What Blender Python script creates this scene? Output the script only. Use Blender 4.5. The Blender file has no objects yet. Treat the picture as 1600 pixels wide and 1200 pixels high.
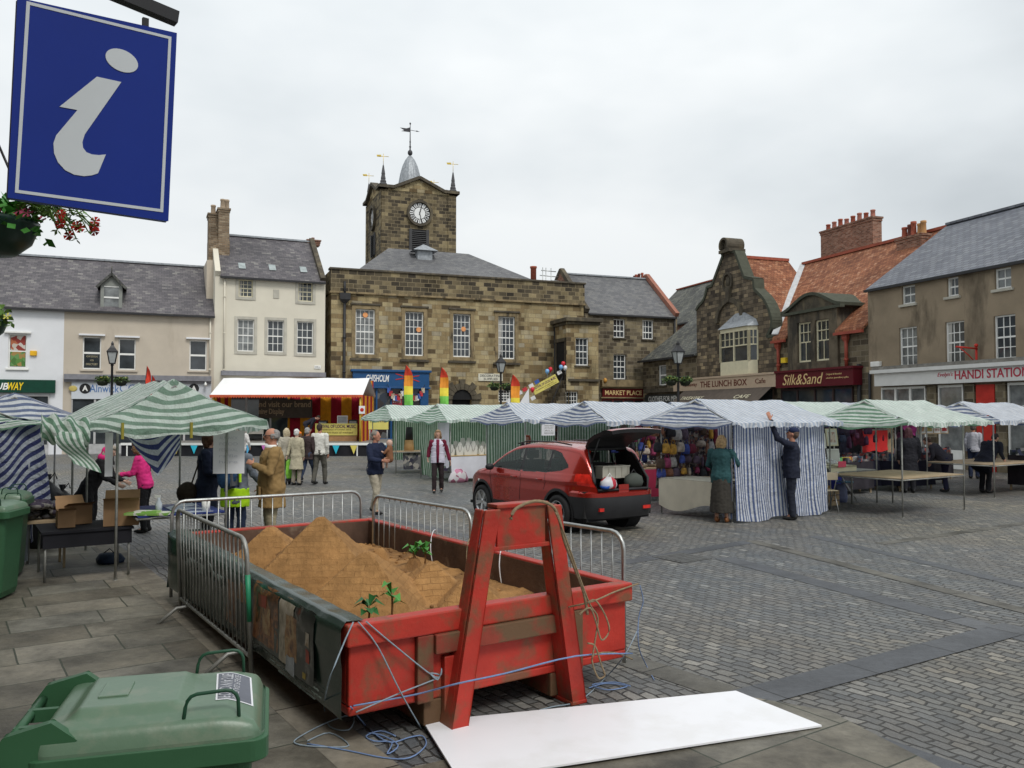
import bpy, bmesh, math, random
from mathutils import Vector, Matrix, noise
from math import sin, cos, pi, radians, atan2, sqrt, hypot
RN = random.Random(11)
S = bpy.context.scene
COL = S.collection
# ---------------------------------------------------------------- camera, sky, sun, exposure
FPX = 1300.0; PITCH = math.atan(45/1300.0); CAMZ = 2.1
cam = bpy.data.cameras.new('camera'); cam.sensor_width = 36; cam.lens = FPX/1600*36
cam.clip_start = .05; cam.clip_end = 3000
co = bpy.data.objects.new('camera', cam); COL.objects.link(co)
co.location = (0, 0, CAMZ); co.rotation_euler = (pi/2+PITCH, 0, 0)
S.camera = co
SUN_EL, SUN_AZ = radians(52), radians(148)       # azimuth measured from +Y towards +X
W = bpy.data.worlds.new('World'); S.world = W; W.use_nodes = True
nt = W.node_tree; N = nt.nodes; L = nt.links; N.clear()
out = N.new('ShaderNodeOutputWorld'); bg = N.new('ShaderNodeBackground'); bg.inputs[1].default_value = .1
sky = N.new('ShaderNodeTexSky'); sky.sky_type = 'NISHITA'; sky.sun_disc = False
sky.sun_elevation = SUN_EL; sky.sun_rotation = SUN_AZ
tc = N.new('ShaderNodeTexCoord'); mp = N.new('ShaderNodeMapping'); mp.inputs['Scale'].default_value = (1, 1, 2.2)
mp.inputs['Location'].default_value = (.35, 0, .2)
n1 = N.new('ShaderNodeTexNoise'); n1.inputs['Scale'].default_value = 1.6; n1.inputs['Detail'].default_value = 5
n1.inputs['Roughness'].default_value = .5
L.new(tc.outputs['Generated'], mp.inputs[0]); L.new(mp.outputs[0], n1.inputs[0])
r1 = N.new('ShaderNodeValToRGB'); e = r1.color_ramp.elements
e[0].position = .30; e[0].color = (5.4, 5.8, 6.05, 1); e[1].position = .64; e[1].color = (8.7, 8.95, 9.0, 1)
m_ = e.new(.48); m_.color = (7.2, 7.6, 7.8, 1)
L.new(n1.outputs[0], r1.inputs[0])
# a darker, greyer band low over the roofs
sep = N.new('ShaderNodeSeparateXYZ'); L.new(tc.outputs['Generated'], sep.inputs[0])
mr = N.new('ShaderNodeMapRange'); mr.inputs[1].default_value = 0; mr.inputs[2].default_value = .45
mr.inputs[3].default_value = .74; mr.inputs[4].default_value = 1.0; L.new(sep.outputs[2], mr.inputs[0])
mul = N.new('ShaderNodeMix'); mul.data_type = 'RGBA'; mul.blend_type = 'MULTIPLY'; mul.inputs[0].default_value = 1
L.new(r1.outputs[0], mul.inputs[6]); L.new(mr.outputs[0], mul.inputs[7])
mx = N.new('ShaderNodeMix'); mx.data_type = 'RGBA'; mx.inputs[0].default_value = .95
L.new(sky.outputs[0], mx.inputs[6]); L.new(mul.outputs[2], mx.inputs[7])
L.new(mx.outputs[2], bg.inputs[0]); L.new(bg.outputs[0], out.inputs[0])
sl = bpy.data.lights.new('sun', 'SUN'); sl.energy = 1.5; sl.angle = radians(18); sl.color = (1, .97, .92)
so = bpy.data.objects.new('sun', sl); COL.objects.link(so)
sd = Vector((sin(SUN_AZ)*cos(SUN_EL), cos(SUN_AZ)*cos(SUN_EL), sin(SUN_EL)))
so.rotation_euler = sd.to_track_quat('Z', 'Y').to_euler(); so.location = (0, 0, 40)
S.view_settings.view_transform = 'Standard'; S.view_settings.look = 'None'
S.view_settings.exposure = 0.3; S.view_settings.gamma = 1
S.render.engine = 'CYCLES'

# ---------------------------------------------------------------- pixel -> place helpers (used for measuring only)
def ray(px, py):
    x = px-800; u = 600-py
    return Vector((x, FPX*cos(PITCH)-u*sin(PITCH), FPX*sin(PITCH)+u*cos(PITCH)))
def G(px, py, z=0):
    d = ray(px, py); t = (z-CAMZ)/d.z
    return Vector((d.x*t, d.y*t, z))
def P(px, py, Y):
    d = ray(px, py); t = Y/d.y
    return Vector((d.x*t, Y, CAMZ+d.z*t))

# ---------------------------------------------------------------- materials
def mk(name):
    m = bpy.data.materials.new(name); m.use_nodes = True; t = m.node_tree
    return m, t.nodes, t.links, t.nodes['Principled BSDF']
def _noise(N, L, vec, scale, detail=4, rough=.55):
    n = N.new('ShaderNodeTexNoise'); n.inputs['Scale'].default_value = scale
    n.inputs['Detail'].default_value = detail; n.inputs['Roughness'].default_value = rough
    if vec: L.new(vec, n.inputs['Vector'])
    return n
def _ramp(N, L, src, stops):
    r = N.new('ShaderNodeValToRGB'); e = r.color_ramp.elements
    while len(e) > 1: e.remove(e[-1])
    e[0].position = stops[0][0]; e[0].color = (*stops[0][1], 1)
    for p, c in stops[1:]:
        k = e.new(p); k.color = (*c, 1)
    L.new(src, r.inputs[0]); return r
def _mix(N, L, fac, a, b, mode='MIX'):
    m = N.new('ShaderNodeMix'); m.data_type = 'RGBA'; m.blend_type = mode
    for i, v in ((0, fac), (6, a), (7, b)):
        if isinstance(v, (int, float)): m.inputs[i].default_value = v
        elif isinstance(v, tuple): m.inputs[i].default_value = (*v, 1)
        else: L.new(v, m.inputs[i])
    return m.outputs[2]
def _bump(N, L, B, h, strength, dist=.02):
    b = N.new('ShaderNodeBump'); b.inputs['Strength'].default_value = strength; b.inputs['Distance'].default_value = dist
    L.new(h, b.inputs['Height']); L.new(b.outputs[0], B.inputs['Normal']); return b
MATS = {}
def M(name, col, rough=.6, metal=0, var=.15, vs=4, bump=0, bs=30, dirt=None, dscale=2.5, damt=.5, spec=.28, coat=0, trans=0, emit=None):
    """plain material with uneven tone, optional grime / rust patches"""
    if name in MATS: return MATS[name]
    m, N, L, B = mk(name)
    tc = N.new('ShaderNodeTexCoord'); o = tc.outputs['Object']
    n = _noise(N, L, o, vs)
    lo = tuple(c*(1-var) for c in col); hi = tuple(min(1, c*(1+var)) for c in col)
    c = _ramp(N, L, n.outputs[0], [(.3, lo), (.7, hi)]).outputs[0]
    if dirt:
        dv = o
        if rough >= .8 and dscale < 3:
            mp_ = N.new('ShaderNodeMapping'); mp_.inputs['Scale'].default_value = (1.3, 1.3, .4); L.new(o, mp_.inputs[0]); dv = mp_.outputs[0]
        dn = _noise(N, L, dv, dscale, 8, .65)
        f = _ramp(N, L, dn.outputs[0], [(1-damt-.06, (0, 0, 0)), (1-damt+.06, (1, 1, 1))]).outputs[0]
        c = _mix(N, L, f, c, dirt)
    L.new(c, B.inputs['Base Color'])
    B.inputs['Roughness'].default_value = rough; B.inputs['Metallic'].default_value = metal
    B.inputs['Specular IOR Level'].default_value = spec; B.inputs['Coat Weight'].default_value = coat
    B.inputs['Coat Roughness'].default_value = .05
    if trans: B.inputs['Transmission Weight'].default_value = trans
    if bump:
        bn = _noise(N, L, o, bs, 5); _bump(N, L, B, bn.outputs[0], bump)
    MATS[name] = m; return m
def brick(name, stops, bw, bh, mortar, mcol, bump=.5, rough=.85, off=.5, warp=.02, stain=.25, sscale=.6, fine=.15, squash=1, msm=.1, spec=.2, wear=0):
    """courses laid on the UV map (metres): every block takes its own tone from the ramp"""
    if name in MATS: return MATS[name]
    m, N, L, B = mk(name)
    uv = N.new('ShaderNodeUVMap').outputs[0]
    o = N.new('ShaderNodeTexCoord').outputs['Object']
    wn = _noise(N, L, uv, 2.2, 3)
    v = N.new('ShaderNodeVectorMath'); v.operation = 'MULTIPLY_ADD'
    L.new(wn.outputs['Color'], v.inputs[0]); v.inputs[1].default_value = (warp, warp, 0); L.new(uv, v.inputs[2])
    b = N.new('ShaderNodeTexBrick'); L.new(v.outputs[0], b.inputs['Vector'])
    b.inputs['Color1'].default_value = (0, 0, 0, 1); b.inputs['Color2'].default_value = (1, 1, 1, 1)
    b.inputs['Mortar'].default_value = (.5, .5, .5, 1); b.inputs['Scale'].default_value = 1
    b.inputs['Mortar Size'].default_value = mortar; b.inputs['Mortar Smooth'].default_value = msm
    b.inputs['Brick Width'].default_value = bw; b.inputs['Row Height'].default_value = bh
    b.offset = off; b.squash = squash; b.squash_frequency = 3
    c = _ramp(N, L, b.outputs['Color'], stops).outputs[0]
    fn = _noise(N, L, o, 14, 6, .7)
    f = _ramp(N, L, fn.outputs[0], [(.25, (1-fine,)*3), (.75, (1+fine,)*3)]).outputs[0]
    c = _mix(N, L, 1.0, c, f, 'MULTIPLY')
    sn = _noise(N, L, o, sscale, 5, .6)
    f = _ramp(N, L, sn.outputs[0], [(.3, (1-stain,)*3), (.65, (1+stain*.4,)*3)]).outputs[0]
    c = _mix(N, L, 1.0, c, f, 'MULTIPLY')
    if 'stone' in name or 'ashlar' in name:
        mp_ = N.new('ShaderNodeMapping'); mp_.inputs['Scale'].default_value = (1, 1, .22); L.new(o, mp_.inputs[0])
        st_ = _noise(N, L, mp_.outputs[0], 1.6, 6, .65); f = _ramp(N, L, st_.outputs[0], [(.36, (.5, .49, .47)), (.5, (1, 1, 1)), (.7, (1.1, 1.08, 1.02))]).outputs[0]
        c = _mix(N, L, .8, c, f, 'MULTIPLY')
    fac = b.outputs['Fac']
    if wear:
        wn_ = _noise(N, L, o, 3.2, 3); wr_ = _ramp(N, L, wn_.outputs[0], [(.42, (0, 0, 0)), (.62, (.9, .9, .9))])
        fm = N.new('ShaderNodeMath'); fm.operation = 'MULTIPLY'; L.new(fac, fm.inputs[0]); L.new(wr_.outputs[0], fm.inputs[1]); fac = fm.outputs[0]
    c = _mix(N, L, fac, c, mcol)
    L.new(c, B.inputs['Base Color']); B.inputs['Roughness'].default_value = rough
    B.inputs['Specular IOR Level'].default_value = spec
    h = N.new('ShaderNodeMath'); h.operation = 'MULTIPLY_ADD'; L.new(fac, h.inputs[0]); h.inputs[1].default_value = -1
    L.new(fn.outputs[0], h.inputs[2])
    h2 = N.new('ShaderNodeMath'); h2.operation = 'MULTIPLY_ADD'
    sp = N.new('ShaderNodeSeparateColor'); L.new(b.outputs['Color'], sp.inputs[0])
    L.new(sp.outputs[0], h2.inputs[0]); h2.inputs[1].default_value = .5; L.new(h.outputs[0], h2.inputs[2])
    _bump(N, L, B, h2.outputs[0], bump, .03)
    MATS[name] = m; return m
def tarp(name, base, stripe, per, trans=.3, axis=0, duty=.0, rough=.5):
    """striped woven plastic sheet: stripes along the UV map"""
    if name in MATS: return MATS[name]
    m, N, L, B = mk(name)
    uv = N.new('ShaderNodeUVMap').outputs[0]; sp = N.new('ShaderNodeSeparateXYZ'); L.new(uv, sp.inputs[0])
    a = N.new('ShaderNodeMath'); a.operation = 'MULTIPLY'; a.inputs[1].default_value = 2*pi/per; L.new(sp.outputs[axis], a.inputs[0])
    s = N.new('ShaderNodeMath'); s.operation = 'SINE'; L.new(a.outputs[0], s.inputs[0])
    k = N.new('ShaderNodeMath'); k.operation = 'MULTIPLY_ADD'; k.inputs[1].default_value = 4; k.inputs[2].default_value = .5+duty; k.use_clamp = True
    L.new(s.outputs[0], k.inputs[0])
    o = N.new('ShaderNodeTexCoord').outputs['Object']
    n = _noise(N, L, o, 5, 5, .6)
    f = _ramp(N, L, n.outputs[0], [(.3, (.82,)*3), (.7, (1.05,)*3)]).outputs[0]
    c = _mix(N, L, k.outputs[0], base, stripe); c = _mix(N, L, 1.0, c, f, 'MULTIPLY')
    L.new(c, B.inputs['Base Color']); B.inputs['Roughness'].default_value = rough
    n2 = _noise(N, L, o, 8, 5, .65); _bump(N, L, B, n2.outputs[0], 1.0, .07); B.inputs['Specular IOR Level'].default_value = .3
    t = N.new('ShaderNodeBsdfTranslucent'); L.new(c, t.inputs[0])
    ms = N.new('ShaderNodeMixShader'); ms.inputs[0].default_value = trans
    L.new(B.outputs[0], ms.inputs[1]); L.new(t.outputs[0], ms.inputs[2]); L.new(ms.outputs[0], N['Material Output'].inputs[0])
    MATS[name] = m; return m
def patchwork(name, cols, scale, rough=.7, bump=.3):
    """small irregular printed patches"""
    if name in MATS: return MATS[name]
    m, N, L, B = mk(name)
    o = N.new('ShaderNodeTexCoord').outputs['Object']
    v = N.new('ShaderNodeTexVoronoi'); v.inputs['Scale'].default_value = scale; L.new(o, v.inputs['Vector'])
    sp = N.new('ShaderNodeSeparateColor'); L.new(v.outputs['Color'], sp.inputs[0])
    st = [(i/len(cols), c) for i, c in enumerate(cols)]
    r = _ramp(N, L, sp.outputs[0], st); r.color_ramp.interpolation = 'CONSTANT'
    L.new(r.outputs[0], B.inputs['Base Color']); B.inputs['Roughness'].default_value = rough
    if bump: _bump(N, L, B, v.outputs['Distance'], bump)
    MATS[name] = m; return m

# ---------------------------------------------------------------- mesh builder
class MB:
    def __init__(s): s.v = []; s.f = []; s.u = []; s.mi = []; s.sm = []
    def poly(s, pts, m=0, uv=None, sm=False):
        i = len(s.v); s.v += [Vector(p) for p in pts]; s.f.append(list(range(i, i+len(pts)))); s.u.append(uv); s.mi.append(m); s.sm.append(sm)
    def raw(s, vs, fs, m=0, sm=False, uvs=None):
        i = len(s.v); s.v += [Vector(p) for p in vs]
        for k, f in enumerate(fs):
            s.f.append([i+a for a in f]); s.u.append(uvs[k] if uvs else None); s.mi.append(m); s.sm.append(sm)
    def box(s, x0, x1, y0, y1, z0, z1, m=0, T=None):
        if x0 > x1: x0, x1 = x1, x0
        if y0 > y1: y0, y1 = y1, y0
        if z0 > z1: z0, z1 = z1, z0
        v = [(x0, y0, z0), (x1, y0, z0), (x1, y1, z0), (x0, y1, z0), (x0, y0, z1), (x1, y0, z1), (x1, y1, z1), (x0, y1, z1)]
        if T: v = [T @ Vector(p) for p in v]
        s.raw(v, [(3, 2, 1, 0), (4, 5, 6, 7), (0, 1, 5, 4), (1, 2, 6, 5), (2, 3, 7, 6), (3, 0, 4, 7)], m)
    def beam(s, a, b, w, h, m=0, up=(0, 0, 1)):
        """rectangular bar from a to b, w across, h along up"""
        a = Vector(a); b = Vector(b); d = (b-a); u = Vector(up)
        x = d.cross(u)
        if x.length < 1e-6: x = Vector((1, 0, 0))
        x.normalize(); z = x.cross(d).normalized()
        v = [p+x*(w/2*i)+z*(h/2*j) for p in (a, b) for i, j in ((-1, -1), (1, -1), (1, 1), (-1, 1))]
        s.raw(v, [(0, 1, 2, 3), (7, 6, 5, 4), (0, 4, 5, 1), (1, 5, 6, 2), (2, 6, 7, 3), (3, 7, 4, 0)], m)
    def tube(s, pts, r, n=8, m=0, closed=False, cap=True):
        pts = [Vector(p) for p in pts]; k = len(pts); rs = r if isinstance(r, (list, tuple)) else [r]*k
        ref = Vector((.3, .2, 1)).normalized(); rings = []; vs = []
        for i, p in enumerate(pts):
            if closed: d = pts[(i+1) % k]-pts[i-1]
            else: d = pts[min(i+1, k-1)]-pts[max(i-1, 0)]
            if d.length < 1e-9: d = Vector((0, 0, 1))
            d.normalize(); x = ref.cross(d)
            if x.length < .05: x = Vector((1, 0, 0)).cross(d)
            x.normalize(); y = d.cross(x)
            vs += [p+(x*cos(2*pi*j/n)+y*sin(2*pi*j/n))*rs[i] for j in range(n)]
        fs = []; kk = k if closed else k-1
        for i in range(kk):
            a = i*n; b = ((i+1) % k)*n
            for j in range(n): fs.append((a+j, a+(j+1) % n, b+(j+1) % n, b+j))
        s.raw(vs, fs, m, True)
        if cap and not closed:
            i0 = len(s.v)-k*n
            for ring, rev in ((0, True), (k-1, False)):
                f = [i0+ring*n+j for j in range(n)]
                s.f.append(f[::-1] if rev else f); s.u.append(None); s.mi.append(m); s.sm.append(False)
    def cyl(s, c, r, z0, z1, n=16, m=0, r2=None): s.tube([(c[0], c[1], z0), (c[0], c[1], z1)], [r, r if r2 is None else r2], n, m)
    def prism(s, poly, y0, y1, m=0, sm=False):
        """outline in the xz plane (any winding) extruded along y"""
        ar = sum(poly[i][0]*poly[(i+1) % len(poly)][1]-poly[(i+1) % len(poly)][0]*poly[i][1] for i in range(len(poly)))
        if ar < 0: poly = poly[::-1]
        n = len(poly); v = [(x, y0, z) for x, z in poly]+[(x, y1, z) for x, z in poly]
        s.raw(v, [tuple(range(n)), tuple(range(2*n-1, n-1, -1))], m)
        s.raw(v, [(i, i+n, (i+1) % n+n, (i+1) % n) for i in range(n)], m, sm)
    def lathe(s, prof, c=(0, 0, 0), n=24, m=0, sm=True):
        vs = [(c[0]+r*cos(2*pi*j/n), c[1]+r*sin(2*pi*j/n), c[2]+z) for r, z in prof for j in range(n)]
        s.raw(vs, [(i*n+j, i*n+(j+1) % n, (i+1)*n+(j+1) % n, (i+1)*n+j) for i in range(len(prof)-1) for j in range(n)], m, sm)
    def ell(s, c, r, n=12, m=0, T=None):
        k = n; h = n//2+1; vs = []
        for i in range(h+1):
            a = pi*i/h
            for j in range(k):
                p = Vector((r[0]*sin(a)*cos(2*pi*j/k), r[1]*sin(a)*sin(2*pi*j/k), r[2]*cos(a)))
                if T: p = T @ p
                vs.append(p+Vector(c))
        s.raw(vs, [(i*k+j, (i+1)*k+j, (i+1)*k+(j+1) % k, i*k+(j+1) % k) for i in range(h) for j in range(k)], m, True)
    def grid(s, fn, nu, nv, uvf=None, m=0, sm=True, keep=None, flip=False):
        i0 = len(s.v)
        for i in range(nu+1):
            for j in range(nv+1): s.v.append(Vector(fn(i/nu, j/nv)))
        for i in range(nu):
            for j in range(nv):
                q = [(i, j), (i+1, j), (i+1, j+1), (i, j+1)]
                if flip: q = q[::-1]
                if keep and not keep((i+.5)/nu, (j+.5)/nv): continue
                s.f.append([i0+a*(nv+1)+b for a, b in q])
                s.u.append([uvf(a/nu, b/nv) for a, b in q] if uvf else None); s.mi.append(m); s.sm.append(sm)
    def loft(s, rings, m=0, cap=True, sm=True):
        n = len(rings[0]); k = len(rings); vs = [p for r in rings for p in r]
        s.raw(vs, [(i*n+j, i*n+(j+1) % n, (i+1)*n+(j+1) % n, (i+1)*n+j) for i in range(k-1) for j in range(n)], m, sm)
        if cap:
            i0 = len(s.v)-k*n
            s.f.append([i0+j for j in range(n)][::-1]); s.f.append([i0+(k-1)*n+j for j in range(n)])
            s.u += [None, None]; s.mi += [m, m]; s.sm += [False, False]
    def build(s, name, mats, parent=None, bevel=0, uvo=(0, 0)):
        me = bpy.data.meshes.new(name); me.from_pydata([tuple(v) for v in s.v], [], s.f)
        if not isinstance(mats, (list, tuple)): mats = [mats]
        for m in mats: me.materials.append(m)
        ul = me.uv_layers.new(name='UVMap').data
        me.polygons.foreach_set('material_index', s.mi); me.polygons.foreach_set('use_smooth', s.sm)
        me.update()
        Z = Vector((0, 0, 1))
        for k, p in enumerate(me.polygons):
            u = s.u[k]
            if u is None:
                n = p.normal
                if abs(n.z) > .985: ax = Vector((1, 0, 0)); ay = Vector((0, 1, 0))
                else: ax = Z.cross(n).normalized(); ay = n.cross(ax)
                for li in p.loop_indices:
                    c = me.vertices[me.loops[li].vertex_index].co; ul[li].uv = (c.dot(ax)+uvo[0], c.dot(ay)+uvo[1])
            else:
                for li, q in zip(p.loop_indices, u): ul[li].uv = q
        o = bpy.data.objects.new(name, me); COL.objects.link(o)
        if parent: o.parent = parent
        if bevel:
            b = o.modifiers.new('bevel', 'BEVEL'); b.width = bevel; b.segments = 2; b.limit_method = 'ANGLE'; b.angle_limit = radians(40)
            b.harden_normals = False
        return o

def tag(o, label=None, cat=None, group=None, kind=None):
    if label: o['label'] = label
    if cat: o['category'] = cat
    if group: o['group'] = group
    if kind: o['kind'] = kind
    return o
def thing(name, label, cat, loc=(0, 0, 0), rz=0, group=None):
    o = bpy.data.objects.new(name, None); o.empty_display_size = .2; COL.objects.link(o)
    o.location = loc; o.rotation_euler = (0, 0, rz); return tag(o, label, cat, group)
def place(o, loc, rz=0): o.location = loc; o.rotation_euler = (0, 0, rz); return o
def kids(o): return [c for c in COL.objects if c.parent == o]
def dup(o, loc=None, rz=None, label=None, parent=None):
    c = o.copy(); COL.objects.link(c)
    if parent: c.parent = parent
    if loc is not None: c.location = loc
    if rz is not None: c.rotation_euler = (0, 0, rz)
    if label: c['label'] = label
    for ch in kids(o):
        if ch is not c: dup(ch, parent=c)
    return c
def bake(o, name=None):
    """apply the modifiers without operators"""
    dg = bpy.context.evaluated_depsgraph_get(); dg.update()
    me = bpy.data.meshes.new_from_object(o.evaluated_get(dg)); old = o.data
    if o.type == 'MESH': o.modifiers.clear(); o.data = me; bpy.data.meshes.remove(old); return o
    n = bpy.data.objects.new(name or o.name, me); COL.objects.link(n); n.matrix_world = o.matrix_world; n.parent = o.parent
    bpy.data.objects.remove(o); return n
def text(s, parent, mat, x0, x1, z0, z1, y=0, ex=.008, shear=0, bold=0, name='lettering', T=None, spacing=1, kind=None):
    """words as a mesh standing in the xz plane, facing -y, stretched to the box"""
    cu = bpy.data.curves.new(name, 'FONT'); cu.body = s; cu.extrude = ex; cu.shear = shear; cu.offset = bold
    cu.align_x = 'LEFT'; cu.space_character = spacing; cu.resolution_u = 3
    t = bpy.data.objects.new(name, cu); COL.objects.link(t)
    dg = bpy.context.evaluated_depsgraph_get(); dg.update()
    me = bpy.data.meshes.new_from_object(t.evaluated_get(dg)); bpy.data.objects.remove(t)
    xs = [v.co.x for v in me.vertices]; ys = [v.co.y for v in me.vertices]
    a, b, c, d = min(xs), max(xs), min(ys), max(ys)
    for v in me.vertices:
        p = Vector((x0+(v.co.x-a)/(b-a)*(x1-x0), y-v.co.z, z0+(v.co.y-c)/(d-c)*(z1-z0)))
        v.co = T @ p if T else p
    me.materials.clear(); me.materials.append(mat); me.name = name
    n = bpy.data.objects.new(name, me); COL.objects.link(n); n.parent = parent
    return n
GA = radians(34)                                   # the square's paving, stalls, skip and parked car share this grid
A_ = Vector((cos(GA), sin(GA), 0)); B_ = Vector((-sin(GA), cos(GA), 0))

# ---------------------------------------------------------------- shared materials
galv = M('galvanised_steel', (.42, .43, .42), .42, .85, .2, 9, .15, 60)
galvd = M('dull_steel', (.30, .30, .28), .55, .6, .25, 9, .15, 60)
white = M('white_paint', (.78, .78, .75), .45, 0, .06, 5)
cream = M('cream_paint', (.68, .63, .45), .45, 0, .06, 5)
black = M('black_iron', (.02, .02, .022), .4, 0, .2)
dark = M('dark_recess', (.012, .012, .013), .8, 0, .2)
lead = M('lead_sheet', (.30, .32, .34), .5, .3, .25, 6, .2, 12)
wood = M('bare_plywood', (.36, .27, .17), .7, 0, .2, 6, .2, 40)
paper = M('white_paper', (.74, .75, .78), .7, 0, .05)
redp = M('red_gloss', (.5, .03, .02), .4)
yellow = M('yellow_plastic', (.75, .52, .03), .5)
glass_dark = M('window_glass', (.035, .042, .048), .06, 0, .5, 1.3, .04, 3, spec=.7)
glass_mid = M('window_glass_curtained', (.16, .17, .17), .1, 0, .5, 2.5, .04, 3, spec=.6)
# ---------------------------------------------------------------- ground
def cobble_mat():
    m, N, L, B = mk('stone_setts')
    uv = N.new('ShaderNodeUVMap').outputs[0]
    wn = _noise(N, L, uv, 1.3, 2); wn2 = _noise(N, L, uv, 9, 2)
    v = N.new('ShaderNodeVectorMath'); v.operation = 'MULTIPLY_ADD'; L.new(wn.outputs['Color'], v.inputs[0]); v.inputs[1].default_value = (.22, .22, 0); L.new(uv, v.inputs[2])
    v2 = N.new('ShaderNodeVectorMath'); v2.operation = 'MULTIPLY_ADD'; L.new(wn2.outputs['Color'], v2.inputs[0]); v2.inputs[1].default_value = (.045, .045, 0); L.new(v.outputs[0], v2.inputs[2])
    b = N.new('ShaderNodeTexBrick'); L.new(v2.outputs[0], b.inputs['Vector'])
    b.inputs['Color1'].default_value = (0, 0, 0, 1); b.inputs['Color2'].default_value = (1, 1, 1, 1); b.inputs['Mortar'].default_value = (.5, .5, .5, 1)
    b.inputs['Scale'].default_value = 1; b.inputs['Mortar Size'].default_value = .011; b.inputs['Mortar Smooth'].default_value = .75
    b.inputs['Brick Width'].default_value = .16; b.inputs['Row Height'].default_value = .098; b.offset = .5
    sp = N.new('ShaderNodeSeparateColor'); L.new(b.outputs['Color'], sp.inputs[0])
    c = _ramp(N, L, sp.outputs[0], [(0, (.10, .105, .108)), (.35, (.138, .142, .142)), (.65, (.165, .166, .16)), (.9, (.185, .178, .162)), (1, (.28, .272, .25))]).outputs[0]
    bn = _noise(N, L, uv, .16, 4, .6)
    warm = _ramp(N, L, bn.outputs[0], [(.33, (.80, .86, .92)), (.5, (1, 1, 1)), (.62, (1.22, 1.14, .98)), (.72, (1.3, 1.18, .95))]).outputs[0]
    c = _mix(N, L, 1.0, c, warm, 'MULTIPLY')
    # brown earth washed out round the skip, dusty joints
    dn = _noise(N, L, uv, .9, 6, .7)
    f = _ramp(N, L, dn.outputs[0], [(.45, (0, 0, 0)), (.7, (.6, .6, .6))]).outputs[0]
    c = _mix(N, L, f, c, (.15, .13, .105))
    fn = _noise(N, L, uv, 26, 5, .7)
    f = _ramp(N, L, fn.outputs[0], [(.25, (.75,)*3), (.75, (1.2,)*3)]).outputs[0]
    c = _mix(N, L, 1.0, c, f, 'MULTIPLY')
    c = _mix(N, L, b.outputs['Fac'], c, (.045, .043, .038))
    L.new(c, B.inputs['Base Color'])
    rr = _ramp(N, L, bn.outputs[0], [(.3, (.42,)*3), (.7, (.66,)*3)]); L.new(rr.outputs[0], B.inputs['Roughness'])
    h = N.new('ShaderNodeMath'); h.operation = 'MULTIPLY_ADD'; L.new(b.outputs['Fac'], h.inputs[0]); h.inputs[1].default_value = -1.6
    h0 = N.new('ShaderNodeMath'); h0.operation = 'MULTIPLY_ADD'; L.new(sp.outputs[0], h0.inputs[0]); h0.inputs[1].default_value = .55; L.new(fn.outputs[0], h0.inputs[2])
    L.new(h0.outputs[0], h.inputs[2]); _bump(N, L, B, h.outputs[0], .85, .02)
    return m
setts = cobble_mat()
flag = brick('flagstones', [(0, (.115, .102, .078)), (.4, (.155, .141, .11)), (.75, (.17, .162, .135)), (1, (.23, .205, .16))], .82, .58, .008, (.04, .045, .03), .35, .55, .37, .02, .55, 1.3, .25, 1.4, spec=.4)
kerbstone = brick('dark_kerb_slabs', [(0, (.085, .09, .098)), (.5, (.11, .115, .122)), (1, (.14, .145, .145))], 1.1, 4, .008, (.03, .03, .03), .3, .5, .5, .01, .3, 1.5, .2)
kerbwarm = brick('sandstone_kerb_slabs', [(0, (.16, .145, .115)), (.5, (.2, .18, .145)), (1, (.25, .225, .18))], 1.3, 4, .008, (.035, .03, .025), .3, .6, .5, .01, .35, 1.5, .2)
kerbgrey = brick('grey_sandstone_slabs', [(0, (.12, .115, .1)), (.5, (.145, .14, .125)), (1, (.18, .17, .15))], 1.2, 4, .008, (.03, .03, .028), .3, .6, .5, .01, .35, 1.5, .2)
def guv(p): return (Vector(p).dot(B_), Vector(p).dot(A_))
g = MB()
xs = [-400, -60, -25, 25, 60, 400]; ys = [-60, -10, 20, 60, 120, 900]
for i in range(5):
    for j in range(5):
        q = [(xs[i], ys[j], 0), (xs[i+1], ys[j], 0), (xs[i+1], ys[j+1], 0), (xs[i], ys[j+1], 0)]
        g.poly(q, 0, [guv(p) for p in q])
tag(g.build('ground', setts), kind='structure')
def sheet(name, pts, z, mat, swap=False, off=0):
    m = MB(); q = [(p[0], p[1], z) for p in pts]
    uv = [(Vector(p).dot(A_)+off, Vector(p).dot(B_)) if not swap else (Vector(p).dot(B_)+off, Vector(p).dot(A_)) for p in q]
    m.poly(q, 0, uv); o = m.build(name, mat)
    if o.data.polygons[0].normal.z < 0: o.data.flip_normals()
    return tag(o, kind='structure')
# flagged pavement along the left, up to a line of kerb slabs
K0 = Vector((-.6, 4.92, 0)); KD = B_
def along(o, d, t, n, w): return o+d*t+n*w
E0, E1 = K0-KD*7, K0+KD*60
sheet('pavement', [E0-A_*.32, E1-A_*.32, E1-A_*8, E0-A_*8], .004, flag)
sheet('pavement_kerb', [E0-A_*.32, E1-A_*.32, E1, E0], .006, kerbwarm, True)
def strip(px0, px1, w, mat, name='paving_band', z=.004):
    a = G(*px0); b = G(*px1); d = (b-a).normalized(); n = Vector((-d.y, d.x, 0))*w/2
    m = MB(); q = [a-n, b-n, b+n, a+n]; q = [(p.x, p.y, z) for p in q]; ll = (b-a).length
    m.poly(q, 0, [(0, 0.1), (ll, .1), (ll, w+.1), (0, w+.1)]); o = m.build(name, mat)
    if o.data.polygons[0].normal.z < 0: o.data.flip_normals()
    tag(o, kind='structure')
strip((945, 1020), (1184, 1098), .3, kerbgrey)
strip((1184, 1098), (1640, 1262), .3, kerbstone)
strip((1120, 1104), (1594, 980), .34, kerbstone, z=.008)
strip((970, 880), (1175, 846), .26, kerbstone)
strip((1130, 872), (1640, 1006), .3, kerbstone)
strip((1172, 845), (1640, 965), .22, kerbgrey, z=.006)
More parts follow.
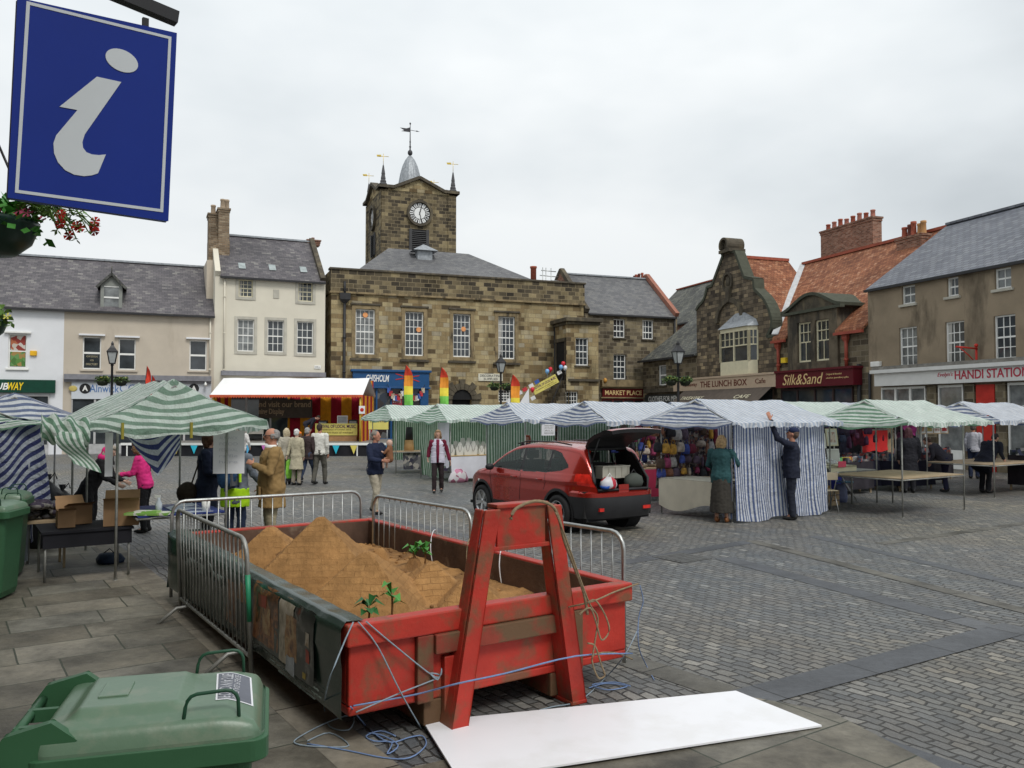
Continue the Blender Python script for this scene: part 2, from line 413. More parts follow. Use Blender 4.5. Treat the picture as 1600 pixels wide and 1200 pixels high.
strip((1270, 838), (1640, 925), .22, kerbstone)
strip((1375, 850), (1640, 812), .2, kerbgrey)
strip((560, 800), (760, 845), .24, kerbstone)
# slabs at the near right
q0 = G(1450, 1192)+B_*.02-A_*.17; q1 = G(1190, 1150)
sheet('slab_pavement', [K0-B_*4, K0+A_*0+B_*.05, K0+A_*2.6+B_*-.1, K0+A_*2.9-B_*.75, G(1450, 1192)+Vector((.1, -.3, 0)), (5, 1.4, 0), (1, -3, 0)], .010, flag, False, .3)
# ---------------------------------------------------------------- building kit
class Fr:
    """a facade line: local x along it, local y into the building"""
    def __init__(s, x, y, ang): s.o = Vector((x, y, 0)); s.a = ang; s.t = Vector((cos(ang), sin(ang), 0)); s.n = Vector((-sin(ang), cos(ang), 0))
    def at(s, px, py, off=0):
        d = ray(px, py); c = Vector((0, 0, CAMZ)); t = (off-(c-s.o).dot(s.n))/d.dot(s.n); p = c+d*t
        return (p-s.o).dot(s.t), p.z
    def rect(s, x0, y0, x1, y1, off=0):
        ym = (y0+y1)/2; xm = (x0+x1)/2
        return s.at(x0, ym, off)[0], s.at(x1, ym, off)[0], s.at(xm, y1, off)[1], s.at(xm, y0, off)[1]
    def thing(s, name, label, cat, sx=0, group=None, off=0):
        p = s.o+s.t*sx+s.n*off
        return thing(name, label, cat, p, s.a, group)
FL = Fr(-10.4, 47.7, radians(24)); FT = Fr(-10.4, 47.7, radians(21)); FQ = Fr(13.1, 41.5, radians(-70.9))
FK = Fr(8.6, 54.5, radians(-70.9))

stoneT = brick('town_hall_ashlar', [(0, (.09, .068, .042)), (.12, (.17, .12, .062)), (.3, (.27, .2, .105)), (.55, (.35, .275, .15)), (.85, (.42, .345, .2)), (1, (.34, .3, .22))], .6, .27, .010, (.22, .18, .11), .5, .9, .42, .05, .3, .5, .2, .8)
stoneD = brick('blackened_ashlar', [(0, (.05, .042, .032)), (.35, (.10, .082, .055)), (.7, (.175, .14, .084)), (1, (.29, .235, .135))], .5, .26, .014, (.26, .21, .13), .5, .9, .45, .05, .3, .6, .2)
stoneM = brick('grey_brown_coursed_stone', [(0, (.075, .06, .042)), (.4, (.14, .115, .078)), (.75, (.2, .165, .11)), (1, (.29, .24, .15))], .5, .24, .012, (.22, .19, .14), .5, .9, .45, .04, .35, .7, .2)
stoneG = brick('sooty_gable_stone', [(0, (.065, .053, .042)), (.35, (.14, .112, .08)), (.75, (.22, .175, .12)), (1, (.33, .26, .16))], .42, .2, .012, (.06, .05, .04), .5, .9, .45, .04, .45, .5, .2)
trimT = M('dressed_sandstone', (.25, .19, .105), .85, 0, .25, 3, .3, 20, (.07, .058, .04), 1.4, .42)
trimD = M('dark_dressed_stone', (.08, .068, .05), .85, 0, .3, 3, .3, 20, (.15, .125, .08), 1.2, .4)
trimP = M('painted_stone_surround', (.44, .42, .36), .8, 0, .12, 3, .25, 30)
slate = brick('purple_grey_slate', [(0, (.075, .07, .078)), (.5, (.11, .1, .108)), (.9, (.145, .135, .138)), (1, (.2, .19, .18))], .28, .17, .006, (.03, .028, .03), .6, .6, .5, .01, .25, .35, .15, spec=.4)
slateB = brick('blue_grey_slate', [(0, (.1, .108, .13)), (.5, (.14, .15, .175)), (1, (.18, .19, .21))], .32, .22, .012, (.035, .035, .045), .6, .55, .5, .01, .15, .35, .12, spec=.4)
slateG = brick('lichened_slate', [(0, (.08, .08, .078)), (.5, (.12, .122, .11)), (1, (.17, .17, .14))], .32, .2, .01, (.03, .03, .028), .6, .7, .5, .01, .35, .6, .15)
slateT = brick('town_hall_slate', [(0, (.095, .095, .1)), (.5, (.125, .125, .13)), (1, (.16, .158, .155))], .3, .2, .006, (.05, .05, .05), .5, .6, .5, .01, .2, .35, .12, spec=.4)
tileR = brick('red_clay_tiles', [(0, (.2, .075, .042)), (.4, (.29, .115, .06)), (.8, (.36, .155, .08)), (1, (.44, .23, .14))], .2, .17, .008, (.08, .03, .02), .8, .75, .5, .02, .35, .5, .2)
brickR = brick('weathered_red_brick', [(0, (.17, .07, .045)), (.5, (.28, .12, .075)), (1, (.36, .2, .14))], .225, .075, .008, (.26, .22, .18), .4, .9, .5, .01, .3, .6, .2)
brickB = brick('old_buff_brick', [(0, (.14, .1, .065)), (.5, (.24, .17, .11)), (1, (.33, .26, .18))], .3, .1, .012, (.2, .17, .13), .5, .9, .5, .02, .35, .8, .2)
rWhite = M('white_render', (.70, .71, .73), .8, 0, .04, 1.2, .15, 40, (.55, .54, .52), .5, .3)
rCream = M('pinkish_cream_render', (.50, .44, .36), .85, 0, .06, 1.0, .25, 30, (.42, .36, .29), .5, .35)
rIvory = M('ivory_render', (.64, .60, .50), .85, 0, .05, 1.0, .15, 30, (.53, .49, .40), .5, .28)
rBrown = M('stained_brown_render', (.27, .215, .15), .9, 0, .16, .9, .3, 25, (.125, .10, .07), .55, .42)
chimR = M('terracotta_pot', (.33, .09, .055), .8, 0, .2, 6)
chimB = M('buff_pot', (.36, .28, .2), .85, 0, .2, 6)
guttr = M('gutter_black', (.03, .03, .032), .5)

def wall(root, s0, s1, z1, mats, holes=(), depth=8, z0=0, rec=.14, gable=None, name='wall', back=True):
    """front wall with real openings, returns and back; gable = ridge height closes the ends"""
    m = MB(); sx = sorted({s0, s1}.union(*[{h[0], h[1]} for h in holes])) if holes else [s0, s1]
    sz = sorted({z0, z1}.union(*[{h[2], h[3]} for h in holes])) if holes else [z0, z1]
    for i in range(len(sx)-1):
        for j in range(len(sz)-1):
            a, b, c, d = sx[i], sx[i+1], sz[j], sz[j+1]; xm = (a+b)/2; zm = (c+d)/2
            if any(h[0] < xm < h[1] and h[2] < zm < h[3] for h in holes): continue
            m.poly([(a, 0, c), (b, 0, c), (b, 0, d), (a, 0, d)])
    for a, b, c, d in holes:
        r = rec+.12
        m.poly([(a, 0, c), (a, r, c), (a, r, d), (a, 0, d)][::-1]); m.poly([(b, 0, c), (b, r, c), (b, r, d), (b, 0, d)])
        m.poly([(a, 0, c), (b, 0, c), (b, r, c), (a, r, c)][::-1][::-1]); m.poly([(a, 0, d), (a, r, d), (b, r, d), (b, 0, d)])
        m.poly([(a, r, c), (b, r, c), (b, r, d), (a, r, d)], 1)
    ends = [(s0, -1), (s1, 1)]
    for s, sg in ends:
        q = [(s, 0, z0), (s, depth, z0), (s, depth, z1)]
        if gable: q.append((s, depth/2, gable))
        q.append((s, 0, z1)); m.poly(q if sg > 0 else q[::-1])
    if back: m.poly([(s0, depth, z0), (s0, depth, z1), (s1, depth, z1), (s1, depth, z0)])
    return m.build(name, [mats, dark], root)
def roof(root, s0, s1, ze, zr, depth, mat, over=.2, th=.1, name='roof', ridge=None, side=.0):
    m = MB(); dz = (zr-ze)/(depth/2); a, b = s0-side, s1+side
    for sg in (0, 1):
        def Y(y): return y if sg == 0 else depth-y
        p = [(a, Y(-over), ze-over*dz), (b, Y(-over), ze-over*dz), (b, Y(depth/2), zr), (a, Y(depth/2), zr)]
        q = [(x, y, z+th) for x, y, z in p]
        f = [(4, 5, 6, 7), (3, 2, 1, 0), (0, 1, 5, 4), (1, 2, 6, 5), (3, 0, 4, 7)]
        if sg: f = [t[::-1] for t in f]
        m.raw(p+q, f)
    o = m.build(name, mat, root)
    r = MB(); r.beam((a, depth/2, zr+th+.02), (b, depth/2, zr+th+.02), .3, .1); r.build('ridge', ridge or lead, o)
    gu = MB(); gu.beam((a, -over-.05, ze-over*dz+.02), (b, -over-.05, ze-over*dz+.02), .12, .1); gu.build('gutter', guttr, o)
    return o
def window(root, h, nx, ny, fm=white, gm=None, rec=.14, fw=.07, bar=.028, split=.5, sill=None, sur=None, surw=.16, poster=None, top=None, name='window'):
    a, b, c, d = h; y = rec; m = MB()
    m.box(a, b, y-.03, y+.04, c, c+fw*1.2); m.box(a, b, y-.03, y+.04, d-fw, d)
    m.box(a, a+fw, y-.03, y+.04, c+fw*1.2, d-fw); m.box(b-fw, b, y-.03, y+.04, c+fw*1.2, d-fw)
    ia, ib, ic, id_ = a+fw, b-fw, c+fw*1.2, d-fw
    for i in range(1, nx): x = ia+(ib-ia)*i/nx; m.box(x-bar/2, x+bar/2, y+.003, y+.033, ic, id_)
    for j in range(1, ny):
        z = ic+(id_-ic)*j/ny; w = bar if abs(j/ny-split) > .02 else bar*2
        m.box(ia, ib, y+.0 if w > bar else y+.006, y+.036, z-w/2, z+w/2)
    f = m.build(name, fm, root)
    p = MB(); p.poly([(ia, y+.02, ic), (ib, y+.02, ic), (ib, y+.02, id_), (ia, y+.02, id_)])
    p.build('pane', gm or glass_dark, f)
    if (int(abs(a)*37+abs(c)*11) % 3) == 0 and nx > 1 and gm is not glass_mid: k_ = MB(); w_ = (ib-ia)*.22; k_.grid(lambda u, v: (ia+w_*u*(1-.3*v), y+.012, ic+(id_-ic)*(1-v)), 4, 4); k_.build('curtain', M('net_curtain', (.42, .41, .38), .9), f)
    if sill: q = MB(); q.box(a-.1, b+.1, -.09, rec-.03, c-.1, c); q.build('sill', sill, f, .01)
    if sur:
        w = surw; q = MB()
        q.box(a-w, a, -.035, .06, c-w, d+w); q.box(b, b+w, -.035, .06, c-w, d+w)
        q.box(a, b, -.035, .06, d, d+w); q.box(a, b, -.05, .06, c-w, c); q.build('surround', sur, f, .008)
    if top: q = MB(); q.box(a-.18, b+.18, -.16, 0, d+.04, d+.13); q.build('hood', top, f, .01)
    return f
def chimney(root, cx, cy, w, d, z0, z1, mat, pots=(), cap=.12, potm=None, ph=.45, pr=.12, name='chimney', nrow=1):
    m = MB(); m.box(cx-w/2, cx+w/2, cy-d/2, cy+d/2, z0, z1)
    m.box(cx-w/2-.07, cx+w/2+.07, cy-d/2-.07, cy+d/2+.07, z1, z1+cap); m.box(cx-w/2-.03, cx+w/2+.03, cy-d/2-.03, cy+d/2+.03, z1-.14, z1-.002)
    o = m.build(name, mat, root)
    for k, (px_, py_) in enumerate(pots):
        q = MB(); h = ph*(1+.12*((k*7) % 3-1)); q.lathe([(.01, 0), (pr*1.1, 0), (pr, .06), (pr*.88, h*.8), (pr*1.05, h*.84), (pr*1.0, h), (pr*.7, h), (pr*.7, h-.1), (.001, h-.1)], (cx+px_, cy+py_, z1+cap), 14)
        q.build('chimney_pot', potm[k % len(potm)] if isinstance(potm, list) else (potm or chimR), o)
    return o
def pipe(root, s, z0, z1, y=-.09, r=.045, mat=guttr, name='downpipe', hop=None):
    m = MB(); m.tube([(s, y, z0), (s, y, z1)], r, 8)
    for k in range(int(z0), int(z1), 2): m.cyl((s, y), r*1.35, k+.4, k+.48, 10)
    if hop: m.loft([[(s-w, y-d+.05, z), (s+w, y-d+.05, z), (s+w, y+.05, z), (s-w, y+.05, z)] for w, d, z in ((.05, .05, z1-.5), (hop, hop, z1-.25), (hop, hop, z1+.12))], sm=False)
    return m.build(name, mat, root)

# ================================================================ left row
# white low building with the sandwich shop
h = FL.rect(13, 522, 42, 575)
bw = FL.thing('shop_building', 'white rendered low building at far left with a dark green shop sign', 'building')
sa, sb = FL.at(-260, 520)[0], FL.at(100, 520)[0]; sc = FL.at(335, 520)[0]
ze = 7.3; zr = (FL.at(54, 401, 4)[1]+FL.at(320, 417, 4)[1])/2-.1; ze = (FL.at(10, 478)[1]+FL.at(330, 492)[1])/2
wall(bw, sa, sb, ze, rWhite, [h, (FL.at(-150, 545)[0], FL.at(-110, 545)[0], h[2], h[3])], 8, gable=zr)
roof(bw, sa, sb-.002, ze, zr, 8, slate)
f = window(bw, h, 1, 2, white, glass_dark, .12, .06, .05, sill=white, top=white)
window(bw, (FL.at(-150, 545)[0], FL.at(-110, 545)[0], h[2], h[3]), 1, 2, sill=white, top=white)
a, b, c, d = h; m = MB(); m.box(a+.08, b-.08, .115, .125, (c+d)/2+.03, d-.08); m.box(a+.08, b-.08, .115, .125, c+.1, (c+d)/2-.03, 1)
m.build('poster', [patchwork('menu_poster_top', [(.25, .03, .02), (.5, .45, .38), (.4, .12, .05), (.55, .5, .45)], 5, bump=0), patchwork('menu_poster_low', [(.06, .16, .03), (.09, .22, .04), (.32, .2, .06), (.12, .26, .08)], 5, bump=0)], f)
m = MB(); q = FL.rect(-200, 592, 87, 613); m.box(q[0], q[1], -.22, 0, q[2], q[3]); sg = m.build('shop_sign', M('dark_green_fascia', (.006, .05, .03), .35), bw, .02)
subw = M('sign_white', (.8, .8, .78), .4, var=.02); suby = M('sign_yellow', (.85, .6, .02), .4, var=.02)
q = FL.rect(-15, 598, 13, 609, -.24); text('SUB', sg, subw, q[0], q[1], q[2], q[3], -.235, shear=.25, bold=.02)
q = FL.rect(12, 597.5, 37, 609.5, -.24); text('WAY', sg, suby, q[0], q[1], q[2], q[3], -.235, shear=.25, bold=.02)
m = MB(); q = FL.rect(47, 548, 58, 556); m.box(q[0], q[1], -.12, 0, q[2], q[3]); m.build('alarm_box', M('amber_box', (.75, .42, .02), .4), bw, .03)
def shopfront(root, s0, s1, z1, bays, frame=white, gm=glass_dark, base=.5, name='shop_window', door=None, doorm=None):
    m = MB(); m.box(s0, s1, -.06, -.003, 0, base); n = bays; w = (s1-s0)/n
    for i in range(n+1): x = s0+w*i; m.box(max(s0, x-.05), min(s1, x+.05), -.08, -.003, base, z1)
    m.box(s0, s1, -.075, -.003, z1-.09, z1); f = m.build(name, frame, root)
    p = MB(); p.poly([(s0, -.02, base), (s1, -.02, base), (s1, -.02, z1-.09), (s0, -.02, z1-.09)]); p.build('pane', gm, f)
    if door is not None:
        m = MB(); m.box(door, door+.9, -.1, -.003, 0, 2.2); m.build('door', doorm or dark, root, .01)
    return f
q = FL.rect(-200, 614, 87, 616)
shopfront(bw, sa+.3, sb-.6, q[3]-.05, 5, M('grey_shop_frame', (.42, .42, .42), .5))
# cream two storey building
bc = FL.thing('shop_building', 'pinkish cream rendered building with a dormer between the white ones', 'building')
hs = [FL.rect(129, 526, 158, 577), FL.rect(185, 529, 212, 578), FL.rect(296, 531.5, 323, 579)]
wall(bc, sb, sc, ze+.02, rCream, hs, 8, gable=zr); rf = roof(bc, sb, sc, ze+.0, zr, 8, slate)
for k, q in enumerate(hs):
    f = window(bc, q, 1, 2, white, glass_dark, .14, .06, .05, sill=rCream, top=rWhite)
    if k == 0:
        gl = M('faded_gilt', (.45, .4, .26), .6); w = q[1]-q[0]; z = q[2]
        for i, t in enumerate(('ADAM DOUGLAS', '& SON', 'DIRECTORY')):
            text(t, f, gl, q[0]+(.16 if i != 1 else .35), q[1]-(.16 if i != 1 else .35), z+.62-.2*i, z+.72-.2*i, .135, .003)
# dormer
q = FL.rect(159, 447, 189, 483, .15); s0, s1 = q[0], q[1]; z0 = q[2]; z1 = q[3]; sm = (s0+s1)/2
dm = MB(); sl = (zr-ze)/4; 
dm.box(s0-.06, s0+.1, .1, 3, z0-.2, z1); dm.box(s1-.1, s1+.06, .1, 3, z0-.2, z1); dm.prism([(s0-.06, z1), (s1+.06, z1), (sm, z1+.55)], .1, 3.2)
dm.box(s0+.1, s1-.1, .1, .16, z0-.2, z0-.02); do = dm.build('dormer', M('grey_dormer_paint', (.24, .25, .23), .7), bc)
dm = MB()
for a, b in (((s0-.25, z1-.12), (sm, z1+.62)), ((s1+.25, z1-.12), (sm, z1+.62))): dm.beam((a[0], -.05, a[1]), (b[0], -.05, b[1]), .1, .12); dm.raw([(a[0], -.08, a[1]+.07), (b[0], -.08, b[1]+.07), (b[0], 3.4, b[1]+.07), (a[0], 3.0, a[1]+.07)], [(0, 1, 2, 3)])
dm.tube([(sm, -.02, z1+.6), (sm, -.02, z1+1.0)], .03); dm.build('dormer_roof', slateG, do)
dm = MB(); dm.box(s0+.1, s1-.1, .12, .17, z0-.02, z0+.06); dm.box(s0+.1, s1-.1, .12, .17, (z0+z1)/2-.04, (z0+z1)/2+.04); dm.box(s0+.1, s1-.1, .12, .17, z1-.06, z1)
wf = dm.build('window', white, do); dm = MB(); dm.poly([(s0+.1, .16, z0), (s1-.1, .16, z0), (s1-.1, .16, z1), (s0+.1, .16, z1)]); dm.build('pane', glass_mid, wf)
m = MB(); q = FL.rect(101, 586.5, 334, 591.5); m.box(sb+.05, sc-.15, -.35, 0, q[2]-.1, q[3]); m.box(sb+.05, sc-.15, -.22, 0, q[2]-.22, q[2]-.1); m.build('cornice', M('grey_lead_cornice', (.2, .2, .22), .6, bump=.2), bc)
m = MB(); q = FL.rect(112, 597, 330, 618); m.box(q[0], q[1], -.12, 0, q[2]-.2, q[3]); sg = m.build('shop_sign', M('pale_sign_board', (.55, .58, .62), .5, var=.04), bc)
blu = M('sign_blue_letters', (.07, .16, .36), .5)
q = FL.rect(140, 601, 186, 613, -.13); text('Alnwick', sg, blu, q[0], q[1], q[2], q[3], -.125, bold=.005)
q = FL.rect(187, 601, 290, 613, -.13); text('COMPUTERS', sg, blu, q[0], q[1], q[2], q[3], -.125, bold=-.008)
for px in (133, 303):
    s_, z_ = FL.at(px, 607, -.13); m = MB(); T = Matrix.Translation((s_, -.135, z_)) @ Matrix.Rotation(pi/2, 4, 'X')
    m.raw([T @ Vector((.26*cos(i*pi/12), .26*sin(i*pi/12), 0)) for i in range(24)], [tuple(range(24))]); bd = m.build('badge', black, sg)
    text('A', bd, white, s_-.13, s_+.13, z_-.13, z_+.15, -.145, .004, bold=.03)
m = MB(); s_, z_ = FL.at(114, 607, -.13); m.ell((s_, -.14, z_), (.2, .02, .15)); m.build('round_badge', M('gilt_badge', (.5, .4, .12), .5), sg)
m = MB(); s_, z_ = FL.at(321, 601, -.3); m.ell((s_, -.35, z_), (.08, .14, .1)); m.box(s_-.03, s_+.03, -.34, 0, z_+.1, z_+.15); m.build('camera_housing', white, bc)
shopfront(bc, sb+.4, sc-.4, 2.9, 6, M('grey_shop_frame', (.42, .42, .42), .5))
pipe(bc, sc-.22, 4.2, ze-.1, mat=rIvory)

# white three storey building
sd = FL.at(508, 500)[0]
bi = FL.thing('townhouse', 'ivory three storey house with small skylights beside the town hall', 'building')
zi = (FL.at(340, 430)[1]+FL.at(506, 440)[1])/2; zir = (FL.at(362, 371, 3.6)[1]+FL.at(500, 382, 3.6)[1])/2
hs = [FL.rect(373, 437, 395, 464), FL.rect(466, 441, 488.5, 471), FL.rect(371, 499, 397, 549), FL.rect(418, 500.5, 443.5, 550), FL.rect(464, 502.5, 489.5, 552.5)]
wall(bi, sc, sd, zi, rIvory, hs, 7.2, gable=zir); rf = roof(bi, sc+.25, sd-.02, zi, zir, 7.2, slate, .18)
for k, q in enumerate(hs): window(bi, q, 3, 2 if False else (4 if k > 1 else 4), white if k > 1 else cream, [glass_dark, glass_dark, glass_mid, glass_dark, glass_dark][k], .13, .05, .03, sur=trimP, surw=.16)
for px, py in ((378, 419), (425.5, 421.5), (474, 424.5)):
    s_, z_ = FL.at(px, py, .7); dz = (zir-zi)/3.6; y_ = (z_-zi)/dz; m = MB()
    s_ = FL.at(px, py, y_)[0]
    m.raw([(s_-.19, y_-.25, zi+(y_-.25)*dz+.15), (s_+.19, y_-.25, zi+(y_-.25)*dz+.15), (s_+.19, y_+.25, zi+(y_+.25)*dz+.15), (s_-.19, y_+.25, zi+(y_+.25)*dz+.15)], [(0, 1, 2, 3)])
    m.build('skylight', M('skylight_glass', (.3, .34, .34), .1, var=.2), rf)
m = MB(); q = FL.rect(427, 452.5, 436, 466); m.box(q[0], q[1], -.04, 0, q[2], q[3]); m.build('plaque', trimP, bi, .01)
for s_, mt in ((sc+.13, rIvory), (sd-.16, trimD)):
    m = MB(); dz = (zir-zi)/3.6
    for a, b in (((-.12, zi-.02), (3.6, zir+.22)), ((7.3, zi-.02), (3.6, zir+.22))): m.beam((s_, a[0], a[1]+.1), (s_, b[0], b[1]), .28, .3)
    m.build('coping', mt, bi)
m = MB(); q = FL.rect(345, 581, 507, 588); m.box(q[0], q[1], -.4, 0, q[2], q[3]); m.build('cornice', M('grey_lead_cornice', (.2, .2, .22), .6, bump=.2), bi)
m = MB(); q = FL.rect(491, 571, 501, 576); m.box(q[0], q[1], -.05, 0, q[2], q[3]); sp_ = m.build('street_plate', white, bi); text('HILL', sp_, black, q[0]+.05, q[1]-.05, q[2]+.05, q[3]-.05, -.055, .002)
pipe(bi, sc+.5, 4.4, zi-.1, mat=rIvory); shopfront(bi, sc+.4, sd-.4, 3.3, 4, M('grey_shop_frame', (.42, .42, .42), .5))
z1 = FL.at(341, 329, 2)[1]; s0, s1 = FL.at(325, 380, 2.0)[0], FL.at(359, 380, 2.0)[0]
m = MB(); w = s1-s0; sm = (s0+s1)/2
m.box(s0-.1, s1-.1, 1.2, 4.2, ze-.2, zi+1.0); m.build('gable_wall', rCream, bi)
m = MB(); m.box(s0+.02, s1-.02, 1.75, 3.0, zi+1.0, z1-1.75); m.box(s0+w*.05, s1-w*.05, 1.85, 2.95, z1-1.75, z1-1.5); m.build('chimney_base', brickB, bi)
chimney(bi, s0+w*.26, 2.6, w*.46, 1.0, zi+1.0, z1-.25, brickB, [(0, 0)], .1, chimB, .65, .14)
chimney(bi, s0+w*.7, 2.2, w*.5, 1.1, zi+1.0, z1, brickB, [(-.05, -.2), (.2, .15)], .1, chimB, .65, .14)
q = FL.at(490, 374, 3.6); chimney(bi, q[0], 3.8, .75, .6, zir-.1, q[1]-.12, brickR, [(0, 0)], .08, chimR, .2, .1)

# ================================================================ town hall
s0, s1 = 0, FT.at(912, 500)[0]; LT = s1
th_ = FT.thing('town_hall', 'tawny stone town hall with tall sash windows and a blue shopfront', 'building')
zp = (FT.at(508, 420)[1]+FT.at(911, 445)[1])/2; zs = FT.at(700, 467)[1]
hs = [FT.rect(555.5, 483, 586, 553.5), FT.rect(633, 487, 662, 556), FT.rect(708, 490.5, 735.5, 558), FT.rect(778.5, 494.5, 805, 561)]
hw = FT.rect(779, 609, 798, 628); arch = FT.at(721.5, 618)
ra = .62; ha = (arch[0]-ra, arch[0]+ra, 0, arch[1]-.25)
wall(th_, s0, s1, zs, stoneT, hs+[hw, (ha[0], ha[1], 0, ha[3])], 13, rec=.2)
m = MB(); m.box(s0-.04, s1+.04, -.06, .4, zs+.12, zp); m.box(s1-.36, s1+.04, .4, 13, zs+.12, zp); m.box(s0-.04, s0+.36, .4, 13, zs+.12, zp); m.build('parapet', stoneD, th_)
m = MB(); m.box(s0-.1, s1+.1, -.14, .5, zs, zs+.12); m.build('string_course', trimT, th_, .02)
m = MB(); m.box(s0-.12, s1+.12, -.14, .5, zp, zp+.12); m.build('coping', trimD, th_, .02)
org = M('orange_disc', (.75, .33, .13), .6)
for k, q in enumerate(hs):
    f = window(th_, q, 4, 6, white, glass_mid if k == 0 else glass_dark, .17, .07, .035, sur=trimT, surw=.22)
    m = MB(); m.box(q[0]-.32, q[1]+.32, -.12, 0, q[2]-.36, q[2]-.23); m.build('ledge', trimD, f, .01); m = MB(); m.box(q[0]-.3, q[1]+.3, -.1, 0, q[3]+.23, q[3]+.34); m.build('lintel', trimD, f, .01)
    if k < 3:
        c = [FT.at(571, 492, .1), FT.at(654.5, 515, .1), FT.at(724.5, 514, .1)][k]; m = MB()
        m.raw([(c[0]+.15*cos(i*pi/8), .13, c[1]+.15*sin(i*pi/8)) for i in range(16)], [tuple(range(16))]); m.build('disc', org, f)
window(th_, hw, 4, 4, white, glass_dark, .15, .06, .03)
# arch: dark opening filled above the springing + rusticated voussoirs
m = MB(); n = 9; zc = ha[3]; cx = arch[0]
m.box(cx-ra-.5, cx-ra, -.05, 0, 0, zc); m.box(cx+ra, cx+ra+.5, -.05, 0, 0, zc)
for i in range(n):
    a0, a1 = pi*i/n+.015, pi*(i+1)/n-.015; r1 = 1.25 if i % 2 == 0 else 1.0
    q = [(cx+r*cos(a), zc+r*sin(a)) for r, a in ((ra, a0), (r1, a0), (r1, a1), (ra, a1))]
    m.prism(q, -.12-.02*(i % 2), .0)
m.build('archway', M('dark_voussoirs', (.1, .085, .06), .9, 0, .35, 4, .4, 20), th_)
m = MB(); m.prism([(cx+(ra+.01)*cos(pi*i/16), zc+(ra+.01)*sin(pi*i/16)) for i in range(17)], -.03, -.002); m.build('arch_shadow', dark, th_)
m = MB(); q = FT.rect(747, 584, 785, 595.5); m.box(q[0], q[1], -.07, 0, q[2], q[3]); sg = m.build('wall_sign', M('cream_sign', (.62, .6, .5), .5), th_, .01)
zm = (q[2]+q[3])/2; text('DECORATING', sg, black, q[0]+.1, q[1]-.1, zm+.03, q[3]-.06, -.075, .003); text('SUPPLIES', sg, black, q[0]+.35, q[1]-.35, q[2]+.06, zm-.04, -.075, .003)
pipe(th_, FT.at(537.5, 520)[0], .2, FT.at(537.5, 462)[1], -.14, .08, hop=.3); m = MB()
s_ = FT.at(537.5, 520)[0]; m.tube([(s_, -.14, FT.at(537, 462)[1]), (s_, -.14, FT.at(537, 440)[1])], .07); m.build('downpipe', guttr, th_)
pipe(th_, FT.at(866, 540)[0], .2, FT.at(866, 505)[1], -.1, .06)
m = MB()                                             # hipped roof set behind the parapet
e = [(.5, .5, zp-.7), (LT-.5, .5, zp-.7), (LT-.5, 12.4, zp-.7), (.5, 12.4, zp-.7)]
q0, q1 = FT.at(607, 388, 6.4), FT.at(732, 396.6, 6.4); zr_ = (q0[1]+q1[1])/2
r0, r1_ = (q0[0], 6.4, zr_), (q1[0], 6.4, zr_)
m.poly([e[0], e[1], r1_, r0]); m.poly([e[1], e[2], r1_]); m.poly([e[2], e[3], r0, r1_]); m.poly([e[3], e[0], r0]); rf = m.build('roof', slateT, th_)
m = MB(); q = FT.at(662, 392, 5.2); m.loft([[(q[0]+x*w, 5.2+y*w*.7, z) for x, y in ((-1, -1), (1, -1), (1, 1), (-1, 1))] for w, z in ((.5, q[1]-1), (.5, q[1]-.05), (.85, q[1]-.05), (.05, q[1]+.42))], sm=False); m.build('roof_vent', lead, rf)
# blue shopfront
q = FT.rect(547, 578, 672, 646); a, b, z1 = q[0], q[1], q[3]; blue = M('royal_blue_paint', (.015, .075, .2), .4, var=.08)
m = MB(); m.box(a, b, -.34, -.0, z1-.14, z1); m.box(a+.12, b-.12, -.24, 0, z1-1.0, z1-.14); m.box(a+.05, b-.05, -.28, 0, z1-1.1, z1-1.0)
for x in (a+.15, b-.65): m.box(x, x+.5, -.2, 0, 0, z1-1.1)
m.box(a+.65, b-.65, -.16, 0, 0, .6); sf = m.build('blue_shopfront', blue, th_, .015)
m = MB(); m.box(a+.65, b-.65, -.06, -.004, .6, z1-1.1); m.build('shop_window', patchwork('window_display', [(.02, .025, .03), (.03, .04, .06), (.05, .05, .05), (.12, .12, .12), (.02, .03, .05), (.03, .02, .02)], 2.5, .15, 0), sf)
m = MB()
for k in range(1, 4): x = a+.65+(b-a-1.3)*k/4; m.box(x-.05, x+.05, -.15, 0, .6, z1-1.1)
m.build('mullions', blue, sf)
q2 = FT.rect(572, 585.5, 608, 596.5, -.25); text('CHISHOLM', sf, subw, q2[0], q2[1], q2[2], q2[3], -.245, shear=.2, bold=.018)
m = MB(); q2 = FT.rect(618, 584, 655, 596, -.25); m.beam((q2[0], -.25, q2[3]), (q2[1], -.25, q2[2]), .02, .05); m.beam((q2[0], -.25, q2[2]+.1), (q2[1], -.25, q2[3]-.1), .02, .05); m.build('crossed_sticks', redp, sf)
m = MB(); q2 = FT.rect(612, 616, 628, 632, -.1); m.box(q2[0], q2[1], -.12, -.07, q2[2]-.3, q2[3]); po = m.build('poster', M('sale_red', (.35, .05, .07), .5), sf); text('DOWN', po, white, q2[0]+.08, q2[1]-.08, q2[3]-.5, q2[3]-.25, -.125, .002)
bunc = [M('bunting_'+n, c, .7) for n, c in (('white', (.7, .7, .7)), ('blue', (.05, .12, .4)), ('red', (.5, .04, .05)), ('buff', (.5, .42, .3)))]
bn = FT.thing('bunting', 'small strung flags hanging across the blue shop window', 'bunting', FT.at(603, 600)[0], None, -.3)
z_ = FT.at(630, 600, -.3)[1]; pp = []
for k in range(21): t = k/20; pp.append((t*(FT.at(662, 600)[0]-FT.at(603, 600)[0]), 0, z_-.7*sin(pi*((t*2) % 1.0001))))
m = MB(); m.tube(pp, .012, 5); m.build('cord', black, bn)
for k in range(1, 20): m = MB(); x, y, z = pp[k]; m.box(x-.1, x+.1, -.005, .005, z-.3, z); m.build('pennant', bunc[k % 4], bn)
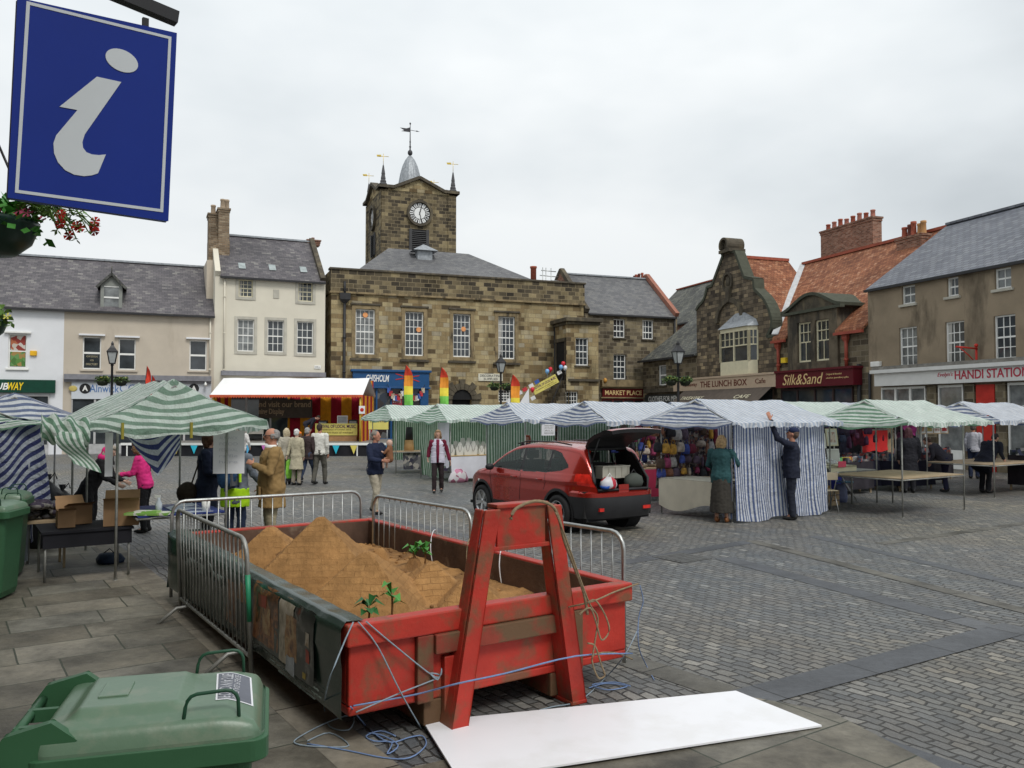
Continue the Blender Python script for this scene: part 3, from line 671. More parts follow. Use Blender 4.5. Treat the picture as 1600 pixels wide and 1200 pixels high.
# porch with outside stair
pr = Fr(*(FT.o+FT.t*FT.at(890, 550, -2.2)[0]-FT.n*2.2)[:2], FT.a)
po_ = th_; sA = FT.at(889, 550, -2.2)[0]; sB = FT.at(935, 550, -2.2)[0]; zc = FT.at(912, 497, -2.2)[1]
hwin = FT.rect(899.5, 528, 919.5, 571, -2.2); hlow = FT.rect(885, 612, 903, 634, -2.2)
root = FT.thing('stair_porch', 'stone entrance porch with sash window at the town hall corner', 'porch', 0, None, -2.2)
wall(root, sA, sB, zc-.25, stoneT, [hwin, hlow], 2.19, back=False, rec=.15)
window(root, hwin, 3, 4, white, glass_dark, .13, .06, .03, sill=trimD); window(root, hlow, 4, 3, white, glass_dark, .13, .05, .03)
m = MB(); m.box(sA-.3, sB+.2, -.3, 2.19, zc-.25, zc); m.box(sA-.12, sB+.1, -.12, 2.19, zc-.42, zc-.25); m.build('cornice', trimD, root, .03)
zl = FT.at(912, 594, -2.2)[1]; m = MB(); m.box(sA-.05, sB+.05, -.1, 0, zl-.07, zl+.07); m.build('string_course', trimD, root)
m = MB(); m.box(sA-.03, sA-.003, .5, 1.75, zl, zl+2.4); dr = m.build('door', dark, root); m = MB(); m.box(sA-.12, sA, .35, 1.9, zl+2.4, zl+2.62); m.box(sA-.08, sA, .35, .5, zl, zl+2.4); m.box(sA-.08, sA, 1.75, 1.9, zl, zl+2.4); m.build('door_surround', trimD, dr)
m = MB(); sS = FT.at(835, 640, -1.5)[0]; n = 16
for k in range(n):
    x0 = sS+(sA-sS)*k/n; x1 = sS+(sA-sS)*(k+1)/n; m.box(x0, sA-.02*k*0, .2, 2.19, zl*(k)/n+.001*k, zl*(k+1)/n)
st = FT.thing('stone_stair', 'flight of stone steps climbing to the porch door', 'stair', 0, None, -2.2); m.build('steps', stoneM, st)
m = MB(); m.tube([(sS+.2, .25, 1.0), (sA, .25, zl+.95)], .025)
for k in range(0, n, 1): x = sS+(sA-sS)*(k+.5)/n; m.tube([(x, .25, zl*(k+1)/n), (x, .25, zl*(k+.6)/n+.95)], .012, 5)
m.build('railing', black, st)

# clock tower
zt0 = 6; OFF = 13.05
ta = FT.at(596, 350, OFF)[0]; tb = FT.at(711.5, 350, OFF)[0]; tw = tb-ta
ct = FT.thing('clock_tower', 'dark stone clock tower with lead dome and corner pinnacles', 'tower', ta, None, OFF)
ztc = (FT.at(594, 290, OFF)[1]+FT.at(713, 302, OFF)[1])/2; zap = FT.at(652, 279, OFF)[1]
m = MB()
m.box(0, tw, 0, tw, 0, ztc-.25)
for x in (0, tw-.6): m.box(x-.05 if x == 0 else x, x+.6 if x == 0 else x+.65, -.06, 0, 8, ztc-.25)
m.box(-.06, 0, -.06, .6, 8, ztc-.25); m.box(-.06, 0, tw-.6, tw+.05, 8, ztc-.25)
m.build('shaft', stoneD, ct)
m = MB(); hp = zap-ztc
def pedi(T):
    k = MB(); k.prism([(.5, ztc-.25), (tw-.5, ztc-.25), (tw-.5, ztc-.05), (tw/2, zap-.1), (.5, ztc-.05)], -.02, .5)
    for v in k.v: v.xyz = T @ v
    return k
def cor(T):
    k = MB()
    for a, b in (((-.25, ztc), (.95, ztc)), ((.9, ztc), (tw/2, zap+.08)), ((tw/2, zap+.08), (tw-.9, ztc)), ((tw-.95, ztc), (tw+.25, ztc))):
        k.beam((a[0], .02, a[1]-.02), (b[0], .02, b[1]-.02), .6, .22)
    for v in k.v: v.xyz = T @ v
    return k
pm, cm = MB(), MB()
for i in range(4):
    T = Matrix.Translation((tw/2, tw/2, 0)) @ Matrix.Rotation(i*pi/2, 4, 'Z') @ Matrix.Translation((-tw/2, -tw/2, 0))
    for src, dst in ((pedi(T), pm), (cor(T), cm)):
        n0 = len(dst.v); dst.v += src.v; dst.f += [[n0+a for a in f] for f in src.f]; dst.u += src.u; dst.mi += src.mi; dst.sm += src.sm
pm.build('pediment', stoneT, ct); cm.build('cornice', trimD, ct)
def dial(T, hour=True):
    c = MB(); D = MB()
    def ring(mb, r0, r1, y0, y1, n=40, mm=0):
        for i in range(n):
            a0, a1 = 2*pi*i/n, 2*pi*(i+1)/n
            q = [(r*cos(a), r*sin(a)) for r, a in ((r0, a0), (r1, a0), (r1, a1), (r0, a1))]; mb.prism(q, y0, y1, mm)
    ring(D, .86, 1.06, -.22, 0); d0 = D
    for v in D.v: v.xyz = T @ v
    do = D.build('clock_surround', trimD, ct)
    F = MB(); F.prism([(.86*cos(2*pi*i/40), .86*sin(2*pi*i/40)) for i in range(40)], -.06, 0)
    for v in F.v: v.xyz = T @ v
    fo = F.build('clock_face', black, do)
    F = MB(); F.prism([(.46*cos(2*pi*i/40), .46*sin(2*pi*i/40)) for i in range(40)], -.075, -.05)
    for i in range(12):
        a = 2*pi*i/12; w = .19
        q = [(r*cos(t), r*sin(t)) for r, t in ((.52, a-w), (.8, a-w*.98), (.83, a), (.8, a+w*.98), (.52, a+w))]; F.prism(q, -.075, -.05)
    for v in F.v: v.xyz = T @ v
    F.build('enamel_plates', M('clock_enamel', (.78, .79, .78), .3, var=.02), do)
    F = MB()
    for i, s in enumerate(('XII', 'I', 'II', 'III', 'IIII', 'V', 'VI', 'VII', 'VIII', 'IX', 'X', 'XI')):
        a = pi/2-2*pi*i/12; w = .045*len(s)
        for k in range(len(s)):
            o_ = (k-(len(s)-1)/2)*.05/.66; F.beam((.55*cos(a+o_), -.085, .55*sin(a+o_)), (.79*cos(a+o_*.8), -.085, .79*sin(a+o_*.8)), .01, .022)
    for ang, ln, w in ((radians(76), .5, .07), (radians(-78), .72, .05)):
        F.beam((-.12*cos(ang), -.1, -.12*sin(ang)), (ln*cos(ang), -.1, ln*sin(ang)), .02, w, up=(-sin(ang), 0, cos(ang)))
    for v in F.v: v.xyz = T @ v
    F.build('clock_hands', black, do)
q = FT.at(655.5, 333.5, OFF); R_ = (FT.at(675.5, 333, OFF)[0]-FT.at(635.5, 333, OFF)[0])/2/1.06
dial(Matrix.Translation((q[0]-ta, 0, q[1])) @ Matrix.Scale(R_, 4)); dial(Matrix.Translation((0, tw/2, q[1])) @ Matrix.Rotation(-pi/2, 4, 'Z') @ Matrix.Scale(R_, 4))
q = FT.rect(643.5, 358.5, 665.5, 394, OFF)
for T in (Matrix.Identity(4), Matrix.Translation((0, tw/2+(q[0]+q[1])/2-ta, 0)) @ Matrix.Rotation(-pi/2, 4, 'Z')):
    m = MB(); a, b = q[0]-ta, q[1]-ta; m.box(a, b, -.02, -.004, q[2], q[3], 1)
    for k in range(12): z = q[2]+(q[3]-q[2])*k/12; m.raw([(a, -.03, z+.02), (b, -.03, z+.02), (b, -.12, z-.05), (a, -.12, z-.05), (a, -.03, z+.0), (b, -.03, z+.0), (b, -.12, z-.07), (a, -.12, z-.07)], [(0, 1, 2, 3), (7, 6, 5, 4), (3, 2, 6, 7)])
    m.box(a-.22, a, -.1, 0, q[2], q[3]); m.box(b, b+.22, -.1, 0, q[2], q[3])
    for v in m.v: v.xyz = T @ v
    m.build('louvre', [M('louvre_slate', (.06, .06, .062), .7), dark], ct)
zd = FT.at(640, 243, OFF+tw/2)[1]; rd = (FT.at(659, 280, OFF+tw/2)[0]-FT.at(621, 280, OFF+tw/2)[0])/2; zb = ztc-.4; H = zd-zb
m = MB(); n = 48; pf = [(1.03, 0), (1.03, .04), (.99, .12), (.97, .25), (.9, .42), (.78, .6), (.6, .77), (.38, .9), (.16, .98), (.05, 1.0), (.04, 1.01)]
m.grid(lambda u, v: (lambda i, a: (tw/2+rd*i[0]*(1+.035*abs(cos(a*8)))*cos(a), tw/2+rd*i[0]*(1+.035*abs(cos(a*8)))*sin(a), zb+H*i[1]))(pf[round(v*10)], 2*pi*u), 96, 10)
dome = m.build('dome', lead, ct)
m = MB(); x = y = tw/2; zt = FT.at(640, 193, OFF+tw/2)[1]
m.ell((x, y, zd+.22), (.2, .2, .24)); m.tube([(x, y, zd), (x, y, zt)], [.06, .025]); m.ell((x, y, zd+1.1), (.07, .07, .07)); m.ell((x, y, zt), (.07, .07, .09)); m.ell((x, y, zd+.7), (.1, .1, .05))
zz = zd+(zt-zd)*.8; m.tube([(x-.2, y, zz), (x+.75, y, zz-.05)], .02); m.ell((x+.55, y, zz-.03), (.09, .03, .05))
m.raw([(x, y, zz-.18), (x-.75, y, zz-.18), (x-.5, y, zz-.08), (x-.85, y, zz+.1), (x-.3, y, zz+.1), (x, y, zz+.22), ], [(0, 1, 2, 3, 4, 5)])
m.build('weather_vane', M('vane_iron', (.05, .05, .055), .5), dome)
gilt = M('gilt', (.7, .52, .12), .35, .6)
for x, y in ((.15, .15), (tw-.15, .15), (.15, tw-.15), (tw-.15, tw-.15)):
    m = MB(); m.lathe([(.3, 0), (.3, .12), (.22, .2), (.24, .3), (.17, .45), (.19, .52), (.13, .8), (.15, .86), (.05, 1.5), (.01, 1.6)], (x, y, ztc+.1), 8, sm=False); pn = m.build('pinnacle', M('pinnacle_lead', (.09, .09, .095), .7, .2), ct)
    m = MB(); m.tube([(x, y, ztc+1.6), (x, y, ztc+2.5)], .018, 6); m.tube([(x-.45, y+.1, ztc+2.3), (x+.4, y-.05, ztc+2.3)], .02, 6); m.raw([(x-.45, y+.1, ztc+2.25), (x-.15, y+.05, ztc+2.25), (x-.15, y+.05, ztc+2.42), (x-.5, y+.1, ztc+2.4)], [(0, 1, 2, 3)]); m.build('vane', gilt, pn)

# scaffold rails and a red flue on the roof line behind the parapet
sc_ = FT.thing('scaffold', 'bare scaffold rails on the roof behind the town hall parapet', 'scaffold', FT.at(850, 440, 4)[0], None, 4)
zq = FT.at(860, 438, 4)[1]; m = MB()
for px in (848, 853, 861): x = FT.at(px, 440, 4)[0]-FT.at(850, 440, 4)[0]; m.tube([(x, 0, zq-2), (x, 0, zq+.85)], .03, 6)
m.tube([(-.3, 0, zq+.3), (1.6, 0, zq+.25)], .03, 6); m.tube([(-.2, 0, zq+.65), (.9, 0, zq+.62)], .03, 6); m.tube([(.5, 0, zq), (3, 0, zq-.1)], .025, 6); m.build('rails', galv, sc_)
fl = FT.thing('flue', 'red clay flue standing on the town hall roof edge', 'chimney pot', FT.at(833.5, 430, 5)[0], None, 5)
z0 = FT.at(833, 432, 5)[1]; m = MB(); m.lathe([(.01, z0-2.5), (.2, z0-2.5), (.2, z0+.55), (.24, z0+.58), (.24, z0+.7), (.12, z0+.7), (.12, z0+.4), (.01, z0+.4)], n=14); m.build('pot', chimR, fl)

# ================================================================ the stone shop in the corner
ba = FT.at(905, 500)[0]+.0; ba = LT+.06; bb = FT.at(1058, 500)[0]
mp_ = FT.thing('stone_house', 'grey brown stone house with slate roof over a maroon shop sign', 'building')
ze = (FT.at(937, 489)[1]+FT.at(1055, 497)[1])/2; zr = (FT.at(906, 432, 3.8)[1]+FT.at(1015, 438.5, 3.8)[1])/2
hs = [FT.rect(958.7, 498.5, 976.5, 527.7), FT.rect(1003.8, 500, 1021, 530), FT.rect(958.7, 554, 978, 592.5)]
wall(mp_, ba, bb, ze, stoneM, hs, 7.6, gable=zr); rf = roof(mp_, ba+.25, bb-.2, ze, zr, 7.6, slateT, .12)
for k, q in enumerate(hs): window(mp_, q, 3, 4 if k == 2 else 3, white, glass_dark, .13, .06, .035, sill=trimD, split=.5 if k == 2 else .333)
for s_, mt in ((ba+.12, trimD), (bb-.1, M('red_sandstone_coping', (.3, .13, .09), .8, bump=.3))):
    m = MB()
    for y in (-.15, 7.75): m.beam((s_, y, ze+.15), (s_, 3.8, zr+.35), .3, .3)
    m.build('coping', mt, mp_)
m = MB(); m.poly([(ba+.0-.004, .2, ze), (ba-.004, 3.8, zr+.45), (ba-.004, 7.4, ze)][::-1]); m.build('brick_gable', brickR, mp_)
q = FT.at(1031, 440, 4.2); chimney(mp_, bb-.5, 4.5, .8, 1.0, zr-1.2, FT.at(1031, 447, 4.5)[1], brickR, [(-.25, -.3), (0, -.3), (.25, -.3), (-.1, .2), (.2, .2)], .1, [chimR, M('dark_pot', (.14, .05, .04), .8)], .65, .1)
m = MB(); q = FT.rect(940, 607, 1006, 620.5); m.box(q[0], q[1], -.14, 0, q[2], q[3]); sg = m.build('shop_sign', M('maroon_fascia', (.11, .012, .012), .4, var=.05), mp_)
m2 = MB(); m2.box(q[0]-.1, q[1]+.1, -.2, 0, q[3], q[3]+.1); m2.box(q[0]-.1, q[1]+.1, -.16, 0, q[2]-.08, q[2]); m2.box(q[0]-.1, q[1]+.1, -.3, 0, q[3]+.1, q[3]+.55); m2.build('cornice', trimT, sg)
gold = M('gold_letters', (.7, .52, .25), .4, var=.03); text('MARKET PLACE', sg, gold, q[0]+.18, q[1]-.25, q[2]+.13, q[3]-.13, -.145, bold=.015)
shopfront(mp_, q[0], q[1], q[2]-.12, 4, M('maroon_frame', (.12, .02, .02), .4))
m = MB(); s_, z_ = FT.at(945.5, 594.5, -.3); m.ell((s_, -.3, z_), (.13, .13, .16)); m.build('lamp_globe', M('amber_globe', (.6, .3, .06), .4), mp_)
pipe(mp_, bb-.25, .3, ze-.1, r=.07)
# corner block with the outfitter's sign, lean-to roof
ck = FK.thing('corner_block', 'low stone corner shop with mossy sloping roof beneath the red gables', 'building')
LK = FK.at(1090, 560)[0]; zk = FK.at(1035, 560)[1]; zt = FK.at(1086, 512, 2.5)[1]
h = FK.rect(1028.5, 570.5, 1041, 602); s1 = LK
wall(ck, 0, s1, zk, stoneM, [h], 7, rec=.15); window(ck, h, 1, 2, white, glass_mid, .12, .06, .04, sill=trimD)
m = MB(); zz = zk+3.3; p = [(-.15, -.25, zk-.1), (s1, -.25, zk-.1), (s1, 3.6, zz), (1.5, 3.6, zz), (-.15, 7, zk)]
m.poly([p[0], p[1], p[2], p[3]]); m.poly([p[0], p[3], p[4]]); m.poly([(s1, -.25, zk-.1), (s1, 7, zk), (s1, 3.6, zz)]); m.poly([p[3], p[2], (s1, 7, zk), p[4]]); m.build('roof', slateG, ck)
m = MB(); m.beam((-.15, -.3, zk-.08), (s1, -.3, zk-.08), .12, .12); m.build('gutter', guttr, ck)
m = MB(); q = FK.rect(1008, 616, 1061, 630, -.1); m.box(q[0], q[1], -.12, 0, q[2], q[3]); sg = m.build('shop_sign', M('black_fascia', (.03, .035, .035), .5), ck); text('CLOTHES FOR MEN', sg, white, q[0]+.5, q[1]-.1, q[2]+.12, q[3]-.12, -.125, .003)
m = MB(); q2 = FK.rect(1010, 607, 1062, 613, -.1); m.box(q2[0], q2[1], -.25, 0, q2[2], q2[3]); m.build('cornice', trimD, ck); shopfront(ck, .3, s1-.3, q[2]-.1, 3, black)
# green slate roofs further back
bk = FK.thing('rear_roof', 'steep green slate roof with red ridge rising behind the corner shop', 'building', 0, None, 7.02)
s0, s1 = FK.at(1030, 480, 9)[0], FK.at(1115, 470, 9)[0]; zr = FK.at(1105, 441, 10.5)[1]
wall(bk, s0, s1+5, zr-3.6, brickR, [], 7.5, gable=zr); roof(bk, s0, s1+5, zr-3.6, zr, 7.5, slateG, .1, ridge=chimR)

# ================================================================ right row: shaped gable, dormer house, brown house
lb = FQ.thing('gabled_shop', 'sooty stone shop with a curved gable topped by a stone scroll', 'building')
ss = MB(); O = [(1088, 640), (1088.3, 485), (1092, 478), (1101, 469), (1105.5, 449), (1113, 446), (1130, 400), (1128, 393), (1149, 393), (1163.5, 433), (1178, 436), (1179.5, 452), (1197, 469), (1207.5, 498), (1206, 512), (1199, 526), (1213, 524), (1213, 640)]
pts = [FQ.at(*p) for p in O]; pts[0] = (pts[1][0], 0); pts[-1] = (pts[-2][0], 0)
# smooth the shoulders
def sm_(P, idx, k=4):
    out = []
    for i, p in enumerate(P):
        if i in idx:
            a, b = P[i-1], P[i+1]
            for j in range(k+1):
                t = j/k; u = (a[0]*.45+p[0]*.55, a[1]*.45+p[1]*.55); w = (b[0]*.45+p[0]*.55, b[1]*.45+p[1]*.55)
                out.append(((1-t)**2*u[0]+2*t*(1-t)*p[0]+t*t*w[0], (1-t)**2*u[1]+2*t*(1-t)*p[1]+t*t*w[1]))
        else: out.append(p)
    return out
gp = sm_(pts, (2, 3, 12, 13))
m = MB(); m.prism(gp, 0, .5); m.build('gable', stoneG, lb)
m = MB()
for a, b in zip(gp[1:-2], gp[2:-1]):
    if hypot(a[0]-b[0], a[1]-b[1]) > .02: m.beam((a[0], .24, a[1]), (b[0], .24, b[1]), .62, .16)
m.build('coping', M('mossy_coping', (.07, .075, .055), .9, bump=.3), lb)
q = FQ.at(1138, 388); m = MB(); T = Matrix.Translation((q[0], .2, q[1]+.12)) @ Matrix.Rotation(pi/2, 4, 'X')
rr = .42
for i in range(14):
    a0, a1 = radians(-30)+pi*1.34*i/14, radians(-30)+pi*1.34*(i+1)/14; m.prism([(q[0]+r*cos(a), q[1]+.15+r*sin(a)) for r, a in ((rr*.72, a0), (rr, a0), (rr, a1), (rr*.72, a1))], -.35, .75)
m.prism([(q[0]+rr*.7*cos(2*pi*i/16), q[1]+.15+rr*.7*sin(2*pi*i/16)) for i in range(16)], -.1, .7)
m.box(q[0]-.5, q[0]+.5, -.3, .75, q[1]-.25, q[1]-.08); m.build('scroll_finial', trimD, lb)
q = FQ.at(1138, 441); m = MB()
for i in range(24):
    a0, a1 = 2*pi*i/24, 2*pi*(i+1)/24; m.prism([(q[0]+r*cos(a)*.85, q[1]+r*sin(a)) for r, a in ((.42, a0), (.55, a0), (.55, a1), (.42, a1))], -.12, 0)
m.ell((q[0], -.02, q[1]), (.2, .09, .28)); m.ell((q[0], -.03, q[1]+.2), (.09, .08, .1)); m.build('carved_roundel', trimD, lb)
c = FQ.at(1141, 502); m = MB()
for i in range(14):
    a0, a1 = pi*i/14, pi*(i+1)/14; m.prism([(c[0]+r*cos(a)*1.05, c[1]+r*sin(a)) for r, a in ((1.02, a0), (1.27, a0), (1.27, a1), (1.02, a1))], -.14, 0)
m.prism([(c[0]-.12, c[1]+1.05), (c[0]+.12, c[1]+1.05), (c[0]+.18, c[1]+1.9), (c[0]-.18, c[1]+1.9)], -.2, 0); m.build('arch_moulding', trimD, lb)
# oriel window
q = FQ.rect(1120, 512, 1171, 588, -.5); a, b, z0, z1 = q; z0 += .05; ori = MB(); yo = -.42
pl = [(a, -.0), (a+.22, yo), (b-.22, yo), (b, -.0)]
def wallp(mb, i, zz0, zz1, dd=0):
    (x0, y0), (x1, y1) = pl[i], pl[i+1]; mb.raw([(x0, y0, zz0), (x1, y1, zz0), (x1, y1, zz1), (x0, y0, zz1)], [(0, 1, 2, 3)])
m = MB(); m.loft([[(x, y, z) for x, y in pl]+[] for z in (z0, z0+.75)], sm=False)
m.loft([[(x, y, z) for x, y in pl] for z in (z1-.22, z1)], sm=False)
def P2(i, t): (x0, y0), (x1, y1) = pl[i], pl[i+1]; return x0+(x1-x0)*t, y0+(y1-y0)*t
for i, n in ((0, 1), (1, 3), (2, 1)):
    for t, w in [(0, .13), (1, .13)]+([(.5, .08)] if i == 1 else []):
        x, y = P2(i, t); m.box(x-w/2, x+w/2, y-.02, y+.1, z0+.75, z1-.22)
    x0, y0 = P2(i, 0); x1, y1 = P2(i, 1); zm = z0+.75+(z1-z0-.97)*.52; m.beam((x0, y0+.03, zm), (x1, y1+.03, zm), .06, .06)
    for k in range(1, n*2 if n > 1 else 2): x, y = P2(i, k/(n*2 if n > 1 else 2)); m.box(x-.015, x+.015, y, y+.06, zm, z1-.22)
    m.beam((x0, y0+.03, (zm+z1-.22)/2), (x1, y1+.03, (zm+z1-.22)/2), .03, .03)
of = m.build('bay_window', cream, lb); m = MB()
for i in range(3): (x0, y0), (x1, y1) = pl[i], pl[i+1]; m.raw([(x0, y0+.06, z0+.75), (x1, y1+.06, z0+.75), (x1, y1+.06, z1-.2), (x0, y0+.06, z1-.2)], [(0, 1, 2, 3)])
m.build('pane', glass_dark, of); m = MB(); m.loft([[(a-.1, 0, z1), (a+.15, yo-.12, z1), (b-.15, yo-.12, z1), (b+.1, 0, z1)], [(a+.1, 0, z1+.35), (a+.35, yo+.2, z1+.35), (b-.35, yo+.2, z1+.35), (b-.1, 0, z1+.35)], [((a+b)/2-.4, 0, z1+.8), ((a+b)/2-.3, -.1, z1+.8), ((a+b)/2+.3, -.1, z1+.8), ((a+b)/2+.4, 0, z1+.8)]], sm=False); m.build('bay_roof', lead, of)
# roof behind the gable, running back
g0 = pts[1][0]; g1 = pts[-1][0]; gm = FQ.at(1150, 398, .6); zq = gm[1]-.1; ev = FQ.at(1203, 524)[1]
m = MB(); D = min([i*.1 for i in range(20, 110)], key=lambda o_: abs(FQ.at(1232, 409, o_)[0]-FQ.at(1144, 400, .5)[0]))
gx = FQ.at(1144, 400, .5)[0]
m.raw([(g0, .45, ev), (gx, .45, zq), (gx, D, zq), (g0, D, ev), (g1, .45, ev), (g1, D, ev)], [(0, 1, 2, 3), (1, 4, 5, 2)]); rfg = m.build('roof', tileR, lb)
m = MB(); m.beam((gx, .5, zq+.05), (gx, D, zq+.05), .2, .16); m.build('ridge', chimR, rfg)
m = MB(); m.poly([(g0, 0, 0), (g0, D, 0), (g0, D, ev), (g0, 0, ev)][::-1]); m.poly([(g1, .5, 0), (g1, .5, ev), (g1, D, ev), (g1, D, 0)][::-1]); m.build('side_wall', stoneM, lb)
sgm = M('tan_fascia', (.48, .37, .27), .5, var=.04); mar = M('brown_letters', (.12, .03, .02), .5)
q = FQ.rect(1052, 594, 1212, 608.5, -.5); z1 = 4.0; z0 = 3.38; a = FQ.at(1052, 605, -.5)[0]; b = FQ.at(1212, 595, -.5)[0]-.01
root = lb; m = MB(); m.box(a, b, -.5, -.02, z0, z1); m.box(a-.02, b, -.56, -.0, z1, z1+.1); sg = m.build('shop_sign', sgm, lb)
def ft(s, px0, px1, mat, zz0, zz1, y=-.505, **k):
    text(s, sg, mat, FQ.at(px0, 600, y)[0], FQ.at(px1, 600, y)[0], zz0, zz1, y, **k)
ft('Takeaway', 1066, 1089, mar, 3.56, 3.84); ft('THE LUNCH BOX', 1094, 1167, mar, 3.52, 3.86, bold=.012); ft('Cafe', 1180, 1196, mar, 3.58, 3.83)
aw = MB(); aw.raw([(a+1.2, -.5, z0), (b-.3, -.5, z0), (b-.3, -1.7, z0-1.0), (a+1.2, -1.7, z0-1.0), (b-.3, -1.7, z0-1.2), (a+1.2, -1.7, z0-1.2)], [(0, 1, 2, 3), (3, 2, 4, 5)]); an = aw.build('awning', M('brown_awning', (.1, .08, .065), .8), lb)
T = Matrix.Translation((0, -1.12, z0-.5)) @ Matrix.Rotation(-radians(50), 4, 'X') @ Matrix.Translation((0, 0, 0))
text('TAKEAWAY', an, cream, a+1.9, a+4.2, -.1, .18, -.03, .004, T=T); text('CAFE', an, cream, b-2.6, b-1.3, -.1, .18, -.03, .004, T=T)
shopfront(lb, g0+.2, g1-.2, z0-.02, 5, M('brown_frame', (.12, .08, .06), .5))
# dormer house
sk = FQ.thing('dormer_shop', 'red tiled stone shop with twin window dormer and dark red sign', 'building')
s0 = g1+.004; s1 = FQ.at(1357, 540)[0]-.01; ev = FQ.at(1308, 513.5)[1]; zr = FQ.at(1240, 418, 5)[1]; zr2 = FQ.at(1395, 384, 5)[1]; zr = (zr+zr2)/2
hw2 = [FQ.rect(1249, 503.5, 1270, 566), FQ.rect(1276.5, 499.5, 1298.5, 563.5)]; za, zb_ = min(hw2[0][2], hw2[1][2]), (hw2[0][3]+hw2[1][3])/2; hw2 = [(q[0], q[1], za, zb_) for q in hw2]
dA = FQ.at(1234, 540)[0]; dB = FQ.at(1312, 540)[0]; zc2 = FQ.at(1273, 484)[1]
wall(sk, s0, s1, ev, stoneM, [(dA+.05, dB-.05, za-.3, ev-.02)], 10, gable=zr)
k2 = (zr-ev)/5; k1 = (zq-ev)/(g1-gx); xr = gx+(zq-zr)/k1 if zq > zr else gx; yb = (zc2-ev)/k2-.05
m = MB(); th = .12
def slab(p):
    q = [(x, y, z+th) for x, y, z in p]; n = len(p); m.raw(p+q, [tuple(range(n))[::-1], tuple(range(n, 2*n))]+[(i, (i+1) % n, (i+1) % n+n, i+n) for i in range(n)])
zy = lambda y: ev+y*k2
slab([(g1, -.25, zy(-.25)), (dA, -.25, zy(-.25)), (dA, yb, zy(yb)), (g1+(xr-g1)*yb/5, yb, zy(yb))]); slab([(dB, -.25, zy(-.25)), (s1, -.25, zy(-.25)), (s1, yb, zy(yb)), (dB, yb, zy(yb))])
slab([(g1+(xr-g1)*yb/5, yb, zy(yb)), (s1, yb, zy(yb)), (s1, 5, zr), (xr, 5, zr)]); slab([(xr, 5, zr), (s1, 5, zr), (s1, 10.2, ev-.1), (g1-3, 10.2, ev-.1)])
rfm = m.build('roof', tileR, sk); m = MB(); m.beam((xr, 5, zr+.16), (s1, 5, zr+.16), .25, .14); m.build('ridge', chimR, rfm)
m = MB(); m.beam((g1+.02, -.1, ev+.12), (xr, 5, zr+.16), .32, .06); m.build('valley_flashing', M('pale_lead', (.5, .51, .52), .5), sk)
dt = MB()
holes = hw2
sx = sorted({dA, dB, *[h[0] for h in holes], *[h[1] for h in holes]}); sz = sorted({za-.5, za, zb_, zc2})
for i in range(len(sx)-1):
    for j in range(3):
        xm = (sx[i]+sx[i+1])/2; zm = (sz[j]+sz[j+1])/2
        if any(h[0] < xm < h[1] and h[2] < zm < h[3] for h in holes): continue
        dt.box(sx[i], sx[i+1], -.12, .3, sz[j], sz[j+1])
dt.box(dA, dA+.3, .3, 2.6, zb_-.5, zc2); dt.box(dB-.3, dB, .3, 2.6, zb_-.5, zc2)
do = dt.build('dormer', M('sooty_dressed_stone', (.12, .098, .068), .9, 0, .35, 2.5, .3, 20, (.045, .04, .032), 1.1, .45), sk)
for q in hw2:
    r_ = window(do, q, 1, 2, cream, glass_dark, .02, .07, .05, split=.55)
    m = MB(); zm = q[2]+(q[3]-q[2])*.5; w = q[1]-q[0]
    for k in (1, 2): m.box(q[0]+w*k/3-.015, q[0]+w*k/3+.015, .0, .03, zm, q[3])
    m.box(q[0]+w/2-.015, q[0]+w/2+.015, .0, .03, q[2], zm); m.box(q[0], q[1], .001, .031, (zm+q[3])/2-.015, (zm+q[3])/2+.015); m.build('glazing_bars', cream, r_)
m = MB(); mid = (dA+dB)/2; wd = (dB-dA)/2; hp = FQ.at(1273, 461)[1]-zc2; cur = []
for i in range(21):
    t = -1+2*i/20; x = mid+t*(wd+.35); z = zc2+hp*(cos(t*pi)*.5+.5)**.8; cur.append((x, z))
m.prism([(mid-wd-.1, zc2-.02)]+[(min(max(x, mid-wd-.1), mid+wd+.1), z) for x, z in cur]+[(mid+wd+.1, zc2-.02)], -.1, 2.8); m.build('pediment', trimD, do)
m = MB()
for a, b in zip(cur, cur[1:]): m.beam((a[0], 1.3, a[1]+.06), (b[0], 1.3, b[1]+.06), 3.1, .14)
m.box(mid-wd-.35, mid+wd+.35, -.25, .0, zc2-.1, zc2+.03); m.build('curved_coping', M('mossy_coping', (.07, .075, .055), .9, bump=.3), do)
rdp = M('red_oxide_pipe', (.32, .07, .045), .5, var=.2)
for px in (1219, 1325.5):
    s_ = FQ.at(px, 540)[0]; p_ = pipe(sk, s_, 4.1, ev-.25, -.12, .08, rdp, hop=.16)
for a, b in ((s0, dA), (dB, s1)): m = MB(); m.beam((a, -.3, ev-.28), (b, -.3, ev-.28), .14, .12); m.build('gutter', rdp, sk)
m = MB(); z0 = 3.3; z1 = 4.02; a = FQ.at(1212, 595, -.5)[0]+.0; b = FQ.at(1333, 580, -.5)[0]; m.box(a, b, -.5, -.02, z0, z1); m.box(a-.02, b+.05, -.58, 0, z1, z1+.1)
sg = m.build('shop_sign', M('dark_red_fascia', (.1, .008, .015), .4, var=.06), sk)
ft('Silk&Sand', 1223, 1286, gold, 3.42, 3.92, shear=.3); ft('Original & Beautiful', 1291, 1315, gold, 3.76, 3.86); ft('clothes jewellery gifts', 1291, 1326, gold, 3.6, 3.69)
m = MB(); q = FQ.rect(1224, 559, 1231, 567); m.box(q[0], q[1], -.15, 0, q[2], q[3]); m.build('alarm_box', yellow, sk)
shopfront(sk, s0+.4, s1-.9, z0-.05, 4, M('dark_frame', (.05, .03, .03), .5)); pipe(sk, s1-.45, .2, 4.2, -.12, .09)
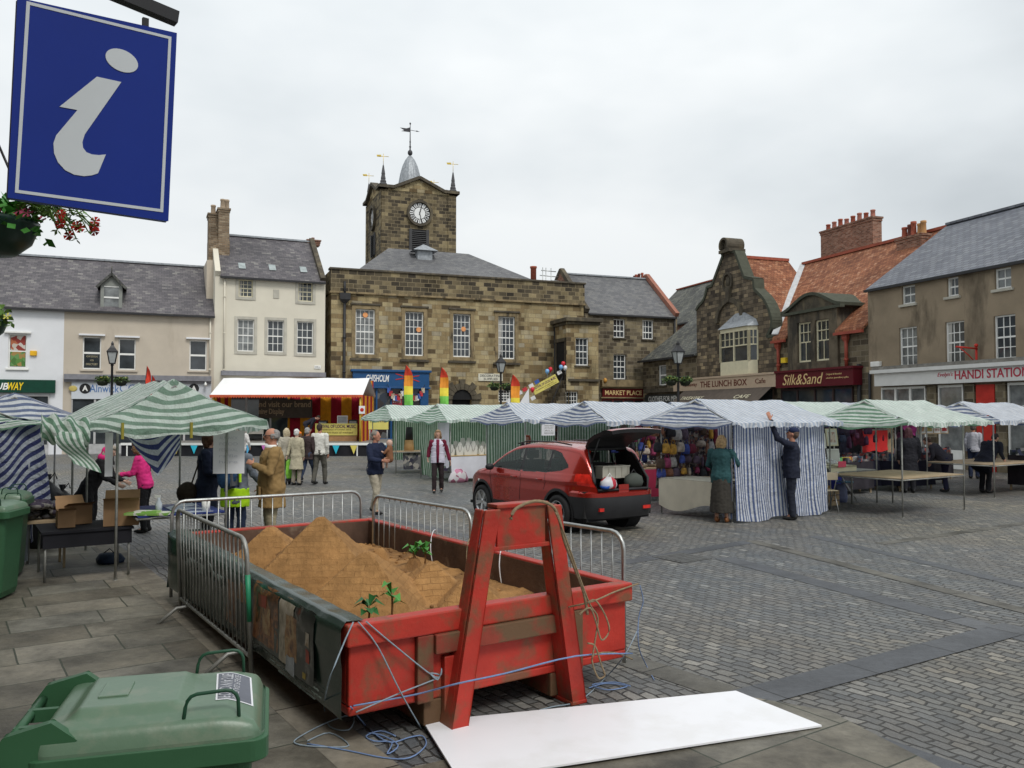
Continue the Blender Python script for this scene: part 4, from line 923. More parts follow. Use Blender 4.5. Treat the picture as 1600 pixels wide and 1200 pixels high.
q0 = FQ.rect(1289, 349, 1371, 402, 7); zt = FQ.at(1330, 353, 7)[1]
w = q0[1]-q0[0]; chimney(sk, (q0[0]+q0[1])/2, 7, w, .6, zr-1.5, zt, brickR, [(-w/2+w*(k+.6)/8.2, 0) for k in range(8)], .1, [chimR, M('pink_pot', (.4, .16, .12), .8)], .42, .13)
# brown house
bh = FQ.thing('rendered_house', 'brown stained rendered house with blue slate roof over stationery shop', 'building')
s0 = FQ.at(1357, 540)[0]; s1 = s0+16; ev = (FQ.at(1356, 453)[1]+FQ.at(1599, 408)[1])/2; zr = (FQ.at(1440, 364, 4.5)[1]+FQ.at(1599, 326, 4.5)[1])/2
hs = [FQ.rect(1409, 444, 1430, 475), FQ.rect(1479.5, 431, 1497.5, 463), FQ.rect(1554, 417, 1580, 451), FQ.rect(1405, 511, 1433, 572), FQ.rect(1477, 502, 1507, 568), FQ.rect(1553, 492, 1587, 561)]
hs = [(q[0], q[1], q[2], min(q[3], ev-.12)) for q in hs]
hs += [(hs[2][0]+3.6, hs[2][1]+3.6, hs[2][2], hs[2][3]), (hs[5][0]+3.6, hs[5][1]+3.6, hs[5][2], hs[5][3])]
wall(bh, s0, s1, ev, rBrown, hs, 9, gable=zr, rec=.12); roof(bh, s0, s1, ev, zr, 9, slateB, .12, ridge=slateB)
for k, q in enumerate(hs): window(bh, q, 2 if k in (0, 1, 2, 6) else 3, 2 if k in (0, 1, 2, 6) else 4, white, glass_mid if k in (0, 2, 3) else glass_dark, .11, .055, .03, sill=trimP)
q = FQ.at(1424, 379, 4.5); chimney(bh, q[0]+.15, 4.5, 1.5, .6, zr-2, FQ.at(1424, 374, 4.5)[1], brickR, [(-.55, 0), (-.25, .05), (.05, -.05), (.33, .05), (.58, 0)], .1, [chimR, M('dark_pot', (.14, .05, .04), .8), chimR, M('orange_pot', (.45, .24, .1), .8), M('orange_pot', (.45, .24, .1), .8)], .62, .13)
m = MB(); a = FQ.at(1366, 590, -.4)[0]; m.box(a-.1, s1, -.55, 0, 3.72, 3.86); m.box(a, s1, -.4, 0, 3.2, 3.72); sg = m.build('shop_sign', M('white_fascia', (.66, .66, .64), .5, var=.05), bh)
m = MB(); m.box(a-.1, s1, -.45, 0, 3.86, 4.0); m.build('lead_ledge', M('cracked_lead', (.2, .19, .17), .8, 0, .3, 5, .5, 10), bh)
pk = M('crimson_letters', (.45, .04, .07), .5)
def ftt(s, px0, px1, z0_, z1_, **k): text(s, sg, pk, FQ.at(px0, 590, -.4)[0], FQ.at(px1, 590, -.4)[0], z0_, z1_, -.405, **k)
ftt("Evelyn's", 1465, 1489, 3.42, 3.62, shear=.3); ftt('HANDI STATIONERY', 1492, 1640, 3.33, 3.66, bold=.012)
for px0, px1 in ((1379, 1448), (1468, 1507), (1577, 1650)):
    x0, x1 = FQ.at(px0, 610)[0], FQ.at(px1, 610)[0]; shopfront(bh, x0, x1, 3.15, 3 if px0 < 1400 else 1, white, glass_mid, .7)
x0, x1 = FQ.at(1528, 610)[0], FQ.at(1557, 610)[0]; m = MB(); m.box(x0, x1, -.1, 0, 0, 3.12); m.build('door', redp, bh)
m = MB()
for px0, px1 in ((1452, 1466), (1510, 1526), (1559, 1575)): m.box(FQ.at(px0, 610)[0], FQ.at(px1, 610)[0], -.12, 0, 0, 3.15)
m.build('pier', stoneM, bh); m = MB(); q = FQ.rect(1364, 565, 1378, 573); m.box(q[0], q[1], -.15, 0, q[2], q[3]); m.build('wall_box', white, bh, .02)
m = MB(); s_, z_ = FQ.at(1527, 545, -.1); m.tube([(s_, -.15, z_+.05), (s_, -.15, z_-.8)], .04); m.tube([(s_+.05, -.15, z_), (s_-.0, -1.1, z_+.05)], .03); m.tube([(s_, -.2, z_-.5), (s_, -.5, z_-.25), (s_, -.9, z_)], .02); m.ell((s_, -.15, z_+.12), (.07, .07, .07)); m.build('hanging_bracket', redp, bh)
pipe(bh, s0+.15, .2, 3.8, -.1, .06)
# the building the photographer stands against (its wall bounds the pavement and shades it)
w0 = Vector((-1.9, .85, 0))
ib = thing('information_office', 'stone building beside the pavement carrying the blue sign bracket', 'building', w0-B_*9, GA+pi/2)
m = MB(); m.box(0, 24, .0, 7, 0, 8.5); m.build('wall', stoneM, ib)
# ================================================================ skip full of sand
NL = Vector((-1.02, 5.26, 0)); SW, SLn = 2.3, 4.75; ZB, ZT = .2, .78
FE = Fr(NL.x, NL.y, GA)
rust = (.09, .045, .028)
redS = M('scuffed_red_paint', (.41, .034, .022), .42, 0, .16, 3.2, .2, 25, (.2, .075, .04), 2.6, .45, .3)
redD = M('muddy_red_paint', (.22, .04, .025), .7, 0, .25, 3, .25, 20, (.13, .075, .04), 2.6, .55)
rustI = M('rusty_inner_steel', (.10, .06, .042), .85, 0, .35, 3, .3, 20, (.2, .15, .11), 3.5, .36)
skip = thing('skip', 'low red hook-lift skip filled with sand, rope slung over its lifting frame', 'skip', NL, GA)
m = MB(); t = .05
m.box(0, SW, 0, SLn, ZB, ZB+.06)
m.box(0, SW, 0, t, ZB+.06, ZT-.14); m.box(0, SW, SLn-t, SLn, ZB+.06, ZT-.14)
m.box(0, t, t, SLn-t, ZB+.06, ZT-.14); m.box(SW-t, SW, t, SLn-t, ZB+.06, ZT-.14)
for a in ((-.03, SW+.03, -.05, t+.02), (-.03, SW+.03, SLn-t-.02, SLn+.05)): m.box(a[0], a[1], a[2], a[3], ZT-.14, ZT)
m.box(-.03, t+.02, t+.02, SLn-t-.02, ZT-.14, ZT); m.box(SW-t-.02, SW+.03, t+.02, SLn-t-.02, ZT-.14, ZT)
m.build('body', redS, skip, .012)
m = MB()
for x in (.62, 1.66): m.box(x-.09, x+.09, .0, SLn+.05, .03, ZB-.002)
m.build('skid_rails', redD, skip, .01)
m = MB(); m.box(.055, .075, .08, SLn-.08, ZB+.07, ZT-.02); m.box(SW-.075, SW-.055, .08, SLn-.08, ZB+.07, ZT-.02); m.box(.075, SW-.075, SLn-.095, SLn-.075, ZB+.07, ZT-.02); m.box(.075, SW-.075, .075, .09, ZB+.07, ZT-.02)
m.build('liner', rustI, skip)
m = MB()
for x in (.3, 2.0): m.tube([(x-.08, SLn-.1, .1), (x+.08, SLn-.1, .1)], .1, 16)
m.build('roller', black, skip)
m = MB()                                             # end ribs and channel
for x in (.52, 1.78): m.box(x-.06, x+.06, -.045, -.0, ZB, ZT-.142)
m.box(.58, 1.72, -.075, -.0, ZT-.27, ZT-.142); m.build('rib', redD, skip, .008)
def leg(name, xf, xt):
    m = MB(); fw = .062
    foot = Vector((xf, -.14, .01)); top = Vector((xt, -.13, 1.44)); u = (top-foot).normalized()
    # channel: web plate plus two flanges
    def plate(x0f, x1f, x0t, x1t, y0, y1):
        v = [(x0f, y0, .01), (x1f, y0, .01), (x1f, y1, .01), (x0f, y1, .01), (x0t, y0+.05, 1.44), (x1t, y0+.05, 1.44), (x1t, y1, 1.44), (x0t, y1, 1.44)]
        m.raw(v, [(3, 2, 1, 0), (4, 5, 6, 7), (0, 1, 5, 4), (1, 2, 6, 5), (2, 3, 7, 6), (3, 0, 4, 7)])
    plate(xf-fw, xf+fw, xt-fw, xt+fw, -.17, -.148); plate(xf-fw, xf-fw+.02, xt-fw, xt-fw+.02, -.148, -.0); plate(xf+fw-.02, xf+fw, xt+fw-.02, xt+fw, -.148, -.0)
    m.box(xf-fw-.01, xf+fw+.01, -.175, .1, .0, .03)
    m.box(xf-fw+.02, xf+fw-.02, -.05, -.0, .03, ZT-.3)
    return m.build(name, redS, skip, .008)
leg('frame_leg', .70, .98); leg('frame_leg', 1.70, 1.50)
m = MB(); m.box(1.035, 1.445, -.11, -.08, 1.16, 1.455); m.box(1.02, 1.46, -.13, -.0, 1.442, 1.47); m.box(1.0, 1.48, -.12, -.0, 1.15, 1.18); m.build('frame_head', redS, skip, .006)
# sand
sandM = M('damp_sand', (.34, .18, .066), .95, 0, .2, 3.5, .6, 55, (.2, .105, .042), 2.2, .45)
sandC = brick('carved_sand', [(0, (.31, .165, .062)), (.5, (.335, .18, .068)), (1, (.35, .19, .072))], .15, .055, .0028, (.25, .13, .048), .7, .95, .5, .06, .28, 2.5, .2, wear=1)
pyr = [(-1.77, 7.72, 1.17, .80, 0.12, 1.0), (-1.22, 7.02, .97, .66, -.02, .92), (-2.36, 8.17, 1.02, .62, .1, .95), (-.72, 7.42, .8, .45, .25, .85), (-.35, 7.15, .74, .3, .1, .85), (-2.75, 7.9, .8, .4, .2, .9)]
inv = Matrix.Rotation(-GA, 4, 'Z')
def sandh(x, y):
    w = NL+A_*x+B_*y
    b = .50+.05*noise.noise(Vector((w.x*1.3, w.y*1.3, 0)))+.035*noise.noise(Vector((w.x*5, w.y*5, 3)))+.012*noise.noise(Vector((w.x*14, w.y*14, 9)))
    best = b; k = -1
    for i, (cx, cy, h, r, rot, sl_) in enumerate(pyr):
        dx, dy = w.x-cx, w.y-cy; u = dx*cos(rot)+dy*sin(rot); v = -dx*sin(rot)+dy*cos(rot)
        q = h-sl_*max(abs(u), abs(v)); q = min(q, h-.03+.012*noise.noise(Vector((w.x*20, w.y*20, 2))))+.010*noise.noise(Vector((w.x*9, w.y*9, 5)))+.006*noise.noise(Vector((w.x*26, w.y*26, 7)))-.03*max(0, noise.noise(Vector((w.x*4.3, w.y*4.3, i*3)))-.35)
        if q > best: best = q; k = i
    for lx, ly, lr in ((-1.45, 9.05, .11), (-1.98, 6.95, .0), (-1.0, 8.6, .08)):
        d = hypot(w.x-lx, w.y-ly)
        if d < lr: best = max(best, b+sqrt(lr*lr-d*d)*1.3)
    return best, k
m = MB(); nx, ny = 92, 180; X0, X1, Y0, Y1 = .078, SW-.078, .092, SLn-.098
H = [[sandh(X0+(X1-X0)*i/nx, Y0+(Y1-Y0)*j/ny) for j in range(ny+1)] for i in range(nx+1)]
for i in range(nx+1):
    for j in range(ny+1): m.v.append(Vector((X0+(X1-X0)*i/nx, Y0+(Y1-Y0)*j/ny, H[i][j][0])))
for i in range(nx):
    for j in range(ny):
        f = [i*(ny+1)+j, (i+1)*(ny+1)+j, (i+1)*(ny+1)+j+1, i*(ny+1)+j+1]; ks = {H[a][b][1] for a, b in ((i, j), (i+1, j), (i+1, j+1), (i, j+1))}
        m.f.append(f); k = H[i][j][1]; uv = None
        if k >= 0:
            cx, cy, h, r, rot, sl_ = pyr[k]; uv = []
            c_ = sum((m.v[a] for a in f), Vector())/4; w = NL+A_*c_.x+B_*c_.y; dx, dy = w.x-cx, w.y-cy
            side = abs(dx*cos(rot)+dy*sin(rot)) > abs(-dx*sin(rot)+dy*cos(rot))
            for a in f:
                w = NL+A_*m.v[a].x+B_*m.v[a].y; dx, dy = w.x-cx, w.y-cy; u = dx*cos(rot)+dy*sin(rot); v = -dx*sin(rot)+dy*cos(rot)
                uv.append(((v if side else u)+.7*k, m.v[a].z*1.25))
        m.u.append(uv); m.mi.append(1 if ks == {k} and k >= 0 else 0); m.sm.append(k < 0)
sp_ = m.build('sand_heap', [sandM, sandC]); place(sp_, NL, GA); tag(sp_, 'brown builders sand shaped into brick-marked pyramids inside the red skip', 'sand')
r = random.Random(2); m = MB()
for k in range(420):
    x = X0+.05+(X1-X0-.1)*r.random(); y = Y0+.05+(Y1-Y0-.1)*r.random(); z, kk = sandh(x, y)
    if kk >= 0: continue
    q = .008+.022*r.random()**2; m.ell((x, y, z+q*.3), (q, q*(.6+.4*r.random()), q*.7), 6, T=Matrix.Rotation(r.random()*3, 4, 'Z'))
tag(m.build('sand_clods', sandM, sp_), kind='stuff')
# small green plants in the sand
leafG = M('plant_leaf', (.07, .26, .045), .45, 0, .3, 8); leafD = M('dark_leaf', (.03, .13, .035), .45, 0, .3, 8); stick = M('plant_stalk', (.22, .12, .05), .8)
def sprout(px, py, z, lab, hh=.16, n=7, mt=leafG, seed=1, sp=.09):
    p = G(px, py, z); r = random.Random(seed); o = thing('seedling', lab, 'plant', p, 0, 'green plants in the sand')
    m = MB(); m.tube([(0, 0, -.05), (.005, 0, hh*.5), (0, 0, hh)], .008, 6); m.build('stalk', stick, o); m = MB()
    for k in range(n):
        a = 2*pi*k/n+r.random()*.5; l = sp*(.8+.5*r.random()); w = l*.42; z0 = hh*(.45+.6*r.random()); up = .9*r.random()-.1
        d = Vector((cos(a), sin(a), 0)); s_ = Vector((-sin(a), cos(a), 0)); b0 = Vector((0, 0, z0))
        q = [b0, b0+d*l*.4+s_*w+Vector((0, 0, l*(.3+up))), b0+d*l+Vector((0, 0, l*(up-.1))), b0+d*l*.4-s_*w+Vector((0, 0, l*(.3+up))), b0+d*l*.45+Vector((0, 0, l*(.18+up)))]
        m.raw(q, [(0, 1, 4), (1, 2, 4), (2, 3, 4), (3, 0, 4)])
    m.build('leaves', mt, o); return o
sprout(576, 968, .6, 'low dark green plant nearest the left front corner of the sand', .1, 9, leafD, 1, .1)
sprout(612, 962, .6, 'bright green upright plant beside the dark one at the sand edge', .17, 5, leafG, 2, .1)
sprout(646, 880, .56, 'left one of two small palms beyond the sand pyramids', .12, 8, leafG, 3, .1); sprout(664, 880, .56, 'right one of two small palms beyond the sand pyramids', .13, 8, leafG, 4, .1)
# printed banner over the left side
ban = thing('banner', 'dark green printed banner draped along the left side of the red skip', 'banner', NL, GA)
bg_ = M('banner_green', (.014, .036, .028), .22, 0, .2, 1.5, .3, 3, spec=.7)
m = MB(); prof = [(.1, ZT+.012), (-.02, ZT+.018), (-.055, ZT-.03), (-.062, ZT-.2), (-.05, .5), (-.045, .3), (-.04, ZB-.01)]
def bfn(u, v):
    k = v*(len(prof)-1); i = min(int(k), len(prof)-2); f = k-i; x = prof[i][0]*(1-f)+prof[i+1][0]*f; z = prof[i][1]*(1-f)+prof[i+1][1]*f
    y = .0+(SLn+.02)*u; far = max(0, (u-.9)/.1); x -= .07*sin(far*pi/2)*min(1, v*3)*(1-far*.4) if far > 0 else 0; z += .01*noise.noise(Vector((y*4, z*4, 0))); x += .012*noise.noise(Vector((y*2.5, z*2.5, 2)))*min(1, v*4)
    return (x, y, z+.02*far)
m.grid(bfn, 90, 24, flip=False); m.grid(lambda u, v: (-.1+.02*sin(v*3)+u*.4, SLn+.035+.1*sin(u*pi/2), (ZB-.01)+(ZT+.02-ZB)*v), 8, 6); m.build('sheet', bg_, ban)
pp = [M('print_'+n, c, .35, 0, .5, 7) for n, c in (('grey', (.3, .33, .36)), ('brown', (.1, .045, .025)), ('orange', (.28, .12, .04)), ('cream', (.42, .36, .28)), ('red', (.35, .05, .03)), ('night', (.02, .02, .025)), ('yellow', (.45, .33, .05)), ('slate', (.07, .09, .09)))]
def collage(name, stops, sc):
    m, N, L, B = mk(name); o_ = N.new('ShaderNodeTexCoord').outputs['Object']; n = _noise(N, L, o_, sc, 5, .6); L.new(_ramp(N, L, n.outputs[0], stops).outputs[0], B.inputs['Base Color']); B.inputs['Roughness'].default_value = .28; return m
pp[1] = collage('food_photo', [(.3, (.02, .012, .01)), (.45, (.12, .05, .025)), (.52, (.34, .14, .05)), (.6, (.1, .03, .02)), (.7, (.45, .36, .25))], 7)
pp[2] = collage('warm_photo', [(.3, (.08, .03, .02)), (.48, (.32, .15, .05)), (.58, (.42, .28, .13)), (.7, (.12, .05, .02))], 11)
pp[3] = collage('pale_photo', [(.3, (.12, .09, .06)), (.48, (.38, .33, .25)), (.6, (.5, .45, .38)), (.7, (.3, .2, .1))], 8)
pp[5] = collage('dark_photo', [(.35, (.012, .014, .015)), (.52, (.03, .035, .035)), (.62, (.14, .14, .13)), (.68, (.03, .02, .02)), (.76, (.3, .08, .04))], 6)
pp[7] = collage('slate_photo', [(.35, (.03, .04, .04)), (.55, (.07, .085, .08)), (.68, (.2, .22, .21))], 5)
def panel(y0, y1, z0, z1, mt, dx=0, rag=0):
    m = MB(); n = 8
    def fn(u, v):
        y = y0+(y1-y0)*u; z = z0+(z1-z0)*v; e_ = .3*rag*noise.noise(Vector((y*9, z*9, 4)))
        zz = min(z, ZT+.018); x = -.062 if zz < ZT-.05 else -.062+.045*(zz-(ZT-.05))/.068
        x += -.004-dx-(.012*abs(noise.noise(Vector((y*2.5, z*2.5, 2)))))
        return (x+.0, y+e_*(.04 if 0 < u < 1 or True else 0), z+e_*.03)
    m.grid(fn, n, n); m.build('printed_picture', mt, ban)
panel(1.1, 2.5, .30, ZT-.02, pp[7]); panel(1.15, 1.75, .33, ZT-.01, pp[1], .002, 1); panel(1.3, 1.5, .42, .62, pp[2], .004, 2); panel(1.8, 2.2, .3, ZT-.02, pp[5], .002, 1); panel(.82, 1.12, .30, ZT-.01, pp[3], .002, 1)
panel(.75, .98, .36, .66, pp[2], .004, 2); panel(.42, .8, .28, ZT-.02, pp[5], .003, 1); panel(.5, .58, .52, .62, pp[3], .006, 2); panel(.5, .56, .42, .5, pp[4], .007, 2); panel(.78, .95, .26, .38, pp[0], .006, 2); panel(.55, .61, .3, .34, pp[6], .007)
panel(1.85, 2.15, .55, .7, pp[2], .005, 2); panel(1.4, 1.62, .6, .7, pp[4], .005, 2); panel(2.2, 2.5, .3, .66, pp[1], .003, 1)
T = Matrix.Translation((0, 0, 0)) @ Matrix(((0, 1, 0, -.012), (-1, 0, 0, 0), (0, 0, 1, 0), (0, 0, 0, 1)))
prn = M('printed_grey_text', (.16, .19, .17), .5)
text('Songful Pawr', ban, prn, -4.05, -2.62, .50, .70, -.068+.012, .004, T=T, bold=-.01)
for k, (s, a, b) in enumerate((('Have a great day out at Alnwick with', 1.5, .35), ('family and friends in the gardens & market', 1.35, .3), ('every weekend through the summer', 1.15, .4))):
    text(s, ban, prn, -a, -b, .27-.035*k, .29-.035*k, -.064+.012, .003, T=T)

# ================================================================ crowd barriers
def barrier(p0, p1, lab, lean=0, h=1.1, feet=True, pm=galv, paint=False):
    p0 = Vector((p0[0], p0[1], 0)); p1 = Vector((p1[0], p1[1], 0)); d = p1-p0; L_ = d.length; o = thing('crowd_barrier', lab, 'barrier', p0, atan2(d.y, d.x), 'steel crowd barriers around the skip')
    o.rotation_mode = 'XYZ'; o.rotation_euler = (lean, 0, atan2(d.y, d.x)); r = .14; zb = .17
    pts = [(0, 0, .03), (0, 0, h-r)]+[(r-r*cos(a), 0, h-r+r*sin(a)) for a in (pi/8, pi/4, 3*pi/8)]+[(r, 0, h), (L_-r, 0, h)]+[(L_-r+r*sin(a), 0, h-r+r*cos(a)) for a in (pi/8, pi/4, 3*pi/8)]+[(L_, 0, h-r), (L_, 0, .03)]
    m = MB(); m.tube(pts, .019, 10); m.tube([(0, 0, zb), (L_, 0, zb)], .017, 8); m.build('frame', pm, o)
    n = int(L_/.125); m = MB()
    for k in range(1, n): x = L_*k/n; zt = h if r < x < L_-r else h-r+sqrt(max(0, r*r-(r-min(x, L_-x))**2)); m.tube([(x, 0, zb), (x, 0, zt)], .007, 6)
    m.build('bars', pm, o)
    for x in (.3, L_-.3):
        m = MB(); m.tube([(x, -.28, .02), (x, -.1, zb-.03), (x, .1, zb-.03), (x, .28, .02)], .017, 8); m.build('foot', pm, o)
    if paint:
        m = MB(); m.tube([(L_, 0, .45), (L_, 0, h-.28)], .0205, 10); m.build('green_tape', M('green_tape', (.03, .25, .13), .4), o)
    return o
barrier((-3.45, 8.75), (-2.06, 6.66), 'dull steel barrier leaning on the green banner, one post wrapped green', .05, pm=galvd, paint=True)
barrier((-3.83, 9.42), (-1.93, 10.68), 'steel barrier behind the skip in front of the tan coated man')
barrier((-1.68, 10.15), (-.42, 8.55), 'steel barrier between the skip and the front of the red car')
b4 = barrier((-.36, 8.6), (.93, 6.98), 'steel barrier right of the skip, its end below the car bumper', paint=False)

# ================================================================ wheelie bins
binG = M('green_bin_plastic', (.035, .105, .05), .45, 0, .1, 2, .12, 8, (.16, .19, .13), 5, .27)
binL = M('pale_green_lid', (.105, .175, .115), .36, 0, .12, 2.2, .15, 8, (.17, .21, .15), 3.5, .42, .45)  # lid paler than the body: sky reflection put into its colour
def wbin(loc, rz, lab, label=False, hgt=1.0):
    o = thing('wheelie_bin', lab, 'bin', loc, rz, 'green wheelie bins'); m = MB(); n = 24
    def rr(hx, hy, z, cx=0, r=.06, k=6):
        out = []
        for sx, sy, a0 in ((1, 1, 0), (-1, 1, pi/2), (-1, -1, pi), (1, -1, 3*pi/2)):
            for i in range(k+1): a = a0+pi/2*i/k; out.append((cx+sx*(hx-r)+r*cos(a), sy*(hy-r)+r*sin(a), z))
        return out
    m.loft([rr(.25, .22, .03, .02), rr(.27, .235, .1, .02), rr(.33, .265, hgt-.12, 0), rr(.335, .268, hgt-.11, 0)], sm=False)
    m.loft([rr(.375, .3, hgt-.11, 0), rr(.385, .305, hgt-.105), rr(.385, .305, hgt-.035), rr(.375, .3, hgt-.03)], sm=False)
    m.box(-.42, -.36, -.26, .26, hgt-.3, hgt-.06); m.build('body', binG, o, .006)
    m = MB()
    def lf(u, v):
        x = -.37+.74*u; y = -.3+.6*v; e_ = max(abs(2*u-1)**1, abs(2*v-1)); ed = 1-max(abs(2*u-1), abs(2*v-1))
        z = hgt-.02+.055*min(1, ed/.09)**.5+.03*min(1, ed/.35)
        pl_ = min(1, max(0, (.34-abs(y)*1.55-.02)/.05)) if -.28 < x < .12 else 0; pl_ *= min(1, max(0, (x+.28)/.04))*min(1, max(0, (.12-x)/.05)); z += .022*pl_
        if x > .2: z -= .035*((x-.2)/.17)**2
        cr = .07; ax, ay = abs(x)-(.37-cr), abs(y)-(.3-cr)
        if ax > 0 and ay > 0:
            d_ = hypot(ax, ay)
            if d_ > cr: x = math.copysign(.37-cr+ax*cr/d_, x); y = math.copysign(.3-cr+ay*cr/d_, y)
        return (x, y, z)
    m.grid(lf, 74, 60); m.grid(lambda u, v: ((lf(u, 0)[0], lf(u, 0)[1]-.0, hgt-.06+v*.04) ), 40, 1); m.grid(lambda u, v: ((lf(u, 1)[0], lf(u, 1)[1], hgt-.06+v*.04)), 40, 1, flip=True); m.grid(lambda u, v: (lf(1, u)[0], lf(1, u)[1], hgt-.06+v*.04), 40, 1)
    lid = m.build('lid', binL, o)
    m = MB(); m.box(-.2, -.1, -.08, .08, hgt+.085, hgt+.093); m.build('emblem_panel', binL, lid, .003)
    for s in (1, -1):                                 # wire lid handles
        m = MB(); y = s*.255; x0 = .1; m.tube([(x0, y, hgt+.02), (x0+.008, y, hgt+.085), (x0+.014, y, hgt+.105), (x0+.026, y, hgt+.12), (x0+.045, y, hgt+.127), (x0+.14, y, hgt+.132), (x0+.16, y, hgt+.128), (x0+.174, y, hgt+.115), (x0+.181, y, hgt+.098), (x0+.185, y, hgt+.02)], .0065, 10); m.build('lid_handle', M('green_wire', (.02, .07, .04), .4), lid)
    for s in (1, -1):                                 # hinge arms and grip bar
        m = MB(); m.prism([(-.22, hgt+.02), (-.3, hgt+.085), (-.44, hgt+.05), (-.49, hgt-.02), (-.47, hgt-.08), (-.38, hgt-.06)], s*.27-.02, s*.27+.02); m.build('hinge_arm', binG, o, .012)
    m = MB(); m.tube([(-.45, -.27, hgt-.0), (-.45, .27, hgt-.0)], .016, 12)
    for y in (-.09, .09): m.box(-.46, -.36, y-.012, y+.012, hgt-.03, hgt+.015)
    m.build('grip_bar', binG, o)
    for s in (1, -1): m = MB(); m.tube([(-.3, s*.2, .1), (-.3, s*.26, .1)], .1, 20); m.build('wheel', black, o)
    if label:
        m = MB(); z = hgt+.058
        pts = [(.185, .17), (.315, .19), (.33, -.13), (.2, -.15)]
        def q(x, y): return lf((x+.37)/.74, (y+.3)/.6)[2]+.002
        def bl(u, v): x = (pts[0][0]*(1-u)+pts[1][0]*u)*(1-v)+(pts[3][0]*(1-u)+pts[2][0]*u)*v; y = (pts[0][1]*(1-u)+pts[1][1]*u)*(1-v)+(pts[3][1]*(1-u)+pts[2][1]*u)*v; return x, y
        m.grid(lambda u, v: (*bl(u, v), q(*bl(u, v))), 10, 16); lb_ = m.build('sticker_border', paper, lid)
        m = MB(); m.grid(lambda u, v: (*bl(.05+.9*u, .03+.94*v), q(*bl(.05+.9*u, .03+.94*v))+.0012), 10, 16, flip=False); m.build('sticker', M('sticker_grey', (.13, .14, .17), .5), lid)
        for s_, xx, ww in (('FOOD WASTE', .205, .045), ('NO GLASS PLEASE', .255, .022)):
            t_ = text(s_, lid, paper, -.13, .15, xx, xx+ww, 0, .0005, bold=.01)
            for v in t_.data.vertices: a, b, c = v.co; x = c; y = a; v.co = (x, y, q(x, y)+.003)
    return o
wbin((-1.30, 3.12, 0), radians(16), 'green wheelie bin with grey sticker nearest the camera', True, 1.0)
wbin((-6.0, 9.5, 0), radians(8), 'tall green wheelie bin at the left edge beside the striped curtain', hgt=1.03)
wbin((-6.6, 10.7, 0), radians(20), 'green bin half hidden behind the other bin at the left edge', hgt=1.03)

# ================================================================ white board on the ground
m = MB(); c0, c1, c2 = G(661, 1137), G(1150, 1088), G(1284, 1140); n_ = Vector((-.295, 4.74, 0))-c0
z0, z1 = .03, .042; m.raw([c0+n_+Vector((0, 0, z0)), c2+Vector((0, 0, z0-.012)), c1+Vector((0, 0, z0)), c0+Vector((0, 0, z0)), c0+n_+Vector((0, 0, z1)), c2+Vector((0, 0, z1-.012)), c1+Vector((0, 0, z1)), c0+Vector((0, 0, z1))], [(3, 2, 1, 0), (4, 5, 6, 7), (0, 1, 5, 4), (1, 2, 6, 5), (2, 3, 7, 6), (3, 0, 4, 7)])
tag(m.build('white_board', M('white_laminate', (.83, .84, .87), .35, 0, .02, 2, .05, 4, (.78, .785, .80), 1.6, .45)), 'large blank white sheet of board lying flat by the skip feet', 'board')

# ================================================================ ropes
def rope(name, px, off, lab, mat, r=.008, smooth=4, grp='ropes tied round the skip', ground=False):
    P3 = []
    for p in px:
        if isinstance(p, Vector): P3.append(p); continue
        o_ = p[2] if len(p) > 2 else off
        if o_ == 'g': q = G(p[0], p[1], .012); P3.append(q)
        else: s_, z_ = FE.at(p[0], p[1], o_); P3.append(NL+A_*s_+B_*o_+Vector((0, 0, max(z_, .012))))
    out = []
    for i in range(len(P3)-1):                        # Catmull-Rom
        a = P3[max(i-1, 0)]; b = P3[i]; c = P3[i+1]; d = P3[min(i+2, len(P3)-1)]
        for k in range(smooth): t = k/smooth; out.append(.5*((2*b)+(c-a)*t+(2*a-5*b+4*c-d)*t*t+(3*b-a-3*c+d)*t**3))
    out.append(P3[-1]); m = MB(); m.tube(out, r*.8, 7); o = m.build(name, mat); return tag(o, lab, 'rope', grp)
rb = M('blue_cord', (.16, .24, .42), .7, 0, .15, 40); rg = M('grey_blue_cord', (.25, .31, .36), .75, 0, .15, 40); rh = M('hemp_rope', (.24, .18, .11), .85, 0, .25, 40, .3, 80)
rope('rope', [(798, 812), (806, 795), (835, 783), (862, 790), (874, 812), (882, 845), (897, 885), (912, 925), (918, 960)], -.33, 'thick brown rope bent over the head of the lifting frame', rh, .014)
rope('rope', [(868, 800), (884, 840), (905, 900), (922, 945), (934, 965), (930, 1000), (925, 1030)], -.34, 'thin brown rope hanging down the right frame leg', rh, .008)
rope('rope', [(918, 942), (930, 938), (945, 960), (952, 985), (940, 1000), (932, 975), (922, 950), (905, 960)], -.35, 'looped tail of brown rope hanging beside the right frame leg', rh, .008)
rope('rope', [(997, 912, -.07), (960, 925, -.08), (925, 940, -.3), (880, 950, -.1)], -.1, 'brown rope running from the skip corner to the right leg', rh, .008)
rope('rope', [(918, 1005, -.33), (930, 1010, -.34), (940, 1040, -.34), (945, 1055, -.34), (934, 1058, -.33), (926, 1025, -.33), (960, 1020, -.1), (988, 1030, -.06)], -.3, 'brown rope loop hanging below the right frame leg', rh, .008)
rope('rope', [(552, 1103, -.06), (650, 1085, -.07), (715, 1068, -.33), (790, 1052, -.33), (900, 1025, -.33), (988, 1021, -.07)], -.2, 'taut blue cord stretched across the whole end of the skip', rb, .007)
rope('rope', [(572, 971, -.07), (612, 1005, -.06), (680, 1058, -.06), (690, 1045, -.07), (684, 1062, -.07), (672, 1052, -.06), (686, 1058, -.06), (620, 1085, -.05), (556, 1113, -.06)], -.06, 'grey cord knotted on the left panel of the skip end', rg, .006)
